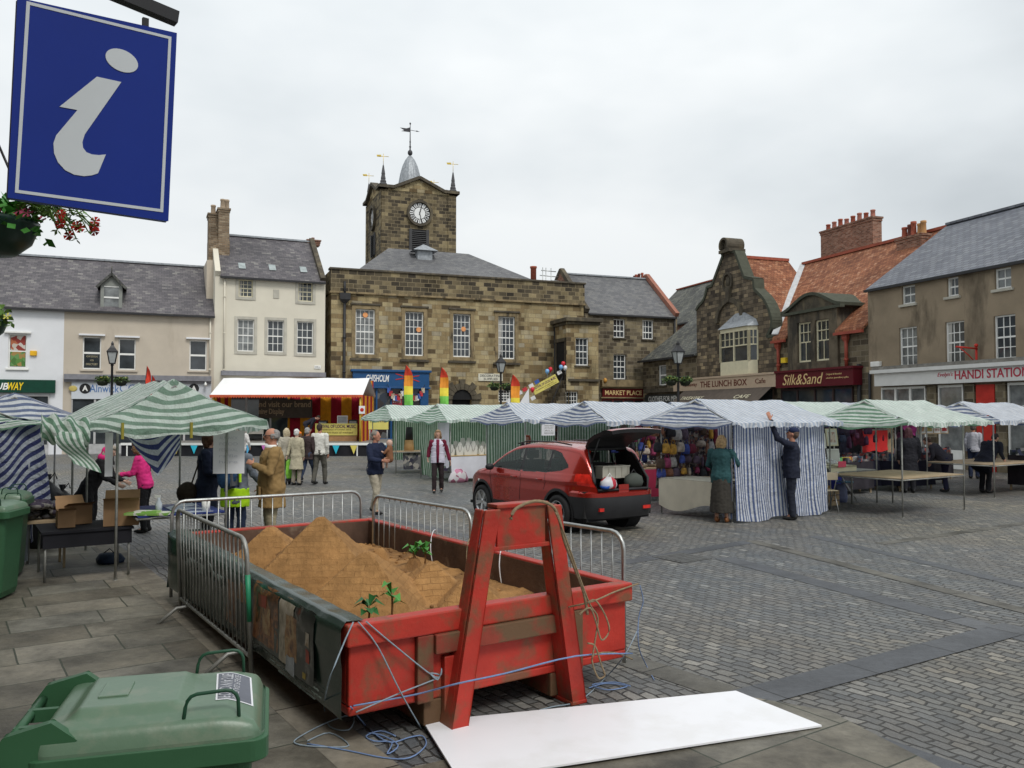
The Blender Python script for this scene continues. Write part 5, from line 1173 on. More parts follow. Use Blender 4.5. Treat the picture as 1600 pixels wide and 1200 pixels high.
rope('rope', [(560, 972, -.07), (590, 1010, -.06), (625, 1080, -.07), (658, 1138, 'g')], -.06, 'grey cord falling from the skip corner down to the white board', rg, .006)
rope('rope', [(552, 972, -.07), (535, 1010, -.12), (512, 1070, -.15), (507, 1110, 'g'), (515, 1135, 'g'), (545, 1140, 'g'), (552, 1118, 'g'), (520, 1125, 'g'), (470, 1150, 'g'), (462, 1162, 'g'), (505, 1167, 'g'), (545, 1165, 'g'), (515, 1145, 'g'), (480, 1158, 'g')], -.1, 'grey blue cord coiled on the ground at the left skip corner', rg, .006)
rope('rope', [(548, 1104, -.06), (568, 1130, 'g'), (590, 1150, 'g'), (612, 1160, 'g'), (640, 1152, 'g'), (660, 1150, 'g'), (665, 1165, 'g'), (640, 1184, 'g'), (600, 1184, 'g'), (540, 1172, 'g'), (480, 1162, 'g')], -.1, 'wide loose loop of blue cord on the slabs by the board', rb, .006)
rope('rope', [(575, 1145, 'g'), (600, 1150, 'g'), (622, 1165, 'g'), (605, 1178, 'g'), (612, 1160, 'g'), (585, 1158, 'g'), (572, 1150, 'g'), (595, 1142, 'g'), (618, 1150, 'g')], -.1, 'tangled heap of blue cord left of the white board', rb, .006)
rope('rope', [(1000, 915, -.06), (1005, 940, -.05), (998, 965, -.04), (998, 1010, -.05), (1010, 1040, 'g'), (1022, 1062, 'g')], -.1, 'thin blue cord dangling from the right skip corner', rb, .005)
rope('rope', [(996, 985, -.05), (975, 1025, -.1), (945, 1060, 'g'), (905, 1095, 'g'), (860, 1105, 'g'), (810, 1120, 'g')], -.1, 'blue cord trailing under the right foot of the frame', rg, .006)
rope('rope', [(920, 1075, 'g'), (945, 1068, 'g'), (980, 1072, 'g'), (950, 1078, 'g'), (925, 1070, 'g'), (960, 1066, 'g'), (985, 1072, 'g')], -.1, 'short tangle of blue cord behind the right frame foot', rb, .006)
# cords looped over the right rim
for k, (s, lab) in enumerate(((.9, 'second'), (1.75, 'third'), (2.35, 'fourth'), (3.1, 'fifth'))):
    y = s; p = [NL+A_*x+B_*(y+dy)+Vector((0, 0, z)) for x, dy, z in ((SW-.09, -.12, .5), (SW-.1, -.1, .66), (SW-.05, -.05, .8), (SW+.02, 0, .82), (SW+.05, .02, .7), (SW+.05, .03, .45))]
    rope('rope', p, 0, 'short cord looped over the far rim of the skip, %s from the near corner' % lab, paper if k % 2 else rh, .007)

# ================================================================ information sign on its bracket
FS = Fr(-1.88, 3.15, radians(39.4)); sg = FS.thing('information_sign', 'blue hanging board with a white letter i, top left', 'sign')
def sp2(x, y): return FS.at(x/2.8575, y/2.857)
bl_ = M('sign_blue', (.008, .026, .21), .3, 0, .05, 2, .04, 5, spec=.15); grw = M('reflective_grey_white', (.50, .53, .55), .5, 0, .04)
C4 = [sp2(108-30, -12), sp2(790, 147), sp2(752, 988), sp2(34, 882)]
m = MB(); m.prism(C4, 0, .035); m.build('board', bl_, sg, .006)
m = MB()
def inset(k): 
    I = [sp2(118, 5), sp2(765, 165), sp2(728, 948), sp2(66, 860)]; c = (sum(p[0] for p in I)/4, sum(p[1] for p in I)/4)
    return [(c[0]+(p[0]-c[0])*(1-k/(abs(p[0]-c[0]))*1), c[1]+(p[1]-c[1])*(1-k/abs(p[1]-c[1]))) for p in I]
o4, i4 = inset(0), inset(.012)
for i in range(4): m.prism([o4[i], o4[(i+1) % 4], i4[(i+1) % 4], i4[i]], -.002, -.0003)
m.build('border_line', grw, sg)
dot = [sp2(543+72*cos(a)*1+10*sin(a), 271+52*sin(a)+14*cos(a)) for a in [2*pi*i/32 for i in range(32)]]
ipts = [(432, 343), (541, 367), (378, 600), (367, 635), (370, 660), (385, 680), (410, 690), (440, 693), (472, 690), (437, 774), (410, 783), (375, 787), (330, 780), (290, 760), (258, 725), (241, 685), (238, 640), (250, 605), (345, 492), (265, 477)]
m = MB(); m.prism(dot, -.003, -.0003); m.prism([sp2(*p) for p in ipts], -.003, -.0003); m.build('letter_i', grw, sg)
m = MB(); a = sp2(180, -85); b = sp2(796, 78); m.beam((a[0]-.6, .018, a[1]+.16-.0), (b[0], .018, b[1]), .05, .052); br = m.build('bracket_bar', black, sg)
m = MB(); a = sp2(655, 75); b = sp2(655, 125); m.box(a[0]-.012, a[0]+.012, .01, .026, b[1]-.01, a[1]+.0); m.build('hanger', black, sg)
# ================================================================ flower baskets
petR = M('petal_red', (.6, .03, .03), .5); petP = M('petal_pink', (.55, .1, .2), .5); petY = M('petal_yellow', (.6, .55, .12), .5)
def foliage(o, c, rad, n, mt, seed, leaf=.05, droop=.3, name='foliage', flat=.6):
    r = random.Random(seed); m = MB()
    for k in range(n):
        a = r.random()*2*pi; e_ = r.random(); rr = rad*(.35+.75*e_); p = Vector((c[0]+rr*cos(a), c[1]+rr*sin(a), c[2]+flat*rad*(r.random()-.35)-droop*rad*max(0, e_-.5)*r.random()*2.5))
        d = Vector((r.gauss(0, 1), r.gauss(0, 1), r.gauss(0, .6))).normalized(); s_ = d.cross(Vector((r.gauss(0, 1), r.gauss(0, 1), 1))).normalized(); l = leaf*(.6+.8*r.random())
        m.raw([p, p+d*l*.5+s_*l*.32, p+d*l, p+d*l*.5-s_*l*.32], [(0, 1, 2, 3)])
    return m.build(name, mt, o)
def basket(loc, rad, lab, seed, n=420, leaf=.05, fl=(petR, petP), lf=None, chain=True, cup=None):
    o = thing('hanging_basket', lab, 'hanging basket', loc, 0); m = MB()
    m.lathe([(.01, -rad*.75), (rad*.55, -rad*.72), (rad*.85, -rad*.45), (rad*.98, -rad*.1), (rad, 0), (rad*.93, 0), (rad*.9, -.03), (.01, -.05)], n=28); m.build('bowl', cup or M('basket_green_plastic', (.008, .03, .02), .35), o)
    f = foliage(o, (0, 0, .02), rad, n, lf or leafG, seed, leaf); r = random.Random(seed+5)
    for mt in fl:
        m = MB()
        for k in range(12):
            a = r.random()*2*pi; q = rad*(.5+.7*r.random()); c = Vector((q*cos(a), q*sin(a), rad*.3*(r.random()-.2)))
            for j in range(5): b = 2*pi*j/5; d = Vector((cos(b), sin(b)*.5, sin(b)*.8))*leaf*.55; e_ = Vector((cos(b+.6), sin(b+.6)*.5, sin(b+.6)*.8))*leaf*.55; m.raw([c, c+d, c+(d+e_)*.62+Vector((0, 0, .004)), c+e_], [(0, 1, 2, 3)])
        m.build('flowers', mt, f)
    if chain:
        m = MB()
        for k in range(3): a = 2*pi*k/3; m.tube([(rad*.95*cos(a), rad*.95*sin(a), 0), (0, 0, rad*2.1)], .006, 5)
        m.tube([(0, 0, rad*2.1), (0, 0, rad*2.35)], .012, 6); m.tube([(0, 0, rad*2.35), (-.5, .1, rad*2.4), (-.6, .1, rad*1.5)], .014, 6); m.build('chain', black, o)
    return o
leafY = M('yellow_green_leaf', (.12, .22, .05), .45, 0, .35, 8)
bk1 = basket(P(-18, 345, 3.9), .215, 'dark green hanging basket of red petunias below the blue sign', 3, 500, .05)
r = random.Random(9); m = MB(); fm_ = MB()
for k in range(16):                                   # trailing stems reaching out to the right
    a = radians(-25+r.random()*50); l = .22+.14*r.random(); s_ = [Vector((.15*cos(a)+l*t*cos(a), .15*sin(a)+l*t*sin(a)*.7, .05+.1*sin(t*2.2)*r.random()-.12*t*t)) for t in [i/6 for i in range(7)]]
    m.tube(s_, .003, 4)
    for q in s_[1:]:
        for j in range(4): d = Vector((r.gauss(0, 1), r.gauss(0, 1), r.gauss(0, .7))).normalized()*.032; e_ = Vector((d.y, -d.x, d.z*.3))*.4; m.raw([q, q+d*.5+e_, q+d, q+d*.5-e_], [(0, 1, 2, 3)])
    if k % 2 == 0:
        q = s_[-1]
        for j in range(6): b = 2*pi*j/6; d = Vector((cos(b), sin(b)*.3, sin(b)))*.026; e_ = Vector((cos(b+.8), sin(b+.8)*.3, sin(b+.8)))*.026; fm_.raw([q, q+d, q+e_], [(0, 1, 2)])
m.build('trailing_stems', leafY, bk1); fm_.build('flowers', petR, bk1)
basket(P(-34, 500, 7.0), .22, 'yellow green basket foliage peeping in at the left edge', 5, 500, .06, (petY,), leafY)
# ================================================================ street lamps
leafB = M('basket_leaf', (.07, .12, .035), .5, 0, .35, 8)
lampG = M('lamp_glass', (.35, .37, .37), .15, var=.15)
def lamp(px, Y, lab, zt=5.0, bask=True):
    p = P(px, 645, Y); o = thing('street_lamp', lab, 'street lamp', (p.x, p.y, 0), radians(24), 'black lantern street lamps')
    m = MB(); m.lathe([(.16, 0), (.16, .1), (.12, .2), (.11, .9), (.14, .95), (.075, 1.05), (.06, 2.4), (.08, 2.45), (.055, 2.55), (.045, zt-1.0), (.07, zt-.97), (.05, zt-.9)], n=14); m.tube([(-.4, 0, zt-1.45), (.4, 0, zt-1.45)], .025, 6); m.ell((-.42, 0, zt-1.45), (.045,)*3); m.ell((.42, 0, zt-1.45), (.045,)*3)
    m.tube([(-.36, 0, 3.5), (0, 0, 3.58), (.36, 0, 3.5)], .02, 6); m.build('post', black, o)
    m = MB(); a, b = .10, .185; z0, z1 = zt-.9, zt-.42
    R4 = lambda w, z: [(w*x, w*y, z) for x, y in ((-1, -1), (1, -1), (1, 1), (-1, 1))]
    for i in range(4): m.beam(R4(a, z0)[i], R4(b, z1)[i], .03, .03); m.beam(R4(b, z1)[i], R4(b, z1)[(i+1) % 4], .04, .04); m.beam(R4(a, z0)[i], R4(a, z0)[(i+1) % 4], .04, .04)
    m.loft([R4(b+.03, z1), R4(b*.55, z1+.16), R4(.05, z1+.26), R4(.05, z1+.34), R4(.02, zt)], sm=False); ln = m.build('lantern', black, o)
    m = MB(); m.loft([R4(a-.01, z0), R4(b-.01, z1)], sm=False); m.build('lantern_glass', lampG, ln)
    if bask:
        for s in (-.34, .34):
            m = MB(); m.lathe([(.01, 3.18), (.16, 3.21), (.23, 3.34), (.23, 3.39), (.01, 3.39)], (s, 0, 0), 14); bb = m.build('flower_basket', M('basket_black', (.02, .025, .015), .6), o)
            foliage(bb, (s, 0, 3.44), .27, 260, leafB, int(px+s*10), .1, .3); 
            m = MB(); r = random.Random(int(px))
            for k in range(22): a_ = r.random()*6.28; q = .25*r.random(); c = Vector((s+q*cos(a_), q*sin(a_), 3.46+.08*r.random())); m.ell(c, (.022,)*3, 5)
            m.build('blooms', petY, bb)
    return o
lamp(174, 33.7, 'black lantern lamp with twin flower baskets before the cream building'); lamp(782.5, 41, 'black lantern lamp with baskets in front of the town hall'); lamp(1060, 33.7, 'black lantern lamp with baskets beside the tan cafe sign')
# ================================================================ feather flags
rain = [M('flag_'+n, c, .6) for n, c in (('red', (.65, .06, .03)), ('orange', (.75, .28, .03)), ('yellow', (.75, .62, .06)), ('green', (.2, .6, .1)), ('blue', (.03, .3, .6)))]
def flag(px, Y, ztop, h, w, cols, lab, curve=.18, rot=0, grp='tall feather flags'):
    p = P(px, 645, Y); o = thing('feather_flag', lab, 'flag', (p.x, p.y, 0), rot, grp); n = 24; zb = ztop-h
    m = MB(); m.tube([(0, 0, 0), (0, 0, zb), (0, 0, ztop-.5), (w*.2, 0, ztop)], [.03, .025, .015, .008], 6); m.build('pole', black, o)
    m = MB(); nb = len(cols)
    def wd(t): return w*(1-max(0, (t-.75)/.25)**1.8)*(1 if t > .03 else 1)
    for j in range(n):
        t0, t1 = j/n, (j+1)/n; k = min(nb-1, int((1-(t0+t1)/2)*nb)); 
        for i in range(3):
            def pt(u, t): return (w*.2*max(0, (t-.8)/.2)+u*wd(t), .06*sin(t*9+u*3), zb+h*t-(.25*u*w if t < .1 else 0))
            m.raw([pt(i/3, t0), pt((i+1)/3, t0), pt((i+1)/3, t1), pt(i/3, t1)], [(0, 1, 2, 3)], k, True)
    m.build('cloth', cols, o); return o
flag(631, 39, 4.35, 2.4, .42, rain, 'rainbow feather flag in front of the blue shop doorway', rot=.2)
flag(687, 40, 4.3, 2.4, .42, rain, 'rainbow feather flag on the plain stone wall between shop and arch', rot=.1); flag(798, 39, 3.9, 2.2, .44, rain[:4], 'rainbow feather flag beside the stairs below the porch', rot=.2)
flag(227, 30, 3.8, 1.4, .17, rain[:2][::1], 'taller red and orange flag above the left green canopy', rot=.3); flag(236, 30, 3.45, 1.1, .15, rain[:1], 'shorter red flag above the left green canopy', rot=.3)
# banner and bunting on the stair rail
FB = Fr(*(FT.o-FT.n*2.05)[:2], FT.a)
def onplane(fr, px, py, off=0): s, z = fr.at(px, py, off); return fr.o+fr.t*s+fr.n*off+Vector((0, 0, z))
def ban4(name, cs, fr, mats, lab, cat='banner', th=.02, words=()):
    o = fr.thing(name, lab, cat); q = [fr.at(*c) for c in cs]; m = MB(); m.prism(q, -th, 0); s_ = m.build('cloth', mats, o)
    for t, a, b, c, d, mt in words:
        ax = Vector((q[1][0]-q[0][0], 0, q[1][1]-q[0][1])); ay = Vector((q[3][0]-q[0][0], 0, q[3][1]-q[0][1])); T = Matrix(((ax.x, 0, ay.x, q[0][0]), (0, 1, 0, 0), (ax.z, 0, ay.z, q[0][1]), (0, 0, 0, 1)))
        text(t, s_, mt, a, b, c, d, -th-.004, .002, T=T, bold=.02)
    return o
yb = M('yellow_banner', (.68, .6, .16), .6, 0, .08, 3); pur = M('purple_print', (.1, .03, .1), .6); gry = M('print_brown', (.2, .12, .04), .6)
ban4('festival_banner', [(836, 617), (873.5, 597), (867, 584.5), (831, 604.5)], FB, [yb], 'yellow festival banner tied along the porch stair railing', words=(('FESTIVAL OF LOCAL MUSIC', .05, .95, .55, .85, pur), ('in celebration of London 2012', .1, .8, .3, .42, gry), ('www.festival.org', .4, .9, .1, .2, gry)))
ban4('purple_banner', [(902, 634), (911, 634), (915, 610), (904, 609)], FB, [M('violet_cloth', (.09, .08, .3), .6)], 'small purple banner hung on the porch base', words=(('Music', .2, .8, .4, .6, white),))
bs = FB.thing('stair_bunting', 'pale square pennants strung up the stair railing', 'bunting', 0)
for k, (px, py) in enumerate(((795, 626), (812, 614), (820, 608.5), (830, 602.5), (839, 596.5), (874, 582), (833, 622))):
    s, z = FB.at(px, py, -.1); m = MB(); T = Matrix.Translation((s, -.1, z)) @ Matrix.Rotation(-radians(28), 4, 'Y'); m.box(-.15, .15, -.006, .006, -.11, .11, T=T); m.build('pennant', bunc[(0, 0, 2, 0, 1, 0, 0)[k]], bs)
m = MB(); m.tube([(FB.at(*p, -.1)[0], -.1, FB.at(*p, -.1)[1]+.1) for p in ((795, 626), (812, 614), (839, 596.5), (874, 580))], .01, 4); m.build('cord', black, bs)
ballo = [M('balloon_'+n, c, .25) for n, c in (('red', (.6, .03, .05)), ('blue', (.2, .42, .7)), ('white', (.75, .75, .78)))]
for px, py, k, lab in ((880, 568.5, 0, 'red balloon above two others at the porch door'), (876.5, 574, 1, 'pale blue balloon at the porch door'), (883, 575, 2, 'white balloon at the porch door'), (855, 580.5, 1, 'single blue balloon on the stair rail'), (832, 609, 0, 'single red balloon at the lower end of the yellow banner'), (860, 577.5, 0, 'small dark red balloon beside the blue one on the rail')):
    p = onplane(FB, px, py, -.2); o = thing('balloon', lab, 'balloon', p, 0, 'balloons on the stairs'); m = MB(); r_ = .13 if k < 3 else .1; m.lathe([(.0, .16), (.08, .14), (.12, .08), (.13, 0), (.1, -.08), (.04, -.14), (.015, -.17), (.03, -.19), (0, -.185)], n=16); m.build('skin', ballo[k], o); m = MB(); m.tube([(0, 0, -.18), (.02, 0, -.4)], .004, 4); m.build('string', white, o)
m = MB(); q = [onplane(FB, *p, -.3) for p in ((812, 630), (826, 607), (827, 632))]; 
tn = thing('white_tent_flap', 'white triangular canvas flap below the stair banner', 'canvas', (q[0].x, q[0].y, 0)); q0_ = Vector((q[0].x, q[0].y, 0)); m.raw([p-q0_ for p in q]+[p-q0_+Vector((.02, .3, 0)) for p in q], [(0, 1, 2), (5, 4, 3), (0, 3, 4, 1), (1, 4, 5, 2), (2, 5, 3, 0)]); m.build('cloth', paper, tn)

# ================================================================ stage
YS = 40.5; x0, x1 = P(190, 645, YS).x, P(640, 645, YS).x
stg = thing('stage', 'long low platform stage with white edge and dark skirt', 'stage', (x0, YS, 0)); Ls = x1-x0; dk = .62
m = MB(); m.box(0, Ls, 0, 6.5, dk-.09, dk); m.build('deck', M('grey_stage_deck', (.2, .19, .175), .6, bump=.1), stg)
m = MB(); m.box(0, Ls, -.05, -.005, dk-.09, dk+.02); m.build('edge', white, stg); m = MB(); m.grid(lambda u, v: (Ls*u, .02+.03*sin(u*120), v*(dk-.1)), 200, 1); m.build('skirt', M('black_cloth', (.012, .012, .016), .8), stg)
m = MB()
for k in range(7): x = .3+(Ls-.6)*k/6; m.box(x-.03, x+.03, -.03, .0, 0, dk-.1)
m.build('posts', white, stg)
bt = thing('stage_bunting', 'coloured triangle pennants hung along the stage edge', 'bunting', (x0, YS-.09, 0)); cc = [M('penn_'+n, c, .6) for n, c in (('purple', (.2, .05, .35)), ('rose', (.5, .06, .1)), ('yellow', (.65, .5, .05)), ('cyan', (.03, .45, .6)), ('yellow2', (.65, .55, .12)), ('lime', (.25, .55, .12)), ('sky', (.1, .42, .7)), ('pink', (.55, .15, .45)))]
k = 0; x = 1.0
while x < Ls-.4: m = MB(); m.prism([(x-.17, dk-.1), (x+.17, dk-.1), (x, dk-.52)], -.006, .006); m.build('pennant', cc[k % 8], bt); x += .86; k += 1
YC = YS+2.2; xa, xb = P(333, 645, YC).x, P(563, 645, YC).x
cp = thing('stage_canopy', 'white roofed stage cover with red and amber striped back cloth', 'canopy', (xa, YC, 0)); w = xb-xa
zf, zr_ = P(450, 617.5, YC)[2], P(450, 591, YC+1.9)[2]
m = MB(); m.grid(lambda u, v: (-.15+(w+.3)*u, -.1+2.0*v, zf+(zr_-zf)*v+.02*sin(u*20)), 20, 6, flip=False); m.grid(lambda u, v: (-.15+(w+.3)*u, 1.9+2.0*v, zr_+(zf-zr_)*v), 20, 4); m.build('roof_sheet', M('white_canvas', (.8, .8, .8), .6, 0, .03), cp)
stripe = tarp('red_amber_stripes', (.38, .010, .03), (.80, .34, .015), 1.15, .1, rough=.75)
m = MB(); m.grid(lambda u, v: (w*u, 4.0+.05*sin(u*60), dk+(zf-dk+.9)*v), 90, 2, lambda u, v: (w*u, v)); m.grid(lambda u, v: (w+.02, 4*u, dk+(zf-dk)*v), 10, 2, lambda u, v: (4*u, v)); m.grid(lambda u, v: (-.02, 4*u, dk+(zf-dk)*v), 10, 2, lambda u, v: (4*u, v)); m.build('backcloth', stripe, cp)
m = MB(); n = 60
for i in range(n): x = -.15+(w+.3)*i/n; s = (w+.3)/n; m.prism([(x, zf+.02), (x+s, zf+.02), (x+s, zf-.07), (x+s/2, zf-.16), (x, zf-.07)], -.13, -.115)
m.build('scalloped_trim', M('red_trim', (.55, .1, .04), .6), cp)
for x in (0, w): m = MB(); m.tube([(x, 0, dk), (x, 0, zf)], .05, 8); m.build('post', M('yellow_wrapped_post', (.5, .36, .06), .6), cp)
m = MB(); m.box(w-.05, w+.25, -.1, -.06, zf-.95, zf-.55); pl_ = m.build('small_sign', paper, cp); m = MB(); m.ell((w+.1, -.105, zf-.75), (.1, .01, .1)); m.build('ring_mark', redp, pl_)
YD = YS+5.6; q0, q1 = P(352, 645, YD), P(488, 645, YD); zz0, zz1 = P(420, 653, YD)[2], P(420, 624, YD)[2]
db = thing('display_banner', 'dark brown banner with cream words on the stage back cloth', 'banner', (q0.x, YD, 0)); m = MB(); m.box(0, q1.x-q0.x, -.03, 0, zz0, zz1); m.build('cloth', M('brown_banner', (.07, .055, .042), .7), db)
wq = q1.x-q0.x; tanl = M('tan_letters', (.36, .27, .17), .6); hz = zz1-zz0; text('Come in and visit our brand', db, tanl, -.1+.3, wq-.08, zz1-.42*hz, zz1-.1*hz, -.035, .004, bold=.02); text('gardening Display', db, tanl, .62*wq*.4, wq*.68, zz0+.12*hz, zz0+.5*hz, -.035, .004, bold=.02)
YT = YS+3.2; q0, q1 = P(494, 645, YT), P(558, 645, YT)
tb = thing('stage_table', 'stage table wrapped with a yellow festival banner', 'table', (q0.x, YT, dk)); w = q1.x-q0.x; m = MB(); m.box(0, w, 0, .8, .82, .86); m.box(.05, .15, .1, .7, 0, .82); m.box(w-.15, w-.05, .1, .7, 0, .82); m.build('table_frame', wood, tb); m = MB(); m.box(.02, w-.02, -.02, 0, 0, .45); m.build('timber_front', M('orange_timber', (.4, .22, .1), .6), tb)
m = MB(); m.box(-.03, w+.02, -.06, -.03, .3, .92); bb = m.build('festival_banner', yb, tb); text('FESTIVAL OF LOCAL MUSIC', bb, pur, .05, w-.05, .68, .86, -.065, .002, bold=.02); text('in celebration of London 2012', bb, gry, .2, w-.3, .57, .64, -.065, .002); text('free live music all weekend', bb, gry, .3, w-.2, .4, .5, -.065, .002)
for lab, a, b, z, mt in (('white computer monitor standing on the stage table', .62, .95, .42, None), ('low black mixer on the left of the stage table', .03, .3, .16, 1), ('black amplifier on the right of the stage table', .98, 1.25, .2, 1)):
    o = thing('monitor' if mt is None else 'audio_box', lab, 'monitor' if mt is None else 'audio equipment', (q0.x+a*w*.78, YT+.3, dk+.862)); ww = (b-a)*w*.78; m = MB(); m.box(0, ww, 0, .06 if mt is None else .3, .05 if mt is None else 0, z+.05)
    if mt is None: m.box(ww/2-.1, ww/2+.1, -.05, .1, 0, .015); m.box(ww/2-.03, ww/2+.03, .02, .05, 0, .08)
    c_ = m.build('case', white if mt is None else black, o, .01); m = MB(); m.box(.04, ww-.04, -.004, 0, .09 if mt is None else .03, z+.01 if mt is None else z-.02); m.build('screen' if mt is None else 'front_panel', M('pale_screen', (.36, .38, .4), .2) if mt is None else galvd, c_)
# table banner left of the stage canopy and one right of it (seen past the stalls)
def tblban(px0, px1, py0, py1, Y, lab, mat, words, wm):
    a, b = P(px0, py1, Y), P(px1, py0, Y); o = thing('table_banner', lab, 'banner', (a.x, Y, 0)); m = MB(); m.box(0, b.x-a.x, -.03, 0, a.z, b.z); c_ = m.build('cloth', mat, o); h_ = b.z-a.z; text(words, c_, wm, .08, b.x-a.x-.08, a.z+h_*.55, a.z+h_*.85, -.035, .003, bold=.02)
    m = MB(); m.tube([(.05, 0, 0), (.05, 0, b.z)], .02, 6); m.tube([(b.x-a.x-.05, 0, 0), (b.x-a.x-.05, 0, b.z)], .02, 6); m.build('legs', galv, o); return o
tblban(576, 607, 651, 671, 34, 'short yellow banner between the stage and the first green stall', yb, 'FESTIVAL', pur); tblban(364, 412, 662, 678, 44, 'grey banner on the stage behind the left green canopy', M('grey_banner', (.5, .48, .43), .6), 'TJ  decorators', black)
tblban(262, 320, 662, 671, 40, 'yellow banner behind the left green canopy', yb, 'FESTIVAL OF MUSIC', pur)

o = thing('drain_cover', 'dark iron drain cover in the setts right of the skip', 'drain cover', G(1065, 872), GA); m = MB(); m.box(-.3, .3, -.3, .3, .002, .009)
for k in range(6): m.box(-.26, .26, -.25+.09*k, -.21+.09*k, .009, .013)
m.build('grille', M('worn_iron', (.12, .12, .115), .5, .5, .3, 12), o)
# ================================================================ market stalls
gS = tarp('green_striped_tarp', (.78, .86, .80), (.20, .36, .25), .115, .4, duty=-.15); bS = tarp('blue_striped_tarp', (.82, .85, .88), (.17, .22, .36), .115, .4, duty=-.2)
gC = tarp('green_striped_curtain', (.62, .74, .62), (.12, .25, .14), .1, .3); bC = tarp('blue_striped_curtain', (.80, .83, .88), (.14, .19, .36), .085, .35, duty=-.1)
gW = tarp('pale_green_tarp', (.86, .92, .88), (.60, .74, .66), .12, .4); bW = tarp('pale_blue_tarp', (.88, .90, .93), (.58, .66, .78), .12, .4)
def canopy(o, L_, W_, mat, matE, seed, zp=2.38, ze=1.93, ov=.32, drop=.1, sag=.05, nx=26, name='canopy', wr=.03, ex=(0, 0)):
    m = MB(); ym = W_/2
    def nz(x, y, z): return wr*noise.noise(Vector((x*1.6, y*1.6, seed*3.1)))+wr*.5*noise.noise(Vector((x*5, y*5, seed*7.7)))
    xe0, xe1 = -ov-ex[0], L_+ov+ex[1]; xr0, xr1 = .06, L_-.06
    for sg in (-1, 1):
        def fn(u, v):
            x = (xr0+(xr1-xr0)*u)*(1-v)+(xe0+(xe1-xe0)*u)*v; y = ym+sg*v*(ym+ov); z = zp+(ze-zp)*v-sag*sin(pi*v)*(.6+.4*sin(u*9+seed))-.02*sin(pi*u)*(1-v)
            if v > .99: z -= .02+.03*noise.noise(Vector((u*9, seed, 0)))
            return (x, y, z+nz(x, y, z))
        m.grid(fn, nx, 8, lambda u, v: ((xr0+(xr1-xr0)*u)*(1-v)+(xe0+(xe1-xe0)*u)*v, v), flip=(sg > 0))
        def vf(u, v):
            x, y, z = fn(u, 1); return (x, y+sg*.03*v*sin(u*40+seed), z-drop*v*(.85+.5*noise.noise(Vector((u*14, seed*2, 1)))+.25*noise.noise(Vector((u*55, seed, 2)))))
        m.grid(vf, 60, 2, lambda u, v: (xe0+(xe1-xe0)*u, v), flip=(sg > 0))
    for sg, xr, xe in ((-1, xr0, xe0), (1, xr1, xe1)):
        def gf(u, v):
            y = ym+(2*u-1)*(ym+ov)*v; x = xr*(1-v)+xe*v; z = zp+(ze-zp)*v-.05*sin(pi*v)-.07*v*sin(pi*u)*1.0
            return (x+.03*sin(u*9+seed)*v, y, z+(nz(x, y, z) if 0 < u < 1 else nz(x, y, z)-sag*sin(pi*v)*.4))
        m.grid(gf, 12, 8, lambda u, v: (v*.75+.03*sin(u*5+seed), u), m=1, flip=(sg > 0))
        m.grid(lambda u, v: (gf(u, 1)[0]+sg*.015*v, gf(u, 1)[1], gf(u, 1)[2]-drop*v*(.8+.3*sin(u*17+seed))), 20, 2, lambda u, v: (.75+v*.1, u), m=1, flip=(sg > 0))
    return m.build(name, [mat, matE], o)
def frame(o, L_, W_, ze=1.9, zp=2.33, mat=galvd):
    for x in (0, L_):
        for y in (0, W_): m = MB(); m.tube([(x, y, 0), (x, y, ze)], .017, 7); m.cyl((x, y), .028, 0, .012, 8); m.build('pole', mat, o)
    m = MB(); 
    for a, b in (((0, 0, ze), (L_, 0, ze)), ((0, W_, ze), (L_, W_, ze)), ((0, 0, ze), (0, W_, ze)), ((L_, 0, ze), (L_, W_, ze)), ((0, W_/2, zp), (L_, W_/2, zp)), ((0, 0, ze), (0, W_/2, zp)), ((0, W_, ze), (0, W_/2, zp)), ((L_, 0, ze), (L_, W_/2, zp)), ((L_, W_, ze), (L_, W_/2, zp))): m.tube([a, b], .014, 6)
    m.build('roof_rails', mat, o)
def tabletop(o, L_, W_, z=.78, mat=wood, y0=.0, y1=None, x0=0, x1=None):
    x1 = L_ if x1 is None else x1; y1 = W_ if y1 is None else y1
    m = MB(); m.box(x0, x1, y0, y1, z, z+.018); m.build('table_top', mat, o); m = MB()
    for y in (y0, y1): m.tube([(x0, y, z-.02), (x1, y, z-.02)], .014, 6)
    for x in (x0, x1): m.tube([(x, y0, z-.02), (x, y1, z-.02)], .014, 6)
    m.build('table_rails', galvd, o)
def curtain(o, p0, p1, z0, z1, mat, seed=0, fold=.04, flare=.0, name='side_curtain', n=70, uvs=1):
    p0 = Vector((*p0, 0)); p1 = Vector((*p1, 0)); d = (p1-p0); L_ = d.length; d.normalize(); nn = Vector((d.y, -d.x, 0)); m = MB()
    def fn(u, v):
        f = fold*(.35+.65*v)*(sin(u*L_*7+seed+v*1.2+1.5*noise.noise(Vector((u*L_*1.5, v*1.5, seed))))+.5*sin(u*L_*17+seed*2+2*noise.noise(Vector((u*L_*2, v*2, seed+5))))+1.2*noise.noise(Vector((u*L_*3, v*2, seed))))
        p = p0+d*(u*L_)+nn*(f+flare*v*v); return (p.x, p.y, z1+(z0-z1)*v+.03*v*sin(u*11+seed))
    m.grid(fn, n, 14, lambda u, v: (u*L_*1.15, v)); return m.build(name, mat, o)
def cloth_skirt(o, L_, y, z0, z1, mat, seed=0, x0=0, name='table_cloth', depth=.0, back=.7):
    m = MB(); m.grid(lambda u, v: (x0+L_*u, y-.012-.03*v*(1+sin(u*L_*9+seed)), z1+(z0-z1)*v), 50, 6)
    m.grid(lambda u, v: (x0+L_*u, y-.012+back*v, z1+.003), 2, 2); return m.build(name, mat, o)
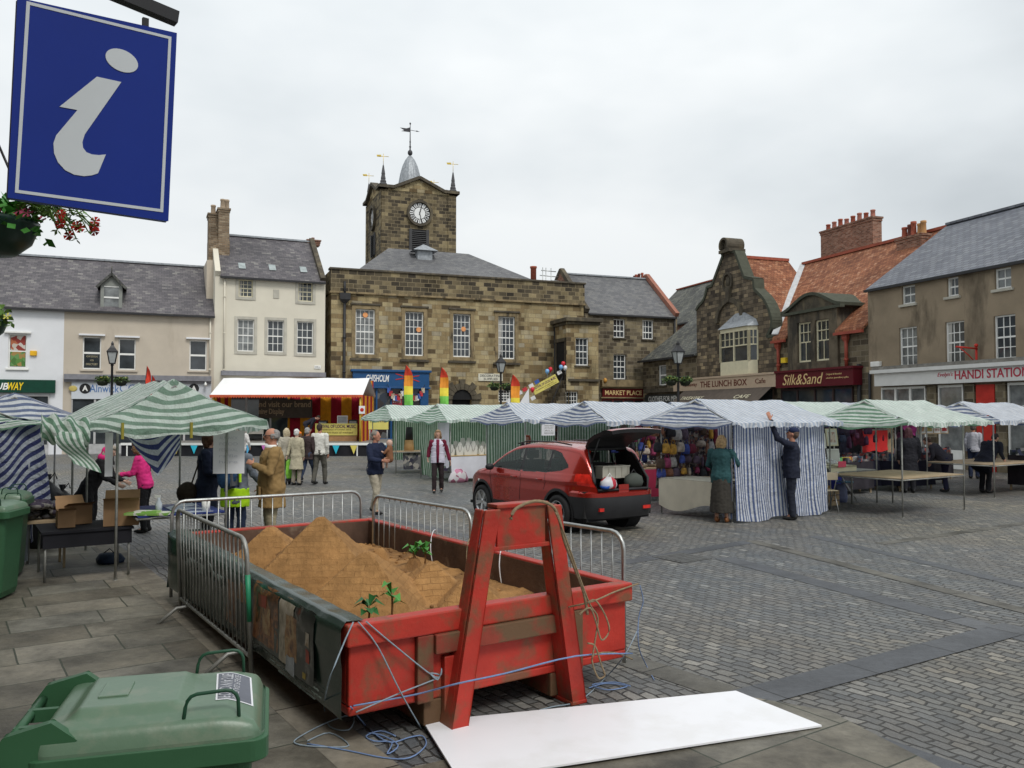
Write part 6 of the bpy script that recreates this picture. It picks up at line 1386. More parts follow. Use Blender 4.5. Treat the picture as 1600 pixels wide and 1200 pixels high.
def stall(nm, lab, xy, L_, W_, mat, matE, seed, ang=GA, tab=None, grp='striped market stalls', **k):
    o = thing('market_stall', lab, 'market stall', (xy[0], xy[1], 0), ang, grp); frame(o, L_, W_); canopy(o, L_, W_, mat, matE, seed, **k)
    if tab is not None: tabletop(o, L_, W_, tab)
    return o
def off(o_xy, a, b): v = Vector((o_xy[0], o_xy[1], 0))+A_*a+B_*b; return (v.x, v.y)
OA = (-1.86, 25.2); OD = (4.2, 15.95); OC = (2.2, 19.0); OB = (.35, 22.0); OZ = (-3.95, 28.4)
OG = (7.83, 16.75); OI = (11.9, 20.6)
OLo = Vector((-4.97, 10.5, 0))
# --- stall A: green with white cloth table of display stands
sA_ = stall('s', 'green striped stall with white curtain and table of white display stands', OA, 2.7, 1.9, gW, gS, 1)
curtain(sA_, (0, 1.9), (0, .75), .08, 1.9, gC, 1, .05, -.12); curtain(sA_, (-.02, .75), (-.02, .02), .45, 1.8, M('white_cloth', (.66, .66, .72), .8, var=.06), 2, .03); curtain(sA_, (0, 1.9), (2.7, 1.9), .3, 1.9, gC, 3, .03, name='back_curtain')
tabletop(sA_, 2.7, .75, .78, M('varnished_edge', (.45, .3, .12), .6)); cloth_skirt(sA_, 2.9, -.02, .1, .765, M('white_cloth', (.66, .66, .72), .8), 1)
# --- stall B
sB_ = stall('s', 'blue striped stall with drooping gable right of the white stand display', OB, 2.7, 1.9, bW, bS, 2)
curtain(sB_, (0, 1.9), (2.7, 1.9), .3, 1.9, gC, 5, .03, name='back_curtain'); curtain(sB_, (1.5, .0), (2.75, -.02), .5, 1.85, M('grey_white_sheet', (.5, .5, .53), .8, var=.08), 6, .04, name='white_sheet')
tabletop(sB_, 2.7, .75, .78); cloth_skirt(sB_, 2.7, -.02, .1, .765, M('white_cloth', (.66, .66, .72), .8), 3)
# --- stall C (bags and scarves)
sC_ = stall('s', 'blue striped stall behind the raised tailgate with red cloth table and bags', OC, 2.7, 1.9, bW, bS, 3.3)
curtain(sC_, (0, 1.9), (2.7, 1.9), .3, 1.9, gC, 8, .03, name='back_curtain'); tabletop(sC_, 2.7, .8, .78); wine = M('crimson_cloth', (.28, .02, .055), .85, var=.1)
cloth_skirt(sC_, 1.9, -.02, .12, .765, wine, 2, x0=.3); cloth_skirt(sC_, .75, -.03, .05, .767, patchwork('sprig_cloth', [(.55, .53, .45)]*5+[(.2, .18, .12)], 13, .85, 0), 4, x0=2.2)
# --- stall D with the long striped curtain
sD_ = stall('s', 'blue striped stall with long white and blue curtain the couple are hanging', OD, 2.75, 1.9, bW, bS, 4.6)
curtain(sD_, (.0, -.05), (2.8, -.05), .04, 1.95, bC, 9, .045, .12, n=160, name='front_curtain'); curtain(sD_, (.0, -.02), (0, .35), .1, 1.95, bC, 4, .04)
tabletop(sD_, 2.7, 1.9, .72, x1=1.1, y0=.5, y1=1.7); m = MB(); cl = M('cream_canvas', (.58, .55, .44), .8, var=.08)
m.grid(lambda u, v: (-.03-.02*v*sin(u*8), 1.95-1.5*u, .74-(.62*v)*(.9+.15*sin(u*5))), 30, 8, flip=True); m.grid(lambda u, v: (-.03+.9*v, 1.95-1.5*u, .745), 2, 2); m.build('table_cloth', cl, sD_)
# --- second ranks
sZ = stall('s', 'far green stall with ruffled gable at the left end of the right hand row', OZ, 2.7, 1.9, gW, gS, 5.5); curtain(sZ, (.8, 1.9), (2.7, 1.9), .4, 1.9, gC, 3, .04, name='back_curtain')
cloth_skirt(sZ, 1.1, .1, .15, .75, patchwork('tartan', [(.05, .05, .06), (.12, .12, .12), (.3, .28, .25), (.03, .03, .05)], 9, .9, 0), 2, x0=.3); tabletop(sZ, 2.6, .8, .76)
stall('s', 'green stall roof behind the first green stall', off(OA, 2.95, .2), 2.9, 1.9, gW, gS, 6.1, tab=.78); stall('s', 'pale blue stall roof second in line behind the drooping gable stall', off(OB, 2.95, .15), 2.9, 1.9, bW, bS, 7.2, tab=.78)
s_ = stall('s', 'pale blue stall roof just left of the striped curtain stall', off(OC, 2.95, .1), 2.9, 1.9, bW, bS, 8.4, tab=.78)
OD2 = off(OD, 2.9, .55); sD2 = stall('s', 'pale green stall right of the striped curtain with paintings at the back', OD2, 2.7, 1.9, gW, gS, 9.1); tabletop(sD2, 2.7, .8, .76, galvd)
cloth_skirt(sD2, 1.6, 1.0, .2, .78, M('blue_cloth', (.02, .03, .25), .8), 2, x0=1.2)
OH = off(OD2, 3.1, 1.4); sH = stall('s', 'blue peaked stall roof behind the big green empty stall', OH, 2.7, 1.9, bW, bS, 10.2)
sG = stall('s', 'empty green stall with bare brown table board standing forward on the right', OG, 2.35, 1.65, gW, gS, 11.4, tab=.76, ov=.38, ex=(0, .15))
sI = stall('s', 'empty blue stall with bare brown board right of the green one', OI, 2.9, 1.7, bW, bS, 12.3, tab=.8)
OJ = off(OI, 3.1, -.3); sJ = stall('s', 'blue stall cut by the right edge with framed prints', OJ, 2.9, 1.8, bW, bS, 13.9, tab=.8)
OK = off(OI, -.3, 3.4); sK = stall('s', 'green stall at the back right with red cloth and clothes', OK, 3.0, 1.9, gW, gS, 14.7)
OM = off(OK, 3.3, .2); sM = stall('s', 'pale blue stall far right behind the framed prints', OM, 3.0, 1.9, bW, bS, 15.5)
ON = off(OH, .4, 3.3); stall('s', 'far green stall behind the paintings', ON, 2.9, 1.9, gW, gS, 16.2)
stall('s', 'far blue stall roof seen between the curtain stall and the red shop sign', off(OD2, 2.2, 4.6), 3.0, 1.9, bW, bS, 17.2); stall('s', 'far pale green stall roof under the cafe sign', off(OC, 6.2, 1.0), 3.0, 1.9, gW, gS, 18.2)
def backcloth(xy, L_, mat, lab, z0=.1, z1=1.9, seed=1):
    o = thing('back_sheet', lab, 'sheet', (xy[0], xy[1], 0), GA); curtain(o, (0, 0), (L_, 0), z0, z1, mat, seed, .04, name='cloth')
    return o
dkc = M('dark_cloth', (.025, .022, .028), .9, var=.3)
curtain(sK, (-1.2, 1.9), (3.0, 1.9), .0, 1.9, dkc, 2, .05, name='back_curtain'); curtain(sH, (0, 1.9), (2.7, 1.9), .2, 1.9, dkc, 4, .04, name='back_curtain'); curtain(sM, (0, 1.9), (3.0, 1.9), .0, 1.95, dkc, 4, .04, name='back_curtain')
def goods_table(st, x0, w, y, d, z, cloth, lab, seed, pal):
    o = thing('goods_table', lab, 'table', (*off((st.location.x, st.location.y), x0, y), 0), GA); m = MB(); m.box(0, w, 0, d, z-.03, z); [m.box(a, a+.04, b, b+.04, 0, z-.03) for a in (.03, w-.07) for b in (.03, d-.07)]; m.build('table_top', wood, o)
    m = MB(); m.grid(lambda u, v: (w*u, -.012-.04*v*(1+sin(u*w*9+seed)), z+.004+(.12-z)*v), 40, 5); m.grid(lambda u, v: (-.012-.02*v, d*u, z+.004+(.15-z)*v), 20, 5, flip=True); m.grid(lambda u, v: (w*u, d*v-.012, z+.004), 2, 2); m.build('table_cloth', cloth, o)
    r = random.Random(seed); m = MB()
    for k in range(46):
        a, b, h = r.random()*w, r.random()*d, .05+.16*r.random(); T = Matrix.Translation((a, b, z+.005)) @ Matrix.Rotation(r.random()*3, 4, 'Z'); m.box(-.08*r.random()-.03, .1*r.random()+.03, -.05, .07*r.random()+.02, 0, h, T=T)
    m.build('piled_goods', patchwork('piled_%d' % seed, pal, 11, .7, .2), o); return o
dkp = [(.03, .03, .04), (.12, .1, .09), (.25, .22, .2), (.06, .02, .03), (.02, .05, .1), (.3, .06, .05), (.1, .1, .12)]
# ---------------------------------------------------------------- goods
rg_ = random.Random(5)
def local(o, x, y, z): v = Vector((o.location.x, o.location.y, 0))+A_*x+B_*y; return (v.x, v.y, z)
stand_m = M('ivory_display_card', (.66, .66, .62), .7, var=.05)
def display_stand(loc, rz, s, lab):
    o = thing('necklace_stand', lab, 'display stand', loc, rz, 'white necklace stands on the white table'); m = MB(); m.prism([(-.07*s, 0), (.07*s, 0), (.085*s, .14*s), (.05*s, .2*s), (.025*s, .27*s), (-.025*s, .27*s), (-.05*s, .2*s), (-.085*s, .14*s)], -.01, .01); m.box(-.04*s, .04*s, 0, .09*s, 0, .01); m.build('bust', stand_m, o)
    m = MB(); m.tube([(-.04*s, -.013, .2*s), (-.02*s, -.013, .1*s), (0, -.013, .07*s), (.02*s, -.013, .1*s), (.04*s, -.013, .2*s)], .004, 5); m.build('necklace', M('necklace', (.12, .08, .1), .4), o); return o
proto = None
for i in range(20):
    lab = 'white necklace stand on the white cloth table under the green stall'; x = .15+.26*(i % 10); row = i//10
    if proto is None: proto = display_stand(local(sA_, x, .2, .797), GA-.4, 1.25, lab); continue
    c = dup(proto, local(sA_, x+.06*rg_.random(), .2+.3*row, .797), GA-.4+.6*(rg_.random()-.5)); s = (.8+.5*rg_.random())*(1.35 if row else 1); c.scale = (s, s, s)
for i in range(7):
    c = dup(proto, local(sB_, .2+.2*i, .3+.2*(i % 2), .797), GA-.3+.5*rg_.random(), 'white necklace stand on the table under the drooping blue stall'); c['group'] = 'white stands on the second table'
bagc = [(.16, .02, .04), (.07, .045, .03), (.42, .36, .3), (.02, .02, .025), (.22, .1, .06), (.3, .05, .12), (.4, .38, .36), (.1, .07, .1), (.5, .28, .05), (.05, .08, .3)]
def hang_bag(loc, rz, col, w, h, lab, grp):
    o = thing('handbag', lab, 'bag', loc, rz, grp); mt = M('bag_%d' % int(col[0]*1000+col[2]*97), col, .6, 0, .4, 14, .3, 30); m = MB()
    m.loft([[(w*k*cos(a)*(1.0), .06*k*sin(a), -h*t) for a in [2*pi*i/12 for i in range(12)]] for k, t in ((.55, .3), (.85, .45), (1, .75), (.9, .97), (.6, 1.0))]); m.build('bag_body', mt, o)
    m = MB(); m.tube([(-w*.5, 0, -h*.35), (-w*.3, 0, -.02), (0, 0, 0), (w*.3, 0, -.02), (w*.5, 0, -h*.35)], .008, 5); m.build('handle', mt, o); return o
protos = {}
def many_bags(o, x0, x1, y, zs, n, grp, lab, seed, wmin=.08, cols=bagc):
    r = random.Random(seed)
    for i in range(n):
        k = r.randrange(len(cols)); key = (k, grp); x = x0+(x1-x0)*((i+.5*r.random())/n); z = zs[i % len(zs)]+.06*(r.random()-.5); loc = local(o, x, y+.1*r.random(), z)
        if key not in protos: protos[key] = hang_bag(loc, GA+.3*(r.random()-.5), cols[k], .12, .3, lab, grp)
        else: c = dup(protos[key], loc, GA+2.4*(r.random()-.5)); s = .6+.5*r.random(); c.scale = (s*(.7+.7*r.random()), s, s*(.7+1.0*r.random()))
many_bags(sC_, .25, 2.7, .05, (1.88, 1.5, 1.66, 1.3), 38, 'handbags and scarves hung along the red cloth stall', 'small handbag hanging in the rows above the red cloth table', 3)
many_bags(sC_, 1.2, 2.7, .6, (1.8, 1.45, 1.2), 16, 'handbags hung at the back of the red cloth stall', 'handbag hanging at the back of the red cloth stall', 7)
many_bags(sD_, -.15, 1.9, 1.85, (1.88, 1.55, 1.25, 1.0), 40, 'dark and bright bags hung behind the curtain stall', 'small bag hanging in the dense rows left of the striped curtain', 13)
many_bags(sK, -.9, 2.6, .1, (1.85, 1.62), 22, 'dark red clothes and bags hung at the back right', 'dark hanging bag or garment under the back right green stall', 23, cols=[(.12, .01, .02), (.03, .02, .03), (.2, .03, .05), (.1, .02, .06), (.25, .2, .18)])
many_bags(sH, -.2, 2.4, .3, (1.85, 1.6), 14, 'dark goods hung behind the empty green stall', 'dark hanging item behind the empty green stall', 29, cols=[(.03, .02, .04), (.06, .02, .05), (.12, .04, .08), (.02, .03, .06)])
# baskets / heaps on the red cloth
def heap(loc, r, h, mat, name, lab, cat, grp=None, n=60, seed=1, leaf=.07, rz=0):
    o = thing(name, lab, cat, loc, rz, grp); q = random.Random(seed); m = MB()
    for k in range(n):
        a = q.random()*6.28; rr = r*sqrt(q.random()); z = h*(1-(rr/r)**2)*q.random(); m.ell((rr*cos(a), rr*sin(a), z+.02), (leaf*(.5+q.random()*.5), leaf*(.4+q.random()*.4), leaf*.4), 7, T=Matrix.Rotation(q.random()*3, 4, 'Z'))
    m.build('contents', mat, o); return o
for i, (x, lab) in enumerate(((.5, 'left'), (1.1, 'middle'), (1.7, 'right'))):
    o = heap(local(sC_, x, .25, .83), .22, .14, patchwork('mixed_scarves', [(.3, .28, .26), (.25, .04, .07), (.15, .12, .1), (.4, .36, .34), (.06, .05, .05)], 18), 'tray', 'tray of folded scarves on the red cloth, %s of three' % lab, 'tray', 'trays on the red cloth', 50, i, .05, GA)
    m = MB(); m.lathe([(.01, -.04), (.2, -.04), (.25, .05), (.23, .05), (.18, -.02), (.01, -.02)], n=20); m.build('basket_rim', M('wicker', (.2, .16, .11), .8, bump=.4, bs=60), o)
heap(local(sD2, .35, .3, .79), .25, .12, M('lime_cloth', (.1, .5, .04), .7, var=.3), 'green_cloth_heap', 'heap of bright lime green cloth on the table right of the curtain', 'cloth', None, 60, 4, .08, GA)
heap(local(sD2, 1.35, .35, .93), .18, .14, paper, 'paper_heap', 'pile of crumpled white tissue above the pink card', 'paper', None, 60, 5, .06, GA)
o = thing('card', 'bright pink card on the edge of the goods table', 'card', local(sD2, 1.2, -.02, .88), GA); m = MB(); m.box(0, .28, -.01, 0, 0, .13); m.build('card_sheet', M('pink_card', (.8, .1, .18), .6), o)
o = thing('folding_shelf', 'narrow cream shelf holding tissue and cards', 'shelf', local(sD2, .95, .02, 0), GA); m = MB(); m.box(0, 1.0, 0, .6, .86, .9); m.box(0, 1.0, 0, .02, .72, .9); m.build('shelf_board', cream, o); m = MB(); m.tube([(.05, .1, 0), (.05, .1, .86)], .02); m.tube([(.95, .1, 0), (.95, .1, .86)], .02); m.build('shelf_legs', galvd, o)
# framed pictures
def picture(loc, rz, w, h, fcol, pmat, lab, grp, tilt=-.15):
    o = thing('framed_picture', lab, 'picture', loc, rz, grp); o.rotation_euler = (tilt, 0, rz); m = MB(); t = .03
    m.box(-w/2, w/2, -.01, .01, 0, t); m.box(-w/2, w/2, -.01, .01, h-t, h); m.box(-w/2, -w/2+t, -.01, .01, t, h-t); m.box(w/2-t, w/2, -.01, .01, t, h-t); f = m.build('frame', fcol, o)
    m = MB(); m.box(-w/2+t, w/2-t, -.004, .004, t, h-t); mo = m.build('mount', paper, f) if False else m.build('mount', stand_m, o)
    m = MB(); m.box(-w/2+t*2.4, w/2-t*2.4, -.008, -.004, t*2.8, h-t*2.8); m.build('print', pmat, o); return o
pr1 = patchwork('blue_print', [(.3, .42, .6), (.4, .5, .65), (.2, .28, .42), (.5, .5, .4)], 9, .5, 0); pr2 = patchwork('pink_print', [(.55, .38, .33), (.62, .52, .45), (.45, .28, .24), (.6, .55, .5)], 12, .5, 0); pr3 = patchwork('dark_print', [(.05, .09, .08), (.08, .12, .1), (.12, .14, .1), (.04, .06, .08)], 10, .4, 0); pr4 = patchwork('multi_print', [(.3, .3, .12), (.4, .2, .1), (.12, .25, .3), (.4, .38, .3), (.2, .1, .08)], 14, .6, 0)
ppm = [(1.95, 1.25, .3, .36, pr1, 'blue framed print hanging above the goods table', white), (2.4, 1.3, .33, .42, pr2, 'pink and cream framed print beside the blue one', cream), (2.45, .87, .36, .36, stand_m, 'white framed sheet under the pink print', white), (2.0, .87, .22, .3, pr3, 'small grey framed print under the blue one', wood), (1.45, 1.2, .4, .5, pr4, 'busy colourful picture left of the blue print', galvd), (.9, 1.25, .4, .4, pr4, 'busy colourful picture near the dark haired seller', galvd), (.3, .95, .3, .26, pr1, 'pale blue card picture beside the lime cloth', white), (.7, .95, .24, .26, pr1, 'pale blue card picture second from the curtain', white)]
for x, z, w, h, pm_, lab, fr_ in ppm: picture(local(sD2, x, .95, z), GA-.25, w, h, fr_, pm_, lab, 'pictures on the art stall')
for i in range(5): picture(local(sJ, -.3+.36*i, .5, 1.22), GA-.5, .32, .5, galvd, pr3, ('first', 'second', 'third', 'fourth', 'fifth')[i]+' grey framed print from the left on the far right table', 'leaning prints at the right edge', -.35)
o = thing('red_cloth', 'bright red cloth hung up at the back right', 'cloth', local(sK, .1, .05, 0), GA); curtain(o, (0, 0), (1.25, 0), 1.0, 1.6, M('bright_red_cloth', (.6, .03, .03), .7, var=.08), 3, .02, name='cloth'); m = MB(); m.box(-.03, 1.3, -.01, .01, 1.6, 1.63); m.build('hanging_rail', galvd, o)
o = thing('tan_panel', 'tan board standing right of the bright red cloth', 'board', local(sK, 1.42, .1, 0), GA); m = MB(); m.box(0, .3, 0, .03, .8, 1.75); m.build('panel', wood, o); m = MB(); m.box(.02, .05, 0, .03, 0, .8); m.box(.25, .28, 0, .03, 0, .8); m.build('legs', wood, o)
o = thing('plastic_sheet', 'loose translucent plastic sheeting bunched up beside the prints', 'plastic sheet', local(sG, .95, 3.0, 0), GA); m = MB(); ps = M('clear_plastic', (.5, .58, .66), .2, 0, .15, 6, .5, 12)
m.loft([[((.08+.42*t**1.3)*cos(a)*(1+.25*sin(a*5+t*4))-.35*t*t, (.06+.3*t**1.3)*sin(a)*(1+.2*sin(a*4)), 1.75-1.3*t) for a in [2*pi*i/28 for i in range(28)]] for t in [j/12 for j in range(13)]]); m.build('sheet', ps, o)
for i, (x, y, c, lab) in enumerate(((.9, 2.4, (.6, .28, .03), 'orange carrier bag on the ground under the green stall'), (.4, 2.5, (.08, .2, .18), 'teal carrier bag on the ground under the green stall'), (1.6, 2.5, (.12, .14, .25), 'blue grey bag on the ground under the green stall'), (-.9, 1.6, (.02, .02, .025), 'black bag on the ground left of the empty green stall'))):
    o = thing('carrier_bag', lab, 'bag', local(sG, x, y, 0), GA); m = MB(); m.loft([[(.2*k*cos(a), .13*k*sin(a)*(1+.2*sin(3*a)), z) for a in [2*pi*i/16 for i in range(16)]] for k, z in ((.9, 0), (1.05, .1), (.95, .3), (.6, .42))]); m.build('bag_body', M('bag_col_%d' % i, c, .5, bump=.5, bs=10), o); m = MB(); m.tube([(-.08, 0, .4), (-.05, 0, .52), (.05, 0, .52), (.08, 0, .4)], .01, 5); m.build('handle', M('bag_col_%d' % i, c), o)
# folding chairs
def fchair(loc, rz, lab, seatm):
    o = thing('folding_chair', lab, 'chair', loc, rz, 'folding chairs by the stalls'); m = MB(); m.box(-.2, .2, -.2, .2, .44, .46); m.build('seat', seatm, o, .01); m = MB(); m.box(-.19, .19, .2, .215, .68, .84); m.build('backrest', seatm, o, .02)
    for s in (-1, 1):
        m = MB(); m.tube([(s*.2, -.28, 0), (s*.2, .0, .45), (s*.19, .21, .85)], .011, 7); m.build('leg', galv, o); m = MB(); m.tube([(s*.18, .26, 0), (s*.18, .05, .42)], .011, 7); m.build('leg', galv, o)
    m = MB(); m.tube([(-.2, -.2, .13), (.2, -.2, .13)], .008); m.build('stretcher', galv, o); return o
pc = G(1290, 800); fchair((pc.x+.05, pc.y+.15, 0), GA+2.6, 'folding chair with wooden back beside the striped curtain', M('chair_beige', (.4, .34, .24), .5)); fchair((*off(OG, 1.9, 2.6), 0), GA+.6, 'blue folding chair under the empty green stall', M('chair_blue', (.1, .25, .35), .6))
o = thing('blue_crate', 'blue plastic box on the ground behind the folding chair', 'box', local(sD2, .45, .3, 0), GA); m = MB(); m.box(0, .5, 0, .35, 0, .02); m.box(0, .5, 0, .02, .02, .3); m.box(0, .5, .33, .35, .02, .3); m.box(0, .02, .02, .33, .02, .3); m.box(.48, .5, .02, .33, .02, .3); m.box(-.02, .52, -.02, -.001, .26, .3); m.build('crate_body', M('blue_plastic', (.02, .09, .42), .4), o)
o = thing('wooden_crate', 'yellowish wooden box on the ground right of the folding chair', 'box', local(sD2, 1.15, .2, 0), GA); m = MB()
for z in (0, .12, .24): m.box(0, .4, 0, .015, z, z+.1); m.box(0, .015, .016, .3, z, z+.1); m.box(.385, .4, .016, .3, z, z+.1); m.box(0.016, .384, .285, .3, z, z+.1)
m.build('slats', wood, o)
# things in the space under the left of the far stall
o = thing('cake_stand', 'white cake shaped candle holder on the far table', 'ornament', local(sZ, 1.9, .4, .78), GA); m = MB(); m.lathe([(.01, 0), (.22, 0), (.22, .14), (.02, .15), (.02, .26), (.004, .3)], n=18); m.build('cake', white, o)
o = thing('speaker_column', 'black topped brown column behind the tartan cloth table', 'speaker', local(sZ, .75, .5, .0), GA); m = MB(); m.lathe([(.01, .7), (.19, .7), (.15, 1.15), (.01, 1.15)], n=14); m.build('brown_base', M('tan_card', (.4, .24, .1), .7), o); m = MB(); m.lathe([(.01, 1.152), (.14, 1.152), (.11, 1.6), (.01, 1.6)], n=14); m.build('black_top', black, o)
o = thing('goods_rack', 'dark rack of goods with a purple bag beside the first green stall', 'rack', local(sZ, 1.9, -.3, 0), GA); m = MB(); m.box(0, .6, 0, .5, .05, 1.0); m.build('goods', patchwork('rack_goods', [(.04, .04, .05), (.1, .1, .11), (.25, .25, .27), (.08, .05, .12)], 8), o); m = MB(); m.box(-.02, .62, -.02, .52, 1.0, 1.05); m.build('rack_top', M('pale_cyan', (.4, .6, .62), .6), o)
o = thing('paper_notice', 'white paper notice hanging from the drooping blue canopy', 'notice', local(sB_, .35, -.25, 0), GA-.3); m = MB(); m.box(0, .42, -.004, .004, 1.5, 1.83); pn = m.build('sheet', paper, o)
for k in range(4): text(('HAND MADE', 'JEWELLERY', 'ALL', 'REDUCED')[k], pn, galvd, .08, .34, 1.74-.065*k, 1.78-.065*k, -.006, .001)
o = thing('dropped_bags', 'pink and white bags on the ground under the green stall', 'bag', local(sA_, .25, -.05, 0), GA); m = MB()
m.loft([[(.32*k*cos(a), .18*k*sin(a), z) for a in [2*pi*i/16 for i in range(16)]] for k, z in ((1, 0), (1.05, .1), (.8, .28), (.3, .4))]); m.build('bag_body', patchwork('pink_white_bag', [(.6, .56, .58), (.5, .2, .3), (.65, .62, .64), (.3, .1, .16)], 8), o)
# paper notices by the right stalls
goods_table(sH, -.6, 2.4, .1, .9, .82, dkc, 'dark draped goods table behind the bare green stall', 3, dkp); goods_table(sK, -1.0, 1.9, -.6, .8, .8, M('navy_dark_cloth', (.015, .015, .03), .8), 'dark draped goods table in front of the bright red cloth', 5, dkp)
goods_table(sK, 1.6, 1.8, -.5, .8, .85, dkc, 'dark draped goods table right of the tan board', 6, dkp); goods_table(sJ, -.5, 3.2, .3, .9, .95, dkc, 'black draped table under the framed prints', 8, [(.03, .04, .04), (.06, .08, .09), (.3, .3, .3), (.05, .06, .12)]); goods_table(sM, -.2, 2.4, .2, .9, .8, dkc, 'dark goods table at the far right back', 9, dkp)
goods_table(sI, -.4, 1.6, 2.2, .8, .8, M('navy_dark_cloth', (.015, .015, .03), .8), 'navy draped goods table behind the right bare board', 11, dkp)
for st_, lab in ((sC_, 'crowded printed fabric hanging behind the bags of the red cloth stall'), (sD_, 'crowded dark printed fabric hanging behind the curtain stall')):
    o = thing('hanging_fabric', lab, 'fabric', (*off((st_.location.x, st_.location.y), 0, 2.02), 0), GA); curtain(o, (0, 0), (2.7, 0), .5, 1.88, patchwork('busy_fabric', [(.04, .03, .03), (.14, .05, .05), (.3, .27, .24), (.08, .06, .07), (.2, .1, .06), (.03, .04, .08), (.3, .25, .21), (.12, .11, .1)], 19, .8, .4), 3, .06, name='cloth')
o = thing('hanging_scarves', 'pale and dark scarves hung in a bunch right of the tailgate', 'scarves', (*off(OC, 2.55, -.1), 0), GA)
for k, c in enumerate(((.3, .27, .26), (.1, .06, .05), (.4, .36, .33), (.2, .05, .06), (.06, .05, .06), (.35, .3, .25))):
    m = MB(); m.grid(lambda u, v, k=k: (-.5+.17*k+.12*u+.02*sin(v*9+k), .03*sin(u*6+v*5+k), 1.9-v*(.75+.2*((k*3) % 4)/3)), 5, 12); m.build('scarf', M('scarf_%d' % k, c, .9, 0, .5, 22), o)
for k, (px, py, s) in enumerate(((72, 842, 1.1), (96, 838, .9), (62, 856, .8))):
    p = G(px, py); o = thing('bin_bag', ('tall full black sack beside the striped curtain', 'second black sack behind the stall pole', 'low black sack nearest the green bins')[k], 'bag', p); m = MB(); m.loft([[(.27*s*q*cos(a)*(1+.08*sin(5*a+z*9)), .24*s*q*sin(a), z*s) for a in [2*pi*i/22 for i in range(22)]] for q, z in ((.7, 0), (1, .12), (1.05, .4), (.85, .68), (.3, .84), (.12, .88), (.25, .98))]); m.build('sack', M('black_sack', (.012, .012, .014), .35, bump=.6, bs=9), o); m = MB(); m.tube([(.04*s, 0, .9*s), (.1*s, .03, 1.0*s), (.14*s, .02, .9*s)], .01); m.build('tie', black, o)
o = thing('dark_heap', 'heap of dark clothes on a low trestle behind the canopy pole', 'clothes', OLo+B_*1.6-A_*.9, GA); m = MB(); m.box(-.5, .5, -.3, .3, .62, .65); [m.box(a, a+.03, b, b+.03, 0, .62) for a in (-.48, .45) for b in (-.28, .25)]; m.build('trestle', wood, o); r = random.Random(4); m = MB()
for k in range(60): m.ell((r.gauss(0, .2), r.gauss(0, .11), .68+.2*r.random()), (.12, .09, .05), 7, T=Matrix.Rotation(r.random()*3, 4, 'Z'))
m.build('folded_clothes', patchwork('dark_clothes', [(.02, .02, .02), (.05, .05, .06), (.15, .14, .13), (.03, .02, .04)], 7), o)
for k, (x, c, nm, lab, w, z0, z1) in enumerate(((1.9, (.32, .04, .18), 'hanging_cloth', 'magenta and purple cloth hung right of the tan board', .75, 1.45, 1.85), (-.6, (.10, .015, .03), 'hanging_cloth', 'dark wine coloured clothes hung left of the bright red cloth', .6, 1.2, 1.85), (-1.15, (.03, .03, .05), 'hanging_cloth', 'black clothes hung at the left of the back right stall', .5, 1.0, 1.85))):
    o = thing(nm, lab, 'cloth', (*off(OK, x, -.08), 0), GA); curtain(o, (0, 0), (w, 0), z0, z1, M('hung_%d' % k, c, .85, 0, .6, 9), k, .05, name='cloth', n=30); m = MB(); m.tube([(-.03, 0, z1), (w+.03, 0, z1)], .01); m.build('rail', galvd, o)
for i in range(4): picture(local(sM, .1+.42*i, .0, 1.45), GA-.2, .34, .42, wood, (pr4, M('ochre_print', (.36, .30, .10), .7, 0, .4, 8), pr2, M('red_print', (.5, .06, .06), .6, 0, .3, 8))[i], ('busy coloured', 'ochre', 'pale pink', 'red and white')[i]+' poster hung at the far right back', 'posters at the far right back', 0)
for i, c in enumerate(((.5, .1, .08), (.08, .2, .45), (.1, .35, .12), (.55, .4, .06), (.5, .5, .5))):
    o = thing('folded_textile', ('red', 'blue', 'green', 'amber', 'white')[i]+' folded textile on the goods table behind the bare green stall', 'textile', (*off(OH, -.45+.45*i, .25), .83), GA+.1*i); m = MB()
    for j in range(4): m.box(-.13, .13+.01*(j % 2), -.1, .1, .03*j+.001*j, .03*j+.029)
    m.build('folds', M('textile_%d' % i, c, .85, 0, .2, 12), o, .006)
# ---------------------------------------------------------------- left stalls
OL = G(190, 905); L1 = thing('market_stall', 'large green striped canopy with blue table beside the skip', 'market stall', OL, GA+pi/2, 'striped market stalls')
# local x runs away along the row, local y to the left: the gable faces the square
OLo = Vector((-4.97, 10.5, 0)); OR_ = OLo+A_*1.35; L1.location = OR_
frame(L1, 2.75, 1.35, 1.93, 2.45); canopy(L1, 2.75, 1.35, tarp('left_green_tarp', (.80, .87, .82), (.42, .56, .47), .17, .4, duty=-.1), tarp('left_green_gable', (.66, .76, .69), (.22, .34, .26), .125, .4, duty=-.0), 21, 2.56, 1.97, .42, .12, .07, wr=.05)
m = MB(); r = 0
def bund(u, v): a = 2*pi*v; t = u; rr_ = .13+.03*sin(u*19)+.02*sin(v*25+u*9); return (-.38+.5*t*0+rr_*cos(a)*.8, 1.72+.5*t, 1.86+rr_*sin(a)*1.1+.06*t)
m.grid(bund, 30, 20, lambda u, v: (u*.6+v*.6, v)); m.grid(lambda u, v: (-.48-.04*sin(v*6), 1.78+.3*u+.05*sin(v*5)-.14*v, 1.88-.5*v*(1-.25*u)), 16, 12, lambda u, v: (u*.5+v*.25, v)); m.build('rolled_side_cloth', gS, L1)
m = MB(); m.grid(lambda u, v: (.02+.05*sin(u*6), 1.22-.62*u, (1.9-.62*v*(1-abs(2*u-1.15)*.7)) ), 14, 10, lambda u, v: (u*.45+v*.6, v)); m.build('hanging_blue_cloth', tarp('navy_striped_cloth', (.6, .65, .72), (.05, .07, .22), .15, .2), L1)
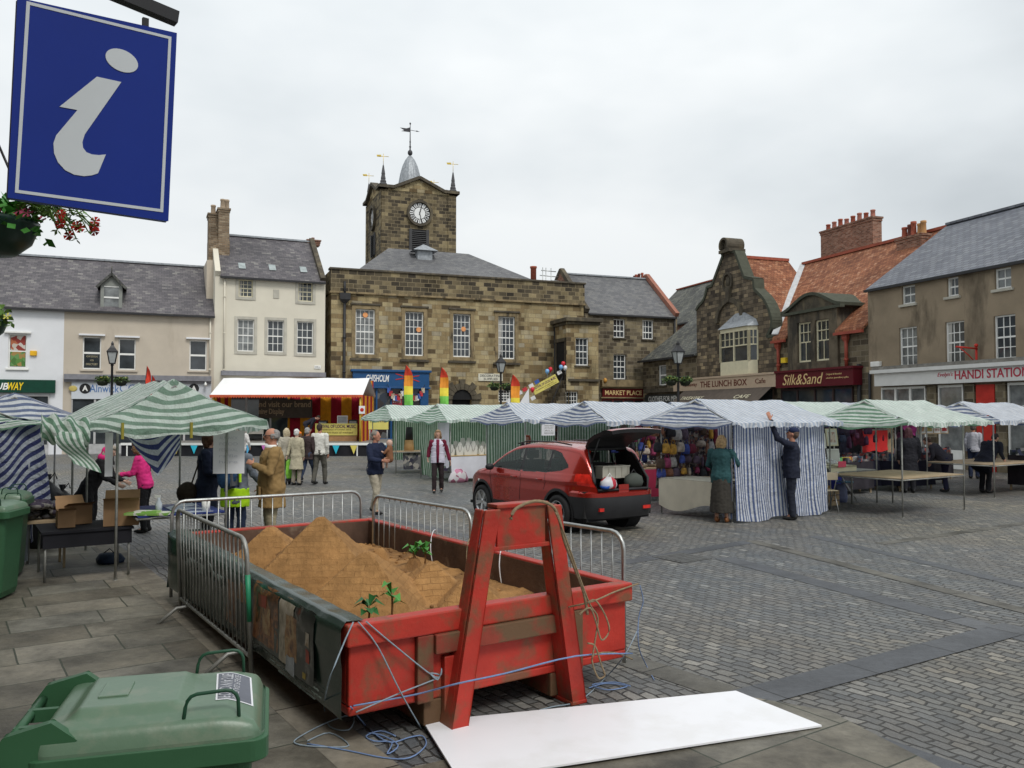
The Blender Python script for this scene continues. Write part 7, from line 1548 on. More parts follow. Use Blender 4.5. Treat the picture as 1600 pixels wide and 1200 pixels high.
for y in (.55, 1.35): m = MB(); m.box(-.47, -.43, y, y+.03, 1.78, 1.98); m.build('clip', M('mustard_clip', (.25, .22, .03), .5), L1)
tabletop(L1, 2.7, 1.5, .76, M('navy_table_cloth', (.02, .035, .16), .7, var=.15), y0=-.0, y1=1.1, x0=-.0, x1=1.3)
m = MB(); m.box(.05, 1.25, .15, .6, .781, .785); m.build('pale_leaflets', patchwork('leaflet_pattern', [(.02, .035, .16), (.35, .4, .5), (.02, .035, .16), (.5, .52, .58)], 4, .5, 0), L1)
o = thing('leaflet_tray', 'green and white packets on the front corner of the navy table', 'packets', local(L1, 0, 0, 0)); o.location = OLo+Vector((.1, .2, .785)); m = MB(); m.box(-.1, .45, 0, .25, 0, .03); m.box(0, .3, .05, .2, .03, .05); m.build('packets', patchwork('green_packets', [(.2, .4, .08), (.6, .62, .55), (.3, .45, .15)], 9, .5, 0), o)
o = thing('spray_bottle', 'clear bottle standing on the navy table', 'bottle', OLo+Vector((.32, .5, .785))); m = MB(); m.lathe([(.01, 0), (.04, 0), (.045, .12), (.02, .17), (.02, .2), (.01, .2)], n=12); m.build('bottle_body', M('clear_bottle', (.5, .55, .6), .15), o); m = MB(); m.box(-.05, .02, -.012, .012, .2, .23); m.build('cap', white, o)
o = thing('paper_cup', 'white cup on the navy table', 'cup', OLo+Vector((.85, .75, .785))); m = MB(); m.lathe([(.01, 0), (.05, 0), (.055, .13), (.045, .13), (.04, .02)], n=14); m.build('cup_body', white, o)
card = M('cardboard', (.28, .17, .09), .85, var=.12)
def cbox(loc, rz, w, d, h, lab):
    o = thing('cardboard_box', lab, 'box', loc, rz, 'cardboard boxes under the left canopy'); m = MB(); m.box(0, w, 0, d, 0, .01); m.box(0, w, 0, .008, .01, h); m.box(0, w, d-.008, d, .01, h); m.box(0, .008, .008, d-.008, .01, h); m.box(w-.008, w, .008, d-.008, .01, h); m.build('carton', card, o)
    m = MB(); m.raw([(0, 0, h), (w, 0, h), (w, -.14, h+.04), (0, -.14, h+.04)], [(0, 1, 2, 3)]); m.raw([(0, d, h), (w, d, h), (w, d+.1, h+.1), (0, d+.1, h+.1)], [(0, 1, 2, 3)]); m.build('flap', card, o); return o
tb2 = thing('trestle_table', 'dark cloth covered table carrying cardboard boxes under the canopy', 'table', OLo+B_*.7-A_*.3, GA); m = MB(); m.box(-.5, .55, -.45, .5, .6, .63); m.box(-.48, .53, -.43, -.42, .42, .6); m.build('table_top', M('near_black_cloth', (.012, .012, .016), .85), tb2); 
for x in (-.45, .5):
    for y in (-.4, .45): m = MB(); m.tube([(x, y, 0), (x, y, .6)], .015, 6); m.build('leg', galvd, tb2)
q = G(188, 800, .64); cbox((OLo+B_*.35-A_*.1+Vector((0, 0, .64))), GA-.2, .42, .32, .33, 'large cardboard box nearest the stall pole'); cbox((OLo+B_*.75-A_*.5+Vector((0, 0, .64))), GA+.2, .34, .3, .25, 'smaller box behind the large one with flaps up'); cbox((OLo+B_*.5-A_*.6+Vector((0, 0, .64))), GA, .2, .25, .22, 'small brown box left of the large box')
o = thing('paper_sheet', 'white paper hanging from the front pole of the left stall', 'notice', OLo+Vector((-.06, .02, 0)), .25); m = MB(); m.box(-.09, .0, -.03, -.025, 1.3, 1.85); m.build('sheet', paper, o)
o = thing('paper_notice', 'large white notice hung on the canopy pole before the hi-vis person', 'notice', OR_+Vector((-.1, .02, 0)), .12)
m = MB(); m.box(-.08, .33, -.03, -.025, 1.28, 1.86); pn = m.build('sheet', paper, o)
for k in range(5): text(('ALNWICK', 'FOOD', 'FESTIVAL', 'raffle', 'here')[k], pn, M('pale_print', (.55, .57, .62), .6), 0, .24, 1.74-.08*k, 1.78-.08*k, -.032, .0008)
o = thing('blue_rag', 'crumpled navy bag on the paving near the stall pole', 'bag', G(170, 880)); m = MB(); m.loft([[(.17*k*cos(a)*(1+.2*sin(3*a)), .13*k*sin(a), z) for a in [2*pi*i/16 for i in range(16)]] for k, z in ((1, 0), (1.1, .06), (.8, .13), (.2, .15))]); m.build('bag_body', M('navy_bag', (.02, .035, .07), .6, bump=.6, bs=14), o); m = MB(); m.tube([(-.1, 0, .12), (0, .02, .2), (.1, 0, .12)], .008, 5); m.build('handle', black, o)
# second row of roofs behind, and the stall with hanging curtains at the left edge
L2o = OR_+B_*3.2-A_*1.5; L2 = thing('market_stall', 'blue striped roof behind the large green canopy at left', 'market stall', L2o, GA+pi/2, 'striped market stalls'); frame(L2, 2.7, 1.6); canopy(L2, 2.7, 1.6, tarp('left_blue_tarp', (.78, .8, .88), (.26, .32, .52), .16, .35), bS, 31, 2.42, 1.95, .4)
L4o = OR_+B_*3.0-A_*3.9; L4 = thing('market_stall', 'pale green roof furthest left behind the blue one', 'market stall', L4o, GA+pi/2, 'striped market stalls'); frame(L4, 2.7, 1.6); canopy(L4, 2.7, 1.6, gS, gS, 33, 2.42, 1.95, .4)
L5o = OR_+B_*6.6-A_*2.6; L5 = thing('market_stall', 'pale blue roof seen low at the far left', 'market stall', L5o, GA+pi/2, 'striped market stalls'); frame(L5, 2.7, 1.6); canopy(L5, 2.7, 1.6, bW, bS, 37, 2.4, 1.9, .4)
L3o = P(48, 645, 11.6); L3o.z = 0; L3 = thing('market_stall', 'stall at the left edge closed by green and navy striped curtains', 'market stall', L3o, GA+pi/2, 'striped market stalls')
frame(L3, 2.4, 1.6); canopy(L3, 2.4, 1.6, gS, gS, 41, 2.22, 1.98, .15, .06)
curtain(L3, (0, .62), (0, .0), .05, 2.0, tarp('navy_curtain', (.42, .46, .52), (.04, .05, .14), .12, .2), 2, .05); m = MB(); nv = tarp('navy_curtain_swept', (.42, .46, .52), (.035, .045, .14), .11, .2)
m.grid(lambda u, v: (-.1-.05*sin(u*7), .5-.62*u-.16*v, 2.0-1.25*v-.03*sin(u*8)), 20, 16, lambda u, v: (u*.5+v*1.1, v)); m.build('swept_curtain', nv, L3); curtain(L3, (0, 1.7), (0, .62), .05, 2.0, gC, 5, .06)
curtain(L3, (0, 0), (1.2, 0), .3, 2.0, tarp('navy_curtain', (.42, .46, .52), (.04, .05, .14), .12, .2), 6, .05)
# ================================================================ red car, tailgate up
def build_car():
    o = thing('parked_car', 'metallic red hatchback with its tailgate raised, parked among the stalls', 'car', (.80, 16.3, 0), radians(124)); o.scale = (.96, .96, .955)
    red = M('metallic_red', (.33, .016, .008), .25, .5, .05, 30, coat=.8, spec=.4)
    clad = M('black_plastic', (.022, .022, .024), .5); tint = M('tinted_glass', (.02, .035, .03), .04, 0, .2, 2, spec=.5); tint.node_tree.nodes['Principled BSDF'].inputs['Alpha'].default_value = .55; inner = M('car_interior', (.022, .021, .021), .8, 0, .4, 6)
    TP = [(-2.16, .60), (-2.15, .86), (-2.10, .98), (-1.98, 1.20), (-1.84, 1.42), (-1.70, 1.535), (-1.45, 1.575), (-1.0, 1.60), (-.5, 1.612), (0, 1.59), (.3, 1.54), (.6, 1.42), (.9, 1.24), (1.08, 1.12), (1.3, 1.06), (1.6, 1.0), (1.85, .91), (2.02, .80), (2.12, .66), (2.16, .5)]
    def zt(x):
        for (a, za), (b, zb) in zip(TP, TP[1:]):
            if a <= x <= b: t = (x-a)/(b-a); return za+(zb-za)*t
        return TP[0][1] if x < -2 else TP[-1][1]
    def zts(x): return (zt(x-.05)+zt(x)*2+zt(x+.05))/4 if -2.1 < x < 2.1 else zt(x)
    def plan(x):
        a = abs(x); f = 1-.34*max(0, (a-1.25)/.91)**2.4
        return .885*f
    def g(z, x):
        v = 1-.05*max(0, (.45-z)/.2)**1.5 if z < .45 else 1.0
        if z > .72 and z < .98: v += .0-.02*((z-.72)/.26)
        if z >= .98: v = .98-.035*((z-.98)/.1 if z < 1.08 else 1)-.21*max(0, (z-1.06)/.52)**1.15
        return v+.012*math.exp(-((z-.93)/.04)**2)
    ZB_ = .27; KS, KC, KT = 100, 14, 20
    def section(x):
        top = zts(x); rc = .09 if top > 1.25 else .10; out = []
        zs_ = top-rc; W_ = lambda z: plan(x)*g(z, x)
        for k in range(KS+1): z = ZB_+(zs_-ZB_)*k/KS; out.append((W_(z), z))
        w0 = W_(zs_); wc = w0-rc*1.15; cr = .05 if top > 1.3 else .045
        for k in range(1, KC+1): a = pi/2*k/KC; out.append((wc+(w0-wc)*cos(a), zs_+(rc-cr*.3)*sin(a)))
        zl = zs_+rc-cr*.3
        for k in range(1, KT+1): y = wc*(1-k/KT); out.append((y, zl+cr*(1-(y/wc)**2)))
        return out
    NX = 400; xs = [-2.16+4.32*i/NX for i in range(NX+1)]; secs = [section(x) for x in xs]; nk = len(secs[0]); lens = KS+KC+KT+1
    WH = [(1.33, .34), (-1.30, .34)]
    def inpoly(px, pz, poly):
        c = False; j = len(poly)-1
        for i in range(len(poly)):
            (xi, zi), (xj, zj) = poly[i], poly[j]
            if (zi > pz) != (zj > pz) and px < (xj-xi)*(pz-zi)/(zj-zi)+xi: c = not c
            j = i
        return c
    W1 = [(1.0, 1.085), (.82, 1.20), (.5, 1.40), (.2, 1.50), (-.02, 1.525), (-.06, 1.045)]; W2 = [(-.13, 1.045), (-.10, 1.53), (-.55, 1.52), (-.92, 1.485), (-.90, 1.08), (-.84, 1.075)]; W3 = [(-.96, 1.085), (-.98, 1.48), (-1.2, 1.43), (-1.42, 1.30), (-1.5, 1.2), (-1.35, 1.14)]
    OPN = [(-.60, .78), (.60, .78), (.63, 1.0), (.52, 1.42), (.44, 1.50), (-.44, 1.50), (-.52, 1.42), (-.63, 1.0)]
    def classify(x, y, z, k):
        ay = abs(y)
        for wx, wr in WH:
            d = hypot(x-wx, z-.34)
            if ay > .5 and d < .405: return None
            if ay > .5 and k < KS and d < .46: return 'clad'
        if k < KS:
            if x > -1.9 and x < 1.95 and z < .42: return 'clad'
            if z > 1.0:
                for w in (W1, W2, W3):
                    if inpoly(x, z, w): return 'glass'
                if z > 1.07 and inpoly(x, z, [(1.03, 1.08), (.84, 1.22), (.5, 1.42), (.2, 1.52), (-.98, 1.5), (-1.22, 1.45), (-1.5, 1.24), (-1.52, 1.19), (-1.35, 1.125), (-.84, 1.06), (-.1, 1.03)]): return 'clad'
            if x < -1.72 and .9+(x+1.72)*.1 < z < 1.09 and (x < -1.78 or z > .95): 
                if ay > .56: return 'lamp'
        if x < -1.62 and inpoly(y, z, OPN): return None
        if x < -1.6 and z > 1.44 and ay < .46 and x < -1.64: return None
        if x < -1.62 and z < .76: return None
        if x > 1.9 and z < .5: return 'clad'
        if k >= KS+KC//2 and .36 < x < 1.02 and ay < plan(x)*.78: return 'glass'
        return 'body'
    B = {n: MB() for n in ('body', 'clad', 'glass', 'lamp')}
    for b in B.values(): b.cache = {}
    def vid(b, key, p):
        if key not in b.cache: b.cache[key] = len(b.v); b.v.append(Vector(p))
        return b.cache[key]
    for i in range(NX):
        for k in range(nk-1):
            for sg in (1, -1):
                q = [(i, k), (i+1, k), (i+1, k+1), (i, k+1)]; pts = [(xs[a], sg*secs[a][c][0], secs[a][c][1]) for a, c in q]
                cx = sum(p[0] for p in pts)/4; cy = sum(p[1] for p in pts)/4; cz = sum(p[2] for p in pts)/4
                c = classify(cx, cy, cz, k)
                if c is None: continue
                b = B[c]; ids = [vid(b, (a, cc, sg), p) for (a, cc), p in zip(q, pts)]
                if sg < 0: ids = ids[::-1]
                b.f.append(ids[::-1]); b.u.append(None); b.mi.append(0); b.sm.append(True)
    for xe, i in ((-2.16, 0), (2.16, NX)):                       # end caps
        s = secs[i]
        for k in range(KS+KC):
            for j in range(24):
                y0, y1 = -1+2*j/24, -1+2*(j+1)/24
                pts = [(xe, s[k][0]*y0, s[k][1]), (xe, s[k][0]*y1, s[k][1]), (xe, s[k+1][0]*y1, s[k+1][1]), (xe, s[k+1][0]*y0, s[k+1][1])]
                cy = sum(p[1] for p in pts)/4; cz = sum(p[2] for p in pts)/4; c = classify(xe, cy, cz, KS+1)
                if c is None: continue
                B[c].raw(pts, [(3, 2, 1, 0) if xe < 0 else (0, 1, 2, 3)])
    body = B['body'].build('body', red, o); B['clad'].build('lower_trim', clad, o); B['glass'].build('side_glass', tint, o); B['lamp'].build('tail_light', M('tail_lens', (.55, .02, .012), .12, coat=.8, var=.35, vs=9), o)
    # bumper bulge
    m = MB(); n = 30
    def bump(u, v): a = (-1.0+2.0*u)*pi/2; y = .848*math.copysign(abs(sin(a))**.55, a); x = -1.62-.575*max(0, cos(a))**.5; z = .29+.39*v; return (x+.05*(1-v)**2-.02*sin(pi*v), y*(1-.03*(1-v)), z)
    m.grid(bump, 60, 10, flip=True); m.build('rear_bumper', clad, o)
    m = MB(); m.grid(lambda u, v: (bump(u, 1)[0]-.004, bump(u, 1)[1], .68+.07*v), 60, 3, flip=True); m.grid(lambda u, v: (bump(u, 1)[0]+(.004+.14*v)*(1 if abs(bump(u, 1)[0]) > 1.9 else 0), bump(u, 1)[1]*(1-v*.03), .75+.035*sin(v*pi/2)), 60, 6, flip=True); m.build('bumper_top', red, o)
    for y in (-.52, .55): m = MB(); m.box(-2.20, -2.12, y-.09, y+.09, .43, .49) if y < 0 else m.box(-2.19, -2.12, y-.05, y+.05, .43, .49); m.build('reflector', M('tail_lens', (.55, .02, .012), .12), o)
    # interior tub and opening frame
    m = MB(); m.box(-2.0, .9, -.80, .80, .30, .78); m.box(-1.2, -1.12, -.62, .62, .78, 1.22); m.box(-1.12, .5, -.7, .7, .78, .8)
    for y in (-.36, .36):
        m.box(-.95, -.8, y-.22, y+.22, .78, 1.22); m.box(-.9, -.82, y-.12, y+.12, 1.25, 1.42); m.box(.1, .25, y-.22, y+.22, .78, 1.25); m.box(.15, .25, y-.12, y+.12, 1.28, 1.44)
    m.box(.75, 1.1, -.7, .7, .8, 1.0); m.build('cabin', inner, o)
    m = MB(); m.tube([(.55, .36+.18*cos(a), 1.08+.18*sin(a)) for a in [2*pi*i/20 for i in range(20)]], .014, 6, closed=True); m.build('steering_wheel', black, o)
    m = MB(); pts = [(-2.155+.0, -.60, .79), (-2.155, .60, .79), (-2.12, .64, .98), (-1.86, .54, 1.40), (-1.70, .46, 1.52), (-1.70, -.46, 1.52), (-1.86, -.54, 1.40), (-2.12, -.64, .98)]; m.tube([(x+.03, y, z) for x, y, z in pts], .03, 8, closed=True); m.build('boot_seal', clad, o)
    for s in (1, -1): m = MB(); m.raw([(-2.1, s*.62, .78), (-1.2, s*.7, .78), (-1.2, s*.62, 1.4), (-1.75, s*.48, 1.5), (-2.0, s*.58, 1.1)], [(0, 1, 2, 3, 4)]); m.build('boot_lining', inner, o)
    # tailgate hinged at the roof edge
    tg = MB(); hx, hz = -1.66, 1.56; ang = radians(77)
    PR = [(-1.68, 1.565, .50), (-1.84, 1.44, .56), (-1.98, 1.24, .61), (-2.08, 1.04, .65), (-2.13, .96, .66), (-2.16, .88, .65), (-2.165, .80, .60)]
    def tr(x, y, z):
        dx, dz = x-hx, z-hz; a = ang; return (hx+dx*cos(a)+dz*sin(a), y, hz-dx*sin(a)+dz*cos(a))
    def tgf(off_, sc=1.0):
        def f(u, v):
            k = u*(len(PR)-1); i = min(int(k), len(PR)-2); t = k-i; x, z, w = [PR[i][c]*(1-t)+PR[i+1][c]*t for c in range(3)]; y = (2*v-1)*w*sc
            return tr(x-off_+.06*(1-abs(2*v-1)**2.5)*-1*.6, y, z)
        return f
    tg.grid(tgf(0), 24, 16); tg.build('tailgate', red, o)
    m = MB(); m.grid(tgf(-.07, .94), 24, 16, flip=True)
    ou, inn = tgf(0), tgf(-.07, .94)
    for v in (0, 1): m.grid(lambda u, t, v=v: tuple(ou(u, v)[c]*(1-t)+inn(u, v)[c]*t for c in range(3)), 24, 1)
    for u_ in (0, 1): m.grid(lambda u, t, u_=u_: tuple(ou(u_, u)[c]*(1-t)+inn(u_, u)[c]*t for c in range(3)), 16, 1)
    m.build('tailgate_lining', clad, o)
    m = MB(); m.grid(lambda u, v: (lambda p: (p[0], p[1], p[2]))(tgf(.006, .86)(.06+.46*u, v)), 12, 12); m.build('rear_glass', tint, o)
    m = MB(); m.grid(lambda u, v: tgf(.004, .75)(.66+.1*u, .3+.4*v), 4, 8); m.build('spoiler_strip', M('amber_spoiler', (.5, .13, .03), .2, .2, coat=1), o)  # orange spoiler strip near the tip of the tailgate
    for s in (1, -1): m = MB(); p = tr(-2.0, s*.56, 1.12); m.tube([(-1.9, s*.58, 1.2), p], .012, 6); m.build('gas_strut', black, o)
    # seams, handles, mirror, rails
    def ys(x, z): return plan(x)*g(z, x)+.002
    for s in (1, -1):
        m = MB()
        for pth in ([(-.09, 1.03), (-.10, .8), (-.08, .44)], [(1.02, 1.06), (1.0, .9), (.93, .6), (.88, .44)], [(-.88, 1.05), (-.93, .9), (-.86, .72)]):
            P_ = []
            for (a, b), (c, d) in zip(pth, pth[1:]):
                for t in range(8): x = a+(c-a)*t/8; z = b+(d-b)*t/8; P_.append((x, s*ys(x, z), z))
            m.tube(P_, .0035, 4)
        m.build('door_seam', black, o)
        for x in (.12, -.72): m = MB(); m.tube([(x-.09, s*(ys(x, .93)+.01), .93), (x, s*(ys(x, .93)+.028), .935), (x+.09, s*(ys(x, .93)+.01), .93)], .013, 8); m.build('door_handle', red, o)
        m = MB(); m.ell((.86, s*.98, 1.09), (.07, .1, .07), 14); m.build('wing_mirror', red if s < 0 else clad, o)
        m = MB(); m.tube([(.35, s*.60, 1.575), (.0, s*.61, 1.635), (-.9, s*.60, 1.64), (-1.35, s*.57, 1.595)], .014, 8); m.build('roof_rail', black, o)
        m = MB(); m.tube([(1.45, s*(ys(1.45, .75)-.005), .78), (1.45, s*(ys(1.45, .75)+.006), .78)], .025, 10); m.build('side_repeater', white, o)
        for wx in (1.33, -1.30):
            m = MB(); y = s*.80; T = Matrix.Translation((wx, y, .34)) @ Matrix.Rotation(-s*pi/2, 4, 'X'); k = MB(); k.lathe([(.20, -.11), (.30, -.11), (.335, -.08), (.34, 0), (.335, .07), (.31, .095), (.235, .10), (.22, .05), (.21, -.1)], n=40)
            for v in k.v: v.xyz = T @ v
            tyre = k.build('wheel', M('tyre_rubber', (.018, .018, .019), .8), o)
            k = MB(); k.lathe([(.235, .09), (.225, .10), (.215, .05), (.215, .0), (.02, -.01)], n=40); k.lathe([(.001, .075), (.05, .07), (.055, .03), (.05, -.0)], n=20)
            for j in range(5):
                a = 2*pi*j/5+.3
                for d_ in (-.11, .11): k.beam((.04*cos(a+d_*2), .04*sin(a+d_*2), .055), (.218*cos(a+d_), .218*sin(a+d_), .075), .035, .03)
            for v in k.v: v.xyz = T @ v
            k.build('rim', M('alloy_silver', (.55, .56, .57), .3, .8), tyre)
            k = MB(); k.lathe([(.405, -.25), (.405, .055)], n=40); k.lathe([(.0, -.24), (.405, -.24)], n=40)
            for v in k.v: v.xyz = T @ v
            k.build('wheel_arch', dark, o)
    m = MB(); m.box(-2.0, 2.0, -.75, .75, .24, .3); m.build('underside', dark, o)
    # things in the boot
    Mx = Matrix.Translation(o.location) @ Matrix.Rotation(o.rotation_euler.z, 4, 'Z')
    def boot(name, lab, cat, x, y, z): return thing(name, lab, cat, Mx @ Vector((x, y, z)), o.rotation_euler.z)
    q = boot('storage_box', 'pale ribbed plastic box at the back of the open car boot', 'box', -1.72, -.05, .90+.04); m = MB(); m.box(-.1, .1, -.3, .32, 0, .2)
    for k in range(5): m.box(-.112, -.1, -.29+.15*k, -.285+.15*k+.02, .01, .19)
    m.build('box_body', M('pale_plastic_box', (.5, .48, .4), .5), q); m = MB(); m.box(-.115, .115, -.31, .33, .2, .22); m.build('lid', M('pale_plastic_box', (.5, .48, .4), .5), q)
    q = boot('shopping_bag', 'red and white bag lying in the open car boot', 'bag', -1.98, .28, .79); m = MB(); m.loft([[(.11*k*cos(a), .17*k*sin(a), z) for a in [2*pi*i/14 for i in range(14)]] for k, z in ((.9, 0), (1.05, .06), (.9, .14), (.4, .2))]); m.build('bag_body', patchwork('red_white_bag', [(.45, .02, .04), (.6, .6, .62), (.5, .03, .05), (.65, .65, .65)], 6, .4), q); m = MB(); m.tube([(0, -.1, .16), (0, -.03, .26), (0, .06, .16)], .01, 5); m.build('handle', white, q)
    q = boot('dark_bag', 'dark holdall at the right side of the open car boot', 'bag', -1.95, -.33, .79); m = MB(); m.loft([[(.12*k*cos(a), .2*k*sin(a), z) for a in [2*pi*i/14 for i in range(14)]] for k, z in ((.9, 0), (1.05, .08), (.9, .18), (.3, .24))]); m.build('bag_body', M('grey_green_bag', (.06, .07, .06), .7), q); m = MB(); m.tube([(0, -.1, .2), (0, 0, .3), (0, .1, .2)], .012, 5); m.build('handle', black, q)
    q = boot('blue_tub', 'small blue tub on the lip of the open car boot', 'tub', -2.05, .42, .79); m = MB(); m.lathe([(.01, 0), (.07, 0), (.09, .05), (.07, .05), (.01, .01)], n=16); m.build('tub_body', M('blue_plastic', (.02, .09, .42), .4), q)
bc_ = build_car()
# ================================================================ people
def remesh(mb, name, mat, parent, vox, fold=0, fs=7, smooth=3, stretch=(1, 1, .45), seed=0):
    o = mb.build(name, mat, parent); md = o.modifiers.new('r', 'REMESH'); md.mode = 'VOXEL'; md.voxel_size = vox; md.use_smooth_shade = True
    sm = o.modifiers.new('s', 'SMOOTH'); sm.factor = .5; sm.iterations = smooth; bake(o)
    if fold:
        ns = [v.normal.copy() for v in o.data.vertices]
        for v, n in zip(o.data.vertices, ns):
            p = v.co; f = noise.noise(Vector((p.x*fs*stretch[0]+seed, p.y*fs*stretch[1], p.z*fs*stretch[2])))+.5*noise.noise(Vector((p.x*fs*2.1, p.y*fs*2.1+seed, p.z*fs*2.3)))
            v.co = p+n*f*fold
        o.data.update()
    return o
def limb(m, a, b, ra, rb, n=12, flat=False):
    a, b = Vector(a), Vector(b); d = (b-a)
    if d.length < 1e-5: return
    d.normalize(); x = d.orthogonal().normalized(); y = d.cross(x); rings = []
    st = [(0, 1)] if flat == 'a' else [(-sin(t), cos(t)) for t in (1.45, 1.0, .5)]+[(0, 1)]
    en = [(0, 1)] if flat else [(0, 1)]+[(sin(t), cos(t)) for t in (.5, 1.0, 1.45)]
    for k, c in st: rings.append((a+d*ra*k, ra*c))
    for k, c in en: rings.append((b+d*rb*k, rb*c))
    m.loft([[p+(x*cos(2*pi*i/n)+y*sin(2*pi*i/n))*r for i in range(n)] for p, r in rings])
def hand(m, wrist, d, pn, s=1, curl=.5, thumb=1, point=False):
    d = d.normalized(); pn = (pn-d*pn.dot(d)).normalized(); sd = d.cross(pn).normalized()*thumb
    R = Matrix((sd, pn, d)).transposed().to_4x4(); m.ell(wrist+d*.05*s, (.041*s, .017*s, .055*s), 10, T=R)
    for k, (l, off_) in enumerate(((.072, .03), (.08, .01), (.075, -.01), (.06, -.03))):
        b = wrist+d*.088*s+sd*off_*s; cc = curl*(1+.12*k) if not (point and k == 0) else .1
        d1 = (d*cos(cc*.6)+pn*sin(cc*.6)+sd*off_*2.2).normalized(); d2 = (d*cos(cc*1.5)+pn*sin(cc*1.5)+sd*off_*2.0).normalized(); e = b+d1*l*.5*s
        limb(m, b-d*.01, e, .0095*s, .0088*s, 8); limb(m, e, e+d2*l*.5*s, .0088*s, .0075*s, 8)
    b = wrist+d*.03*s+sd*.034*s; e = b+(d*.65+sd*.75+pn*.2).normalized()*.04*s; limb(m, b, e, .012*s, .0105*s, 8); limb(m, e, e+(d*.9+sd*.25+pn*.3).normalized()*.032*s, .0105*s, .0085*s, 8)
skins = [M('skin_fair', (.50, .29, .21), .55, 0, .08, 9), M('skin_ruddy', (.44, .21, .14), .55, 0, .1, 9), M('skin_pale', (.55, .36, .28), .55, 0, .08, 9)]
def person(lab, loc, face, H=1.72, sk=0, top=None, tcol=None, hem=.84, leg=None, lcol=None, hair='short', hcol=(.1, .06, .03), shoe=(.02, .02, .02), la=None, ra=None, step=0., lean=0, fat=1., tw=0, head=(0, 0), kneel=0, vox=.0095, legs=True, group=None, sleeves=True, skirt=None, seed=0):
    """la / ra = (elbow, wrist) offsets from the shoulder; +y is ahead; lean in degrees"""
    s = H/1.75; o = thing('person', lab, 'person', loc, -radians(face), group); o.scale = (s, s, s); le = radians(lean)
    hc = Vector((0, 0, .93)); Rl = Matrix.Rotation(-le, 4, 'X') @ Matrix.Rotation(radians(tw), 4, 'Z')
    U = lambda p: hc+Rl @ (Vector(p)-hc)
    sh = {1: Vector((.175*fat, 0, 1.42)), -1: Vector((-.175*fat, 0, 1.42))}
    arms = {1: ra or ((.05, -.03, -.29), (.03, .06, -.54)), -1: la or ((-.05, -.03, -.29), (-.03, .06, -.54))}
    A = {k: (U(sh[k]), U(sh[k]+Vector(arms[k][0])), U(sh[k]+Vector(arms[k][1]))) for k in (1, -1)}
    kn = {1: Vector((.095, .03+step*.55, .49)), -1: Vector((-.095, .02-step*.3, .49))}; an = {1: Vector((.10, step*.75-.02, .085)), -1: Vector((-.10, -step*.85-.02, .085+abs(step)*.18))}
    hp = {1: Vector((.088, 0, .90)), -1: Vector((-.088, 0, .90))}
    torso = [(.84, .155, .105, 0), (.92, .17, .12, -.01), (1.02, .155, .11, 0), (1.12, .145, .105, 0), (1.24, .16, .115, 0), (1.35, .178, .115, 0), (1.42, .155, .095, -.005), (1.465, .09, .07, -.005)]
    def tor(m, add, z0, z1, mul=1, belly=0):
        rings = []
        for i in range(26):
            z = z0+(z1-z0)*i/25
            for a, b in zip(torso, torso[1:]):
                if a[0] <= z <= b[0]: t = (z-a[0])/(b[0]-a[0]); q = [a[c]*(1-t)+b[c]*t for c in range(1, 4)]; break
            else: q = list(torso[0][1:]) if z < torso[0][0] else list(torso[-1][1:])
            bl = belly*math.exp(-((z-1.05)/.17)**2); fl = max(0, .9-z)*.12*mul
            rx, ry = q[0]*fat+add+fl, q[1]*fat+add+bl*.6+fl
            rings.append([U((rx*cos(2*pi*k/20), q[2]+bl*.5+ry*sin(2*pi*k/20), z)) for k in range(20)])
        m.loft(rings)
    # body: one continuous surface
    m = MB(); hx, hy = head; Rh = Matrix.Rotation(radians(hx), 4, 'X') @ Matrix.Rotation(radians(hy), 4, 'Z'); nb = U((0, .0, 1.50)); Rt = Rl @ Rh
    hd = lambda p: nb+Rt @ (Vector(p)-Vector((0, 0, 1.50)))
    hm = lambda: Rt.to_3x3().to_4x4()
    m.ell(hd((0, .012, 1.645)), (.074, .092, .105), 16, T=hm()); m.ell(hd((0, .045, 1.585)), (.052, .055, .06), 12, T=hm()); m.ell(hd((0, .112, 1.628)), (.012, .018, .022), 8, T=hm()); m.ell(hd((0, .100, 1.60)), (.024, .012, .008), 8, T=hm()); m.ell(hd((0, .09, 1.548)), (.02, .014, .014), 8, T=hm())
    for k in (1, -1): m.ell(hd((k*.076, .0, 1.63)), (.012, .02, .03), 8, T=hm())
    limb(m, U((0, -.01, 1.42)), hd((0, .0, 1.58)), .062, .055); tor(m, -.008, .86, 1.462)
    for k in (1, -1):
        a, b, c = A[k]; limb(m, a, b, .05, .04); limb(m, b, c, .04, .027); d = c-b; pn = Vector((-k, .3, 0)); hand(m, c, d, Rl.to_3x3() @ pn, 1.0, .55, thumb=k*(1 if True else -1))
        if legs: limb(m, hp[k], kn[k], .08, .055); limb(m, kn[k], an[k], .055, .038); limb(m, an[k], an[k]+Vector((0, .13, -.045)), .036, .03)
    bo = remesh(m, 'body', skins[sk], o, vox, smooth=2)
    m = MB()
    for k in (1, -1): m.ell(hd((k*.03, .095, 1.65)), (.011, .008, .007), 8)
    m.build('eyes', M('eye_dark', (.03, .02, .015), .2), o)
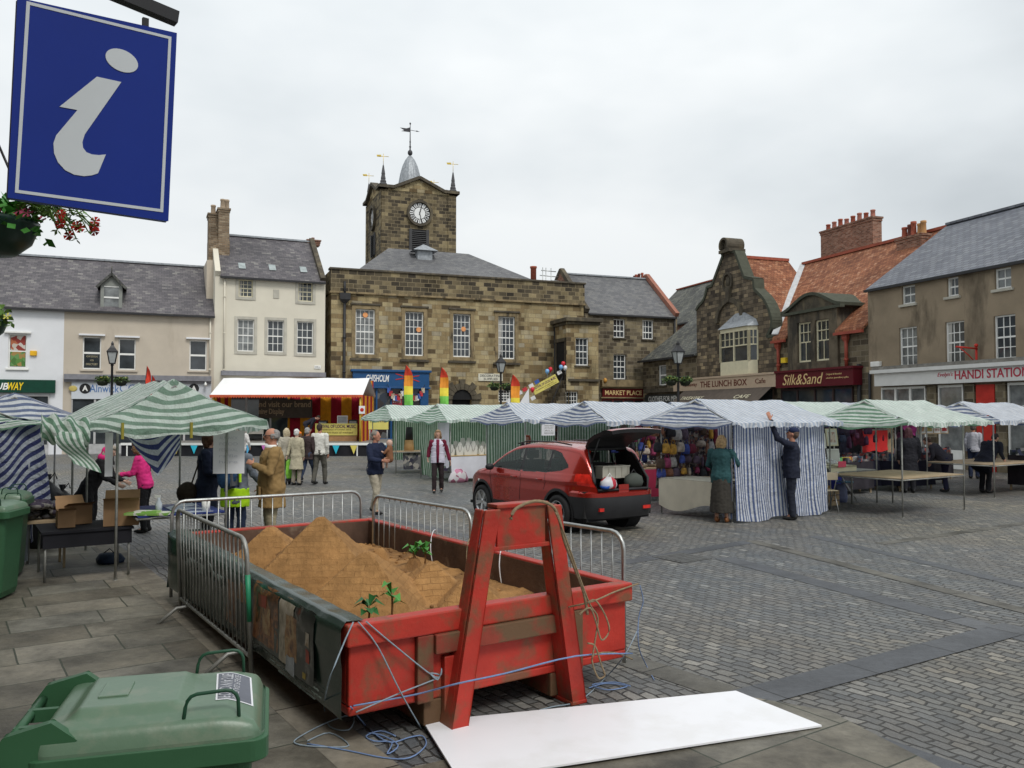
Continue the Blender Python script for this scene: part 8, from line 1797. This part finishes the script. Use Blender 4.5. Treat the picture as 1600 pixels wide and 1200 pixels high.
    # clothes
    if tcol:
        m = MB(); ad = {'coat': .03, 'jumper': .02, 'vest': .03}.get(top, .025); tor(m, ad, hem, 1.485, 1.0, .03 if fat > 1.05 else 0)
        for k in (1, -1):
            a, b, c = A[k]; e = b+(c-b)*(.97)
            if sleeves: limb(m, a, b, .068*fat, .056); limb(m, b, e, .057, .044, flat=True)
            else: limb(m, a, a+(b-a)*.15, .072, .07, flat=True)
        m.ell(U((0, -.01, 1.475)), (.078, .078, .035), 12)
        jt = remesh(m, {'coat': 'coat', 'jumper': 'jumper', 'vest': 'vest'}.get(top, 'jacket'), M('cloth_%02x%02x%02x' % tuple(int(min(1, c)*255) for c in tcol), tcol, .85, 0, .14, 6, .25, 40), o, .012, .017, 9, 2, seed=seed+loc[0])
    if skirt:
        z1, col, w = skirt; m = MB(); m.loft([[(w_*cos(2*pi*k/24)*(1+.05*sin(5*2*pi*k/24)), w_*.85*sin(2*pi*k/24)*(1+.05*cos(4*2*pi*k/24)), z) for k in range(24)] for z, w_ in ((.98, .15), (.9, .18), (.6, .2+.02), (z1, w))])
        remesh(m, 'skirt', M('cloth_%02x%02x%02x' % tuple(int(c*255) for c in col), col, .85, 0, .14, 6, .25, 40), o, .013, .012, 9, 2, (1.5, 1.5, .15))
    elif lcol and legs:
        m = MB()
        for k in (1, -1): limb(m, hp[k]+Vector((0, 0, .03)), kn[k], .098*fat, .074); limb(m, kn[k], an[k]+Vector((0, 0, -.025)), .074, .062, flat=True)
        m.loft([[(rx*fat*cos(2*pi*k/20), ry*fat*sin(2*pi*k/20)-.01, z) for k in range(20)] for z, rx, ry in ((.84, .165, .115), (.92, .18, .13), (1.0, .17, .122))])
        remesh(m, 'trousers', M('cloth_%02x%02x%02x' % tuple(int(c*255) for c in lcol), lcol, .85, 0, .14, 6, .25, 40), o, .012, .014, 10, 2, (1, 1, .6), seed)
    if legs:
        for k in (1, -1):
            m = MB(); c = an[k]; m.ell(c+Vector((0, .06, -.045)), (.046, .135, .042), 14); m.ell(c+Vector((0, -.02, -.02)), (.042, .06, .055), 12)
            for v in m.v: v.z = max(v.z, c.z-.083)
            m.build('shoe', M('shoe_%02x%02x%02x' % tuple(int(c*255) for c in shoe), shoe, .5), o)
    # hair
    hm_ = M('hair_%02x%02x%02x' % tuple(int(c*255) for c in hcol), hcol, .6, 0, .35, 30, .6, 60)
    if hair and hair != 'none':
        m = MB()
        if hair == 'bald':
            for k in range(14): a = pi+pi*(k-6.5)/14*1.25; m.ell(hd((.07*sin(a)*1.05, .0+.082*cos(a), 1.635)), (.022, .022, .04), 8)
            m.ell(hd((0, -.035, 1.665)), (.072, .066, .075), 14, T=hm())
        else:
            m.ell(hd((0, -.014, 1.675)), (.084, .094, .092), 16, T=hm()); m.ell(hd((0, -.035, 1.63)), (.08, .075, .085), 14, T=hm())
            if hair in ('bob', 'long'):
                m.ell(hd((0, .03, 1.715)), (.075, .075, .05), 14)
                for k in (1, -1): m.ell(hd((k*.078, .02, 1.62)), (.026, .06, .085), 10)
                L_ = 1.5 if hair == 'bob' else 1.40
                m.loft([[hd((x*cos(2*pi*k/18), -.03+y*sin(2*pi*k/18), z)) for k in range(18)] for z, x, y in ((1.67, .088, .088), (1.6, .1, .085), (L_+.06, .112, .07), (L_, .095, .05))])
        n = 0
        hr = remesh(m, 'hair', hm_, o, .011, .012, 22, 1, (1, 1, .35), seed)
    o['_hd'] = 0; del o['_hd']
    return o, hd, U, A, Rt
def pcol(name, c): return M(name, c, .8, 0, .15, 8, .25, 40)
def hat(o, hd, mt, kind='cap'):
    m = MB(); m.ell(hd((0, -.005, 1.70)), (.09, .103, .075), 16)
    if kind == 'cap': m.loft([[hd((x, y, z)) for x, y, z in r_] for r_ in ([(-.07, .07, 1.69), (.07, .07, 1.69), (.07, .07, 1.70), (-.07, .07, 1.70)], [(-.055, .17, 1.675), (.055, .17, 1.675), (.055, .17, 1.685), (-.055, .17, 1.685)])], sm=False)
    m.build('hat', mt, o)
gp = lambda px, py: G(px, py)
# 1 woman with pink hood, bending over the boxes
o, hd, U, A, R_ = person('person in black coat and bright pink hood bending over boxes', gp(140, 838), 85, 1.62, 2, 'coat', (.012, .012, .014), .62, 'trousers', (.012, .012, .013), 'bob', (.35, .3, .24), lean=28, la=((-.02, .2, -.2), (.0, .45, -.18)), ra=((.02, .2, -.2), (0, .45, -.2)), seed=1)
m = MB(); m.ell(U((0, -.03, 1.50)), (.13, .12, .09), 14); m.ell(hd((0, -.05, 1.6)), (.1, .08, .11), 14); remesh(m, 'hood', pcol('pink_cloth', (.72, .03, .2)), o, .012, .01)
# 2 pink jacket
person('person in pink jacket and black trousers behind the hanging navy cloth', gp(226, 832), -95, 1.6, 0, 'jacket', (.66, .03, .2), .84, 'trousers', (.015, .015, .017), 'bob', (.2, .12, .06), lean=12, la=((-.02, .12, -.25), (.0, .36, -.22)), ra=((.02, .12, -.25), (0, .36, -.22)), seed=2)
# 3 navy coat
o, hd, U, A, R_ = person('person with brown bobbed hair in a long navy coat, dark shoulder bag', gp(322, 851), 84, 1.80, 0, 'coat', (.012, .017, .04), .55, 'trousers', (.015, .015, .02), 'bob', (.07, .028, .014), la=((-.03, .05, -.28), (.02, .26, -.34)), ra=((.03, .05, -.28), (-.0, .26, -.34)), lean=3, fat=1.1, seed=3)
m = MB(); m.ell(U((.12, -.26, .80)), (.12, .16, .17), 14); remesh(m, 'shoulder_bag', pcol('bag_brown', (.03, .02, .014)), o, .012, .01); m = MB(); m.tube([U((.1, -.2, .95)), U((.14, -.1, 1.3)), U((.08, -.02, 1.5)), U((-.05, .12, 1.3))], .012, 6); m.build('strap', pcol('bag_brown', (.03, .02, .014)), o)
m = MB(); T = Matrix.Translation(A[-1][2]+Vector((.12, .06, .0))) @ Matrix.Rotation(.5, 4, 'X'); m.box(-.005, .005, -.12, .12, -.09, .09, T=T); mm = m.build('leaflet', M('printed_leaflet', (.2, .2, .2), .5, 0, .6, 30), o)
# 4 hi-vis with rucksack
o, hd, U, A, R_ = person('person in grey jacket with blue rucksack and yellow hi-vis hem', gp(366, 858), 8, 1.74, 0, 'jacket', (.14, .16, .19), .72, 'trousers', (.03, .045, .09), 'short', (.2, .12, .07), ra=((.09, .02, -.27), (.16, .18, -.42)), la=((-.06, .1, -.25), (-.02, .3, -.15)), fat=1.12, seed=4)
hv = pcol('hi_vis', (.50, .85, .02)); m = MB(); m.loft([[((.225)*cos(2*pi*k/24), .165*sin(2*pi*k/24), z) for k in range(24)] for z in (.66, .80, .95)]); remesh(m, 'hi_vis_hem', hv, o, .012, .012)
m = MB(); m.beam((.16, -.17, 1.4), (.17, -.175, 1.05), .035, .02); m.build('hi_vis_strip', hv, o)
m = MB(); m.ell((-.02, -.22, 1.2), (.17, .11, .24), 16); m.ell((-.02, -.27, 1.08), (.13, .1, .12), 14); remesh(m, 'rucksack', pcol('rucksack_blue', (.035, .09, .2)), o, .012, .015, 12); m = MB(); m.box(.08, .11, -.32, -.2, 1.0, 1.38); m.build('rucksack_trim', pcol('grey_trim', (.16, .17, .19)), o)
# 5 tan coat man
o, hd, U, A, R_ = person('grey haired person in tan coat and dark glasses gesturing with one hand', gp(424, 866), -112, 1.87, 1, 'coat', (.26, .165, .065), .66, 'trousers', (.30, .26, .17), 'bald', (.22, .21, .2), la=((-.1, .06, -.27), (.1, .26, -.16)), ra=((.05, .02, -.29), (.02, .12, -.52)), fat=1.2, seed=5)
m = MB(); m.tube([hd((-.078, .0, 1.65)), hd((-.07, .085, 1.652)), hd((-.03, .108, 1.65)), hd((.03, .108, 1.65)), hd((.07, .085, 1.652)), hd((.078, 0, 1.65))], .004, 5)
for k in (1, -1): m.ell(hd((k*.034, .106, 1.645)), (.026, .008, .018), 10)
m.build('glasses', black, o); m = MB(); m.loft([[U((.075*k*cos(a), .02+.075*k*sin(a), z)) for a in [2*pi*i/16 for i in range(16)]] for k, z in ((1.2, 1.47), (1, 1.52))]); m.build('shirt_collar', white, o)
m = MB(); m.box(-.17, -.05, .165, .195, .78, .95); m.box(.05, .17, .165, .195, .78, .95); m.build('coat_pocket', pcol('tan_pocket', (.24, .15, .06)), o)
# strolling group
person('brown haired person in white top standing near the stage', gp(377, 742), 10, 1.66, 0, 'jumper', (.62, .6, .58), .85, 'trousers', (.05, .05, .06), 'bob', (.18, .08, .04), ra=((.1, -.02, -.26), (.08, .1, -.44)), seed=6, vox=.012)
person('fair haired older person in beige top, left of the white haired one', gp(447, 757), -20, 1.64, 2, 'jacket', (.40, .37, .30), .8, 'trousers', (.3, .28, .22), 'bob', (.5, .42, .28), seed=7, vox=.012)
person('white haired older person in long cream coat pulling a green trolley', gp(463, 758), 15, 1.62, 2, 'coat', (.42, .38, .27), .5, 'trousers', (.25, .22, .17), 'short', (.62, .62, .6), la=((-.06, -.06, -.28), (-.1, -.1, -.5)), seed=8, vox=.012)
q = gp(456, 757); o = thing('shopping_trolley', 'lime green shopping trolley bag on small wheels', 'trolley', q, .3); m = MB(); m.loft([[(x*w, y*w*.7, z) for x, y in ((-1, -1), (1, -1), (1, 1), (-1, 1))] for w, z in ((.15, .18), (.18, .3), (.17, .68), (.12, .74))], sm=False); m.build('trolley_bag', M('lime_bag', (.2, .5, .05), .5, var=.3), o, .02); m = MB(); m.tube([(-.08, .12, .1), (-.08, .13, .95), (0, .13, 1.0), (.08, .13, .95), (.08, .12, .1)], .012); m.build('handle', black, o)
for k in (-1, 1): m = MB(); m.tube([(k*.14, 0, .09), (k*.18, 0, .09)], .09, 16); m.build('wheel', black, o)
m = MB(); m.box(-.14, .14, -.1, .1, .1, .18); m.build('base', black, o)
o, hd, U, A, R_ = person('short person in orange hat mostly hidden behind the dark jacket', gp(467, 750), 5, 1.5, 0, 'jacket', (.12, .06, .2), .8, 'trousers', (.03, .03, .05), 'short', (.2, .1, .05), seed=9, vox=.012); hat(o, hd, pcol('orange_hat', (.8, .2, .02)), 'round')
person('grey haired person in dark brown jacket and blue jeans walking right', gp(480, 757), 25, 1.66, 1, 'jacket', (.045, .03, .03), .78, 'trousers', (.035, .05, .09), 'short', (.3, .29, .28), step=.3, fat=1.1, seed=10, vox=.011)
person('dark haired person in cream jumper and olive trousers walking away', gp(499, 757), 15, 1.77, 1, 'jumper', (.62, .61, .56), .86, 'trousers', (.09, .085, .07), 'short', (.04, .025, .02), step=.2, fat=1.15, seed=11, vox=.011)
q = P(478, 645, 42.6); o, hd, U, A, R_ = person('person in dark clothes bending beside the stage table', (q.x, q.y, .62), 85, 1.72, 0, 'jacket', (.02, .02, .03), .84, 'trousers', (.02, .022, .03), 'short', (.02, .015, .01), lean=62, la=((-.03, .15, -.2), (0, .35, -.4)), ra=((.03, .15, -.2), (0, .35, -.4)), step=.1, seed=12, vox=.013)
# man holding a baby
o, hd, U, A, R_ = person('grey haired person in navy fleece and beige trousers holding a baby', gp(586, 803), 118, 1.72, 1, 'jacket', (.012, .018, .045), .84, 'trousers', (.38, .34, .26), 'short', (.22, .19, .16), la=((-.08, .13, -.24), (.06, .30, -.13)), ra=((.09, .1, -.26), (-.02, .32, -.28)), step=.14, fat=1.15, head=(0, 10), seed=13)
mx_ = Matrix.Translation(o.location) @ Matrix.Rotation(o.rotation_euler.z, 4, 'Z'); q = mx_ @ Vector((-.04, .33, 1.17))
bb = thing('person', 'bald headed baby in brown and grey held against the navy fleece', 'person', q, radians(70)); m = MB()
m.ell((0, 0, .30), (.06, .07, .075), 14); m.ell((0, .066, .29), (.008, .01, .01), 6); limb(m, (0, 0, .0), (0, 0, .24), .07, .05); 
for k in (1, -1): limb(m, (k*.06, 0, .18), (k*.1, .06, .1), .024, .02); limb(m, (k*.1, .06, .1), (k*.09, .13, .13), .02, .016); limb(m, (k*.04, .0, -.02), (k*.08, .1, -.06), .04, .03); limb(m, (k*.08, .1, -.06), (k*.07, .1, -.2), .03, .022)
remesh(m, 'body', skins[2], bb, .008); m = MB(); limb(m, (0, -.005, -.02), (0, -.005, .22), .085, .065)
for k in (1, -1): limb(m, (k*.06, 0, .18), (k*.1, .06, .1), .035, .03); limb(m, (k*.04, .0, -.02), (k*.08, .1, -.06), .052, .042)
remesh(m, 'romper', pcol('baby_brown', (.22, .1, .05)), bb, .009, .006)
# white vest woman
o, hd, U, A, R_ = person('person in pale quilted vest over dark red top walking towards the camera', gp(684, 770), 176, 1.64, 0, 'jumper', (.15, .012, .035), .86, 'trousers', (.03, .02, .022), 'bob', (.26, .17, .09), step=.12, ra=((.08, -.05, -.27), (.1, -.05, -.42)), la=((-.09, -.02, -.28), (-.16, .0, -.52)), seed=14, vox=.01)
vm = M('lilac_white_vest', (.55, .53, .62), .6, 0, .1, 5)
m = MB(); m.loft([[U((rx*cos(2*pi*k/22), -.005+ry*sin(2*pi*k/22), z)) for k in range(22)] for z, rx, ry in ((.84, .205, .16), (.95, .205, .16), (1.1, .19, .15), (1.25, .195, .155), (1.38, .185, .15), (1.46, .12, .11), (1.51, .085, .09))]); remesh(m, 'vest', vm, o, .012, .012, 5, 2, (1, 1, 6))
m = MB(); m.loft([[U((w*x, .10+d*(y), z)) for x, y in ((-1, 0), (-.6, 1), (.6, 1), (1, 0))] for z, w, d in ((.85, .045, .072), (1.1, .055, .068), (1.3, .06, .066), (1.44, .05, .05), (1.5, .04, .03))]); m.build('jumper_front', pcol('wine_jumper', (.17, .012, .04)), o)
# seller
person('red haired seller sitting low behind the red car', local(sB_, 1.0, 1.3, 0), 200, 1.46, 0, 'jacket', (.05, .03, .05), .84, 'trousers', (.03, .03, .03), 'bob', (.30, .07, .035), seed=15, vox=.012)
# couple hanging the curtain
o, hd, U, A, R_ = person('fair haired person in teal jumper and long dark skirt seen from behind', gp(1128, 816), 28, 1.66, 0, 'jumper', (.022, .07, .075), .80, None, None, 'bob', (.42, .29, .15), shoe=(.22, .09, .035), skirt=(.2, (.04, .036, .03), .25), ra=((.11, .06, -.24), (.0, .24, -.3)), la=((-.08, .04, -.27), (-.0, .2, -.38)), fat=1.15, seed=16)
o, hd, U, A, R_ = person('person in navy cap and jacket reaching one arm up to the striped curtain', gp(1238, 812), -68, 1.80, 1, 'jacket', (.012, .015, .03), .80, 'trousers', (.014, .017, .028), 'short', (.12, .08, .06), la=((-.10, .24, .14), (-.10, .36, .50)), ra=((.02, .1, -.27), (-.02, .34, -.24)), fat=1.08, head=(12, 0), seed=17); hat(o, hd, pcol('navy_cap', (.012, .02, .06)))
# people among the right stalls
o, hd, U, A, R_ = person('dark haired seller with a dark rucksack behind the lime green cloth', local(sD2, 1.0, 1.25, 0), 80, 1.70, 0, 'jacket', (.015, .02, .05), .84, 'trousers', (.02, .02, .03), 'short', (.03, .02, .015), ra=((.05, .15, -.22), (.0, .38, -.2)), seed=18, vox=.012); m = MB(); m.ell(U((0, -.2, 1.2)), (.16, .1, .22), 14); m.build('rucksack', pcol('bag_navy', (.02, .03, .08)), o); m = MB(); m.box(-.05, -.01, -.31, -.29, 1.05, 1.38); m.build('pale_stripe', white, o)
person('person in long black coat seen from behind the bare green stall', gp(1421, 770), 10, 1.70, 0, 'coat', (.014, .014, .02), .5, 'trousers', (.02, .02, .025), 'long', (.07, .025, .03), fat=1.2, seed=19, vox=.012)
person('person in dark grey jacket bending left of the bright red cloth', gp(1478, 768), -60, 1.6, 0, 'jacket', (.035, .033, .045), .8, 'trousers', (.02, .02, .05), 'short', (.06, .03, .02), lean=42, fat=1.25, la=((-.03, .15, -.2), (0, .35, -.3)), ra=((.03, .15, -.2), (0, .35, -.3)), seed=20, vox=.012)
person('person in pale patterned shirt standing right of the tan board', gp(1522, 748), 40, 1.74, 1, 'jumper', (.42, .42, .46), .86, 'trousers', (.03, .04, .08), 'short', (.1, .08, .07), seed=21, vox=.012)
person('person in bulky black coat leaning over the right hand table', gp(1540, 770), 70, 1.66, 0, 'coat', (.01, .012, .022), .6, 'trousers', (.015, .015, .02), 'short', (.03, .02, .02), lean=34, fat=1.35, la=((-.03, .15, -.2), (0, .35, -.25)), ra=((.03, .15, -.2), (0, .35, -.25)), seed=22, vox=.012)
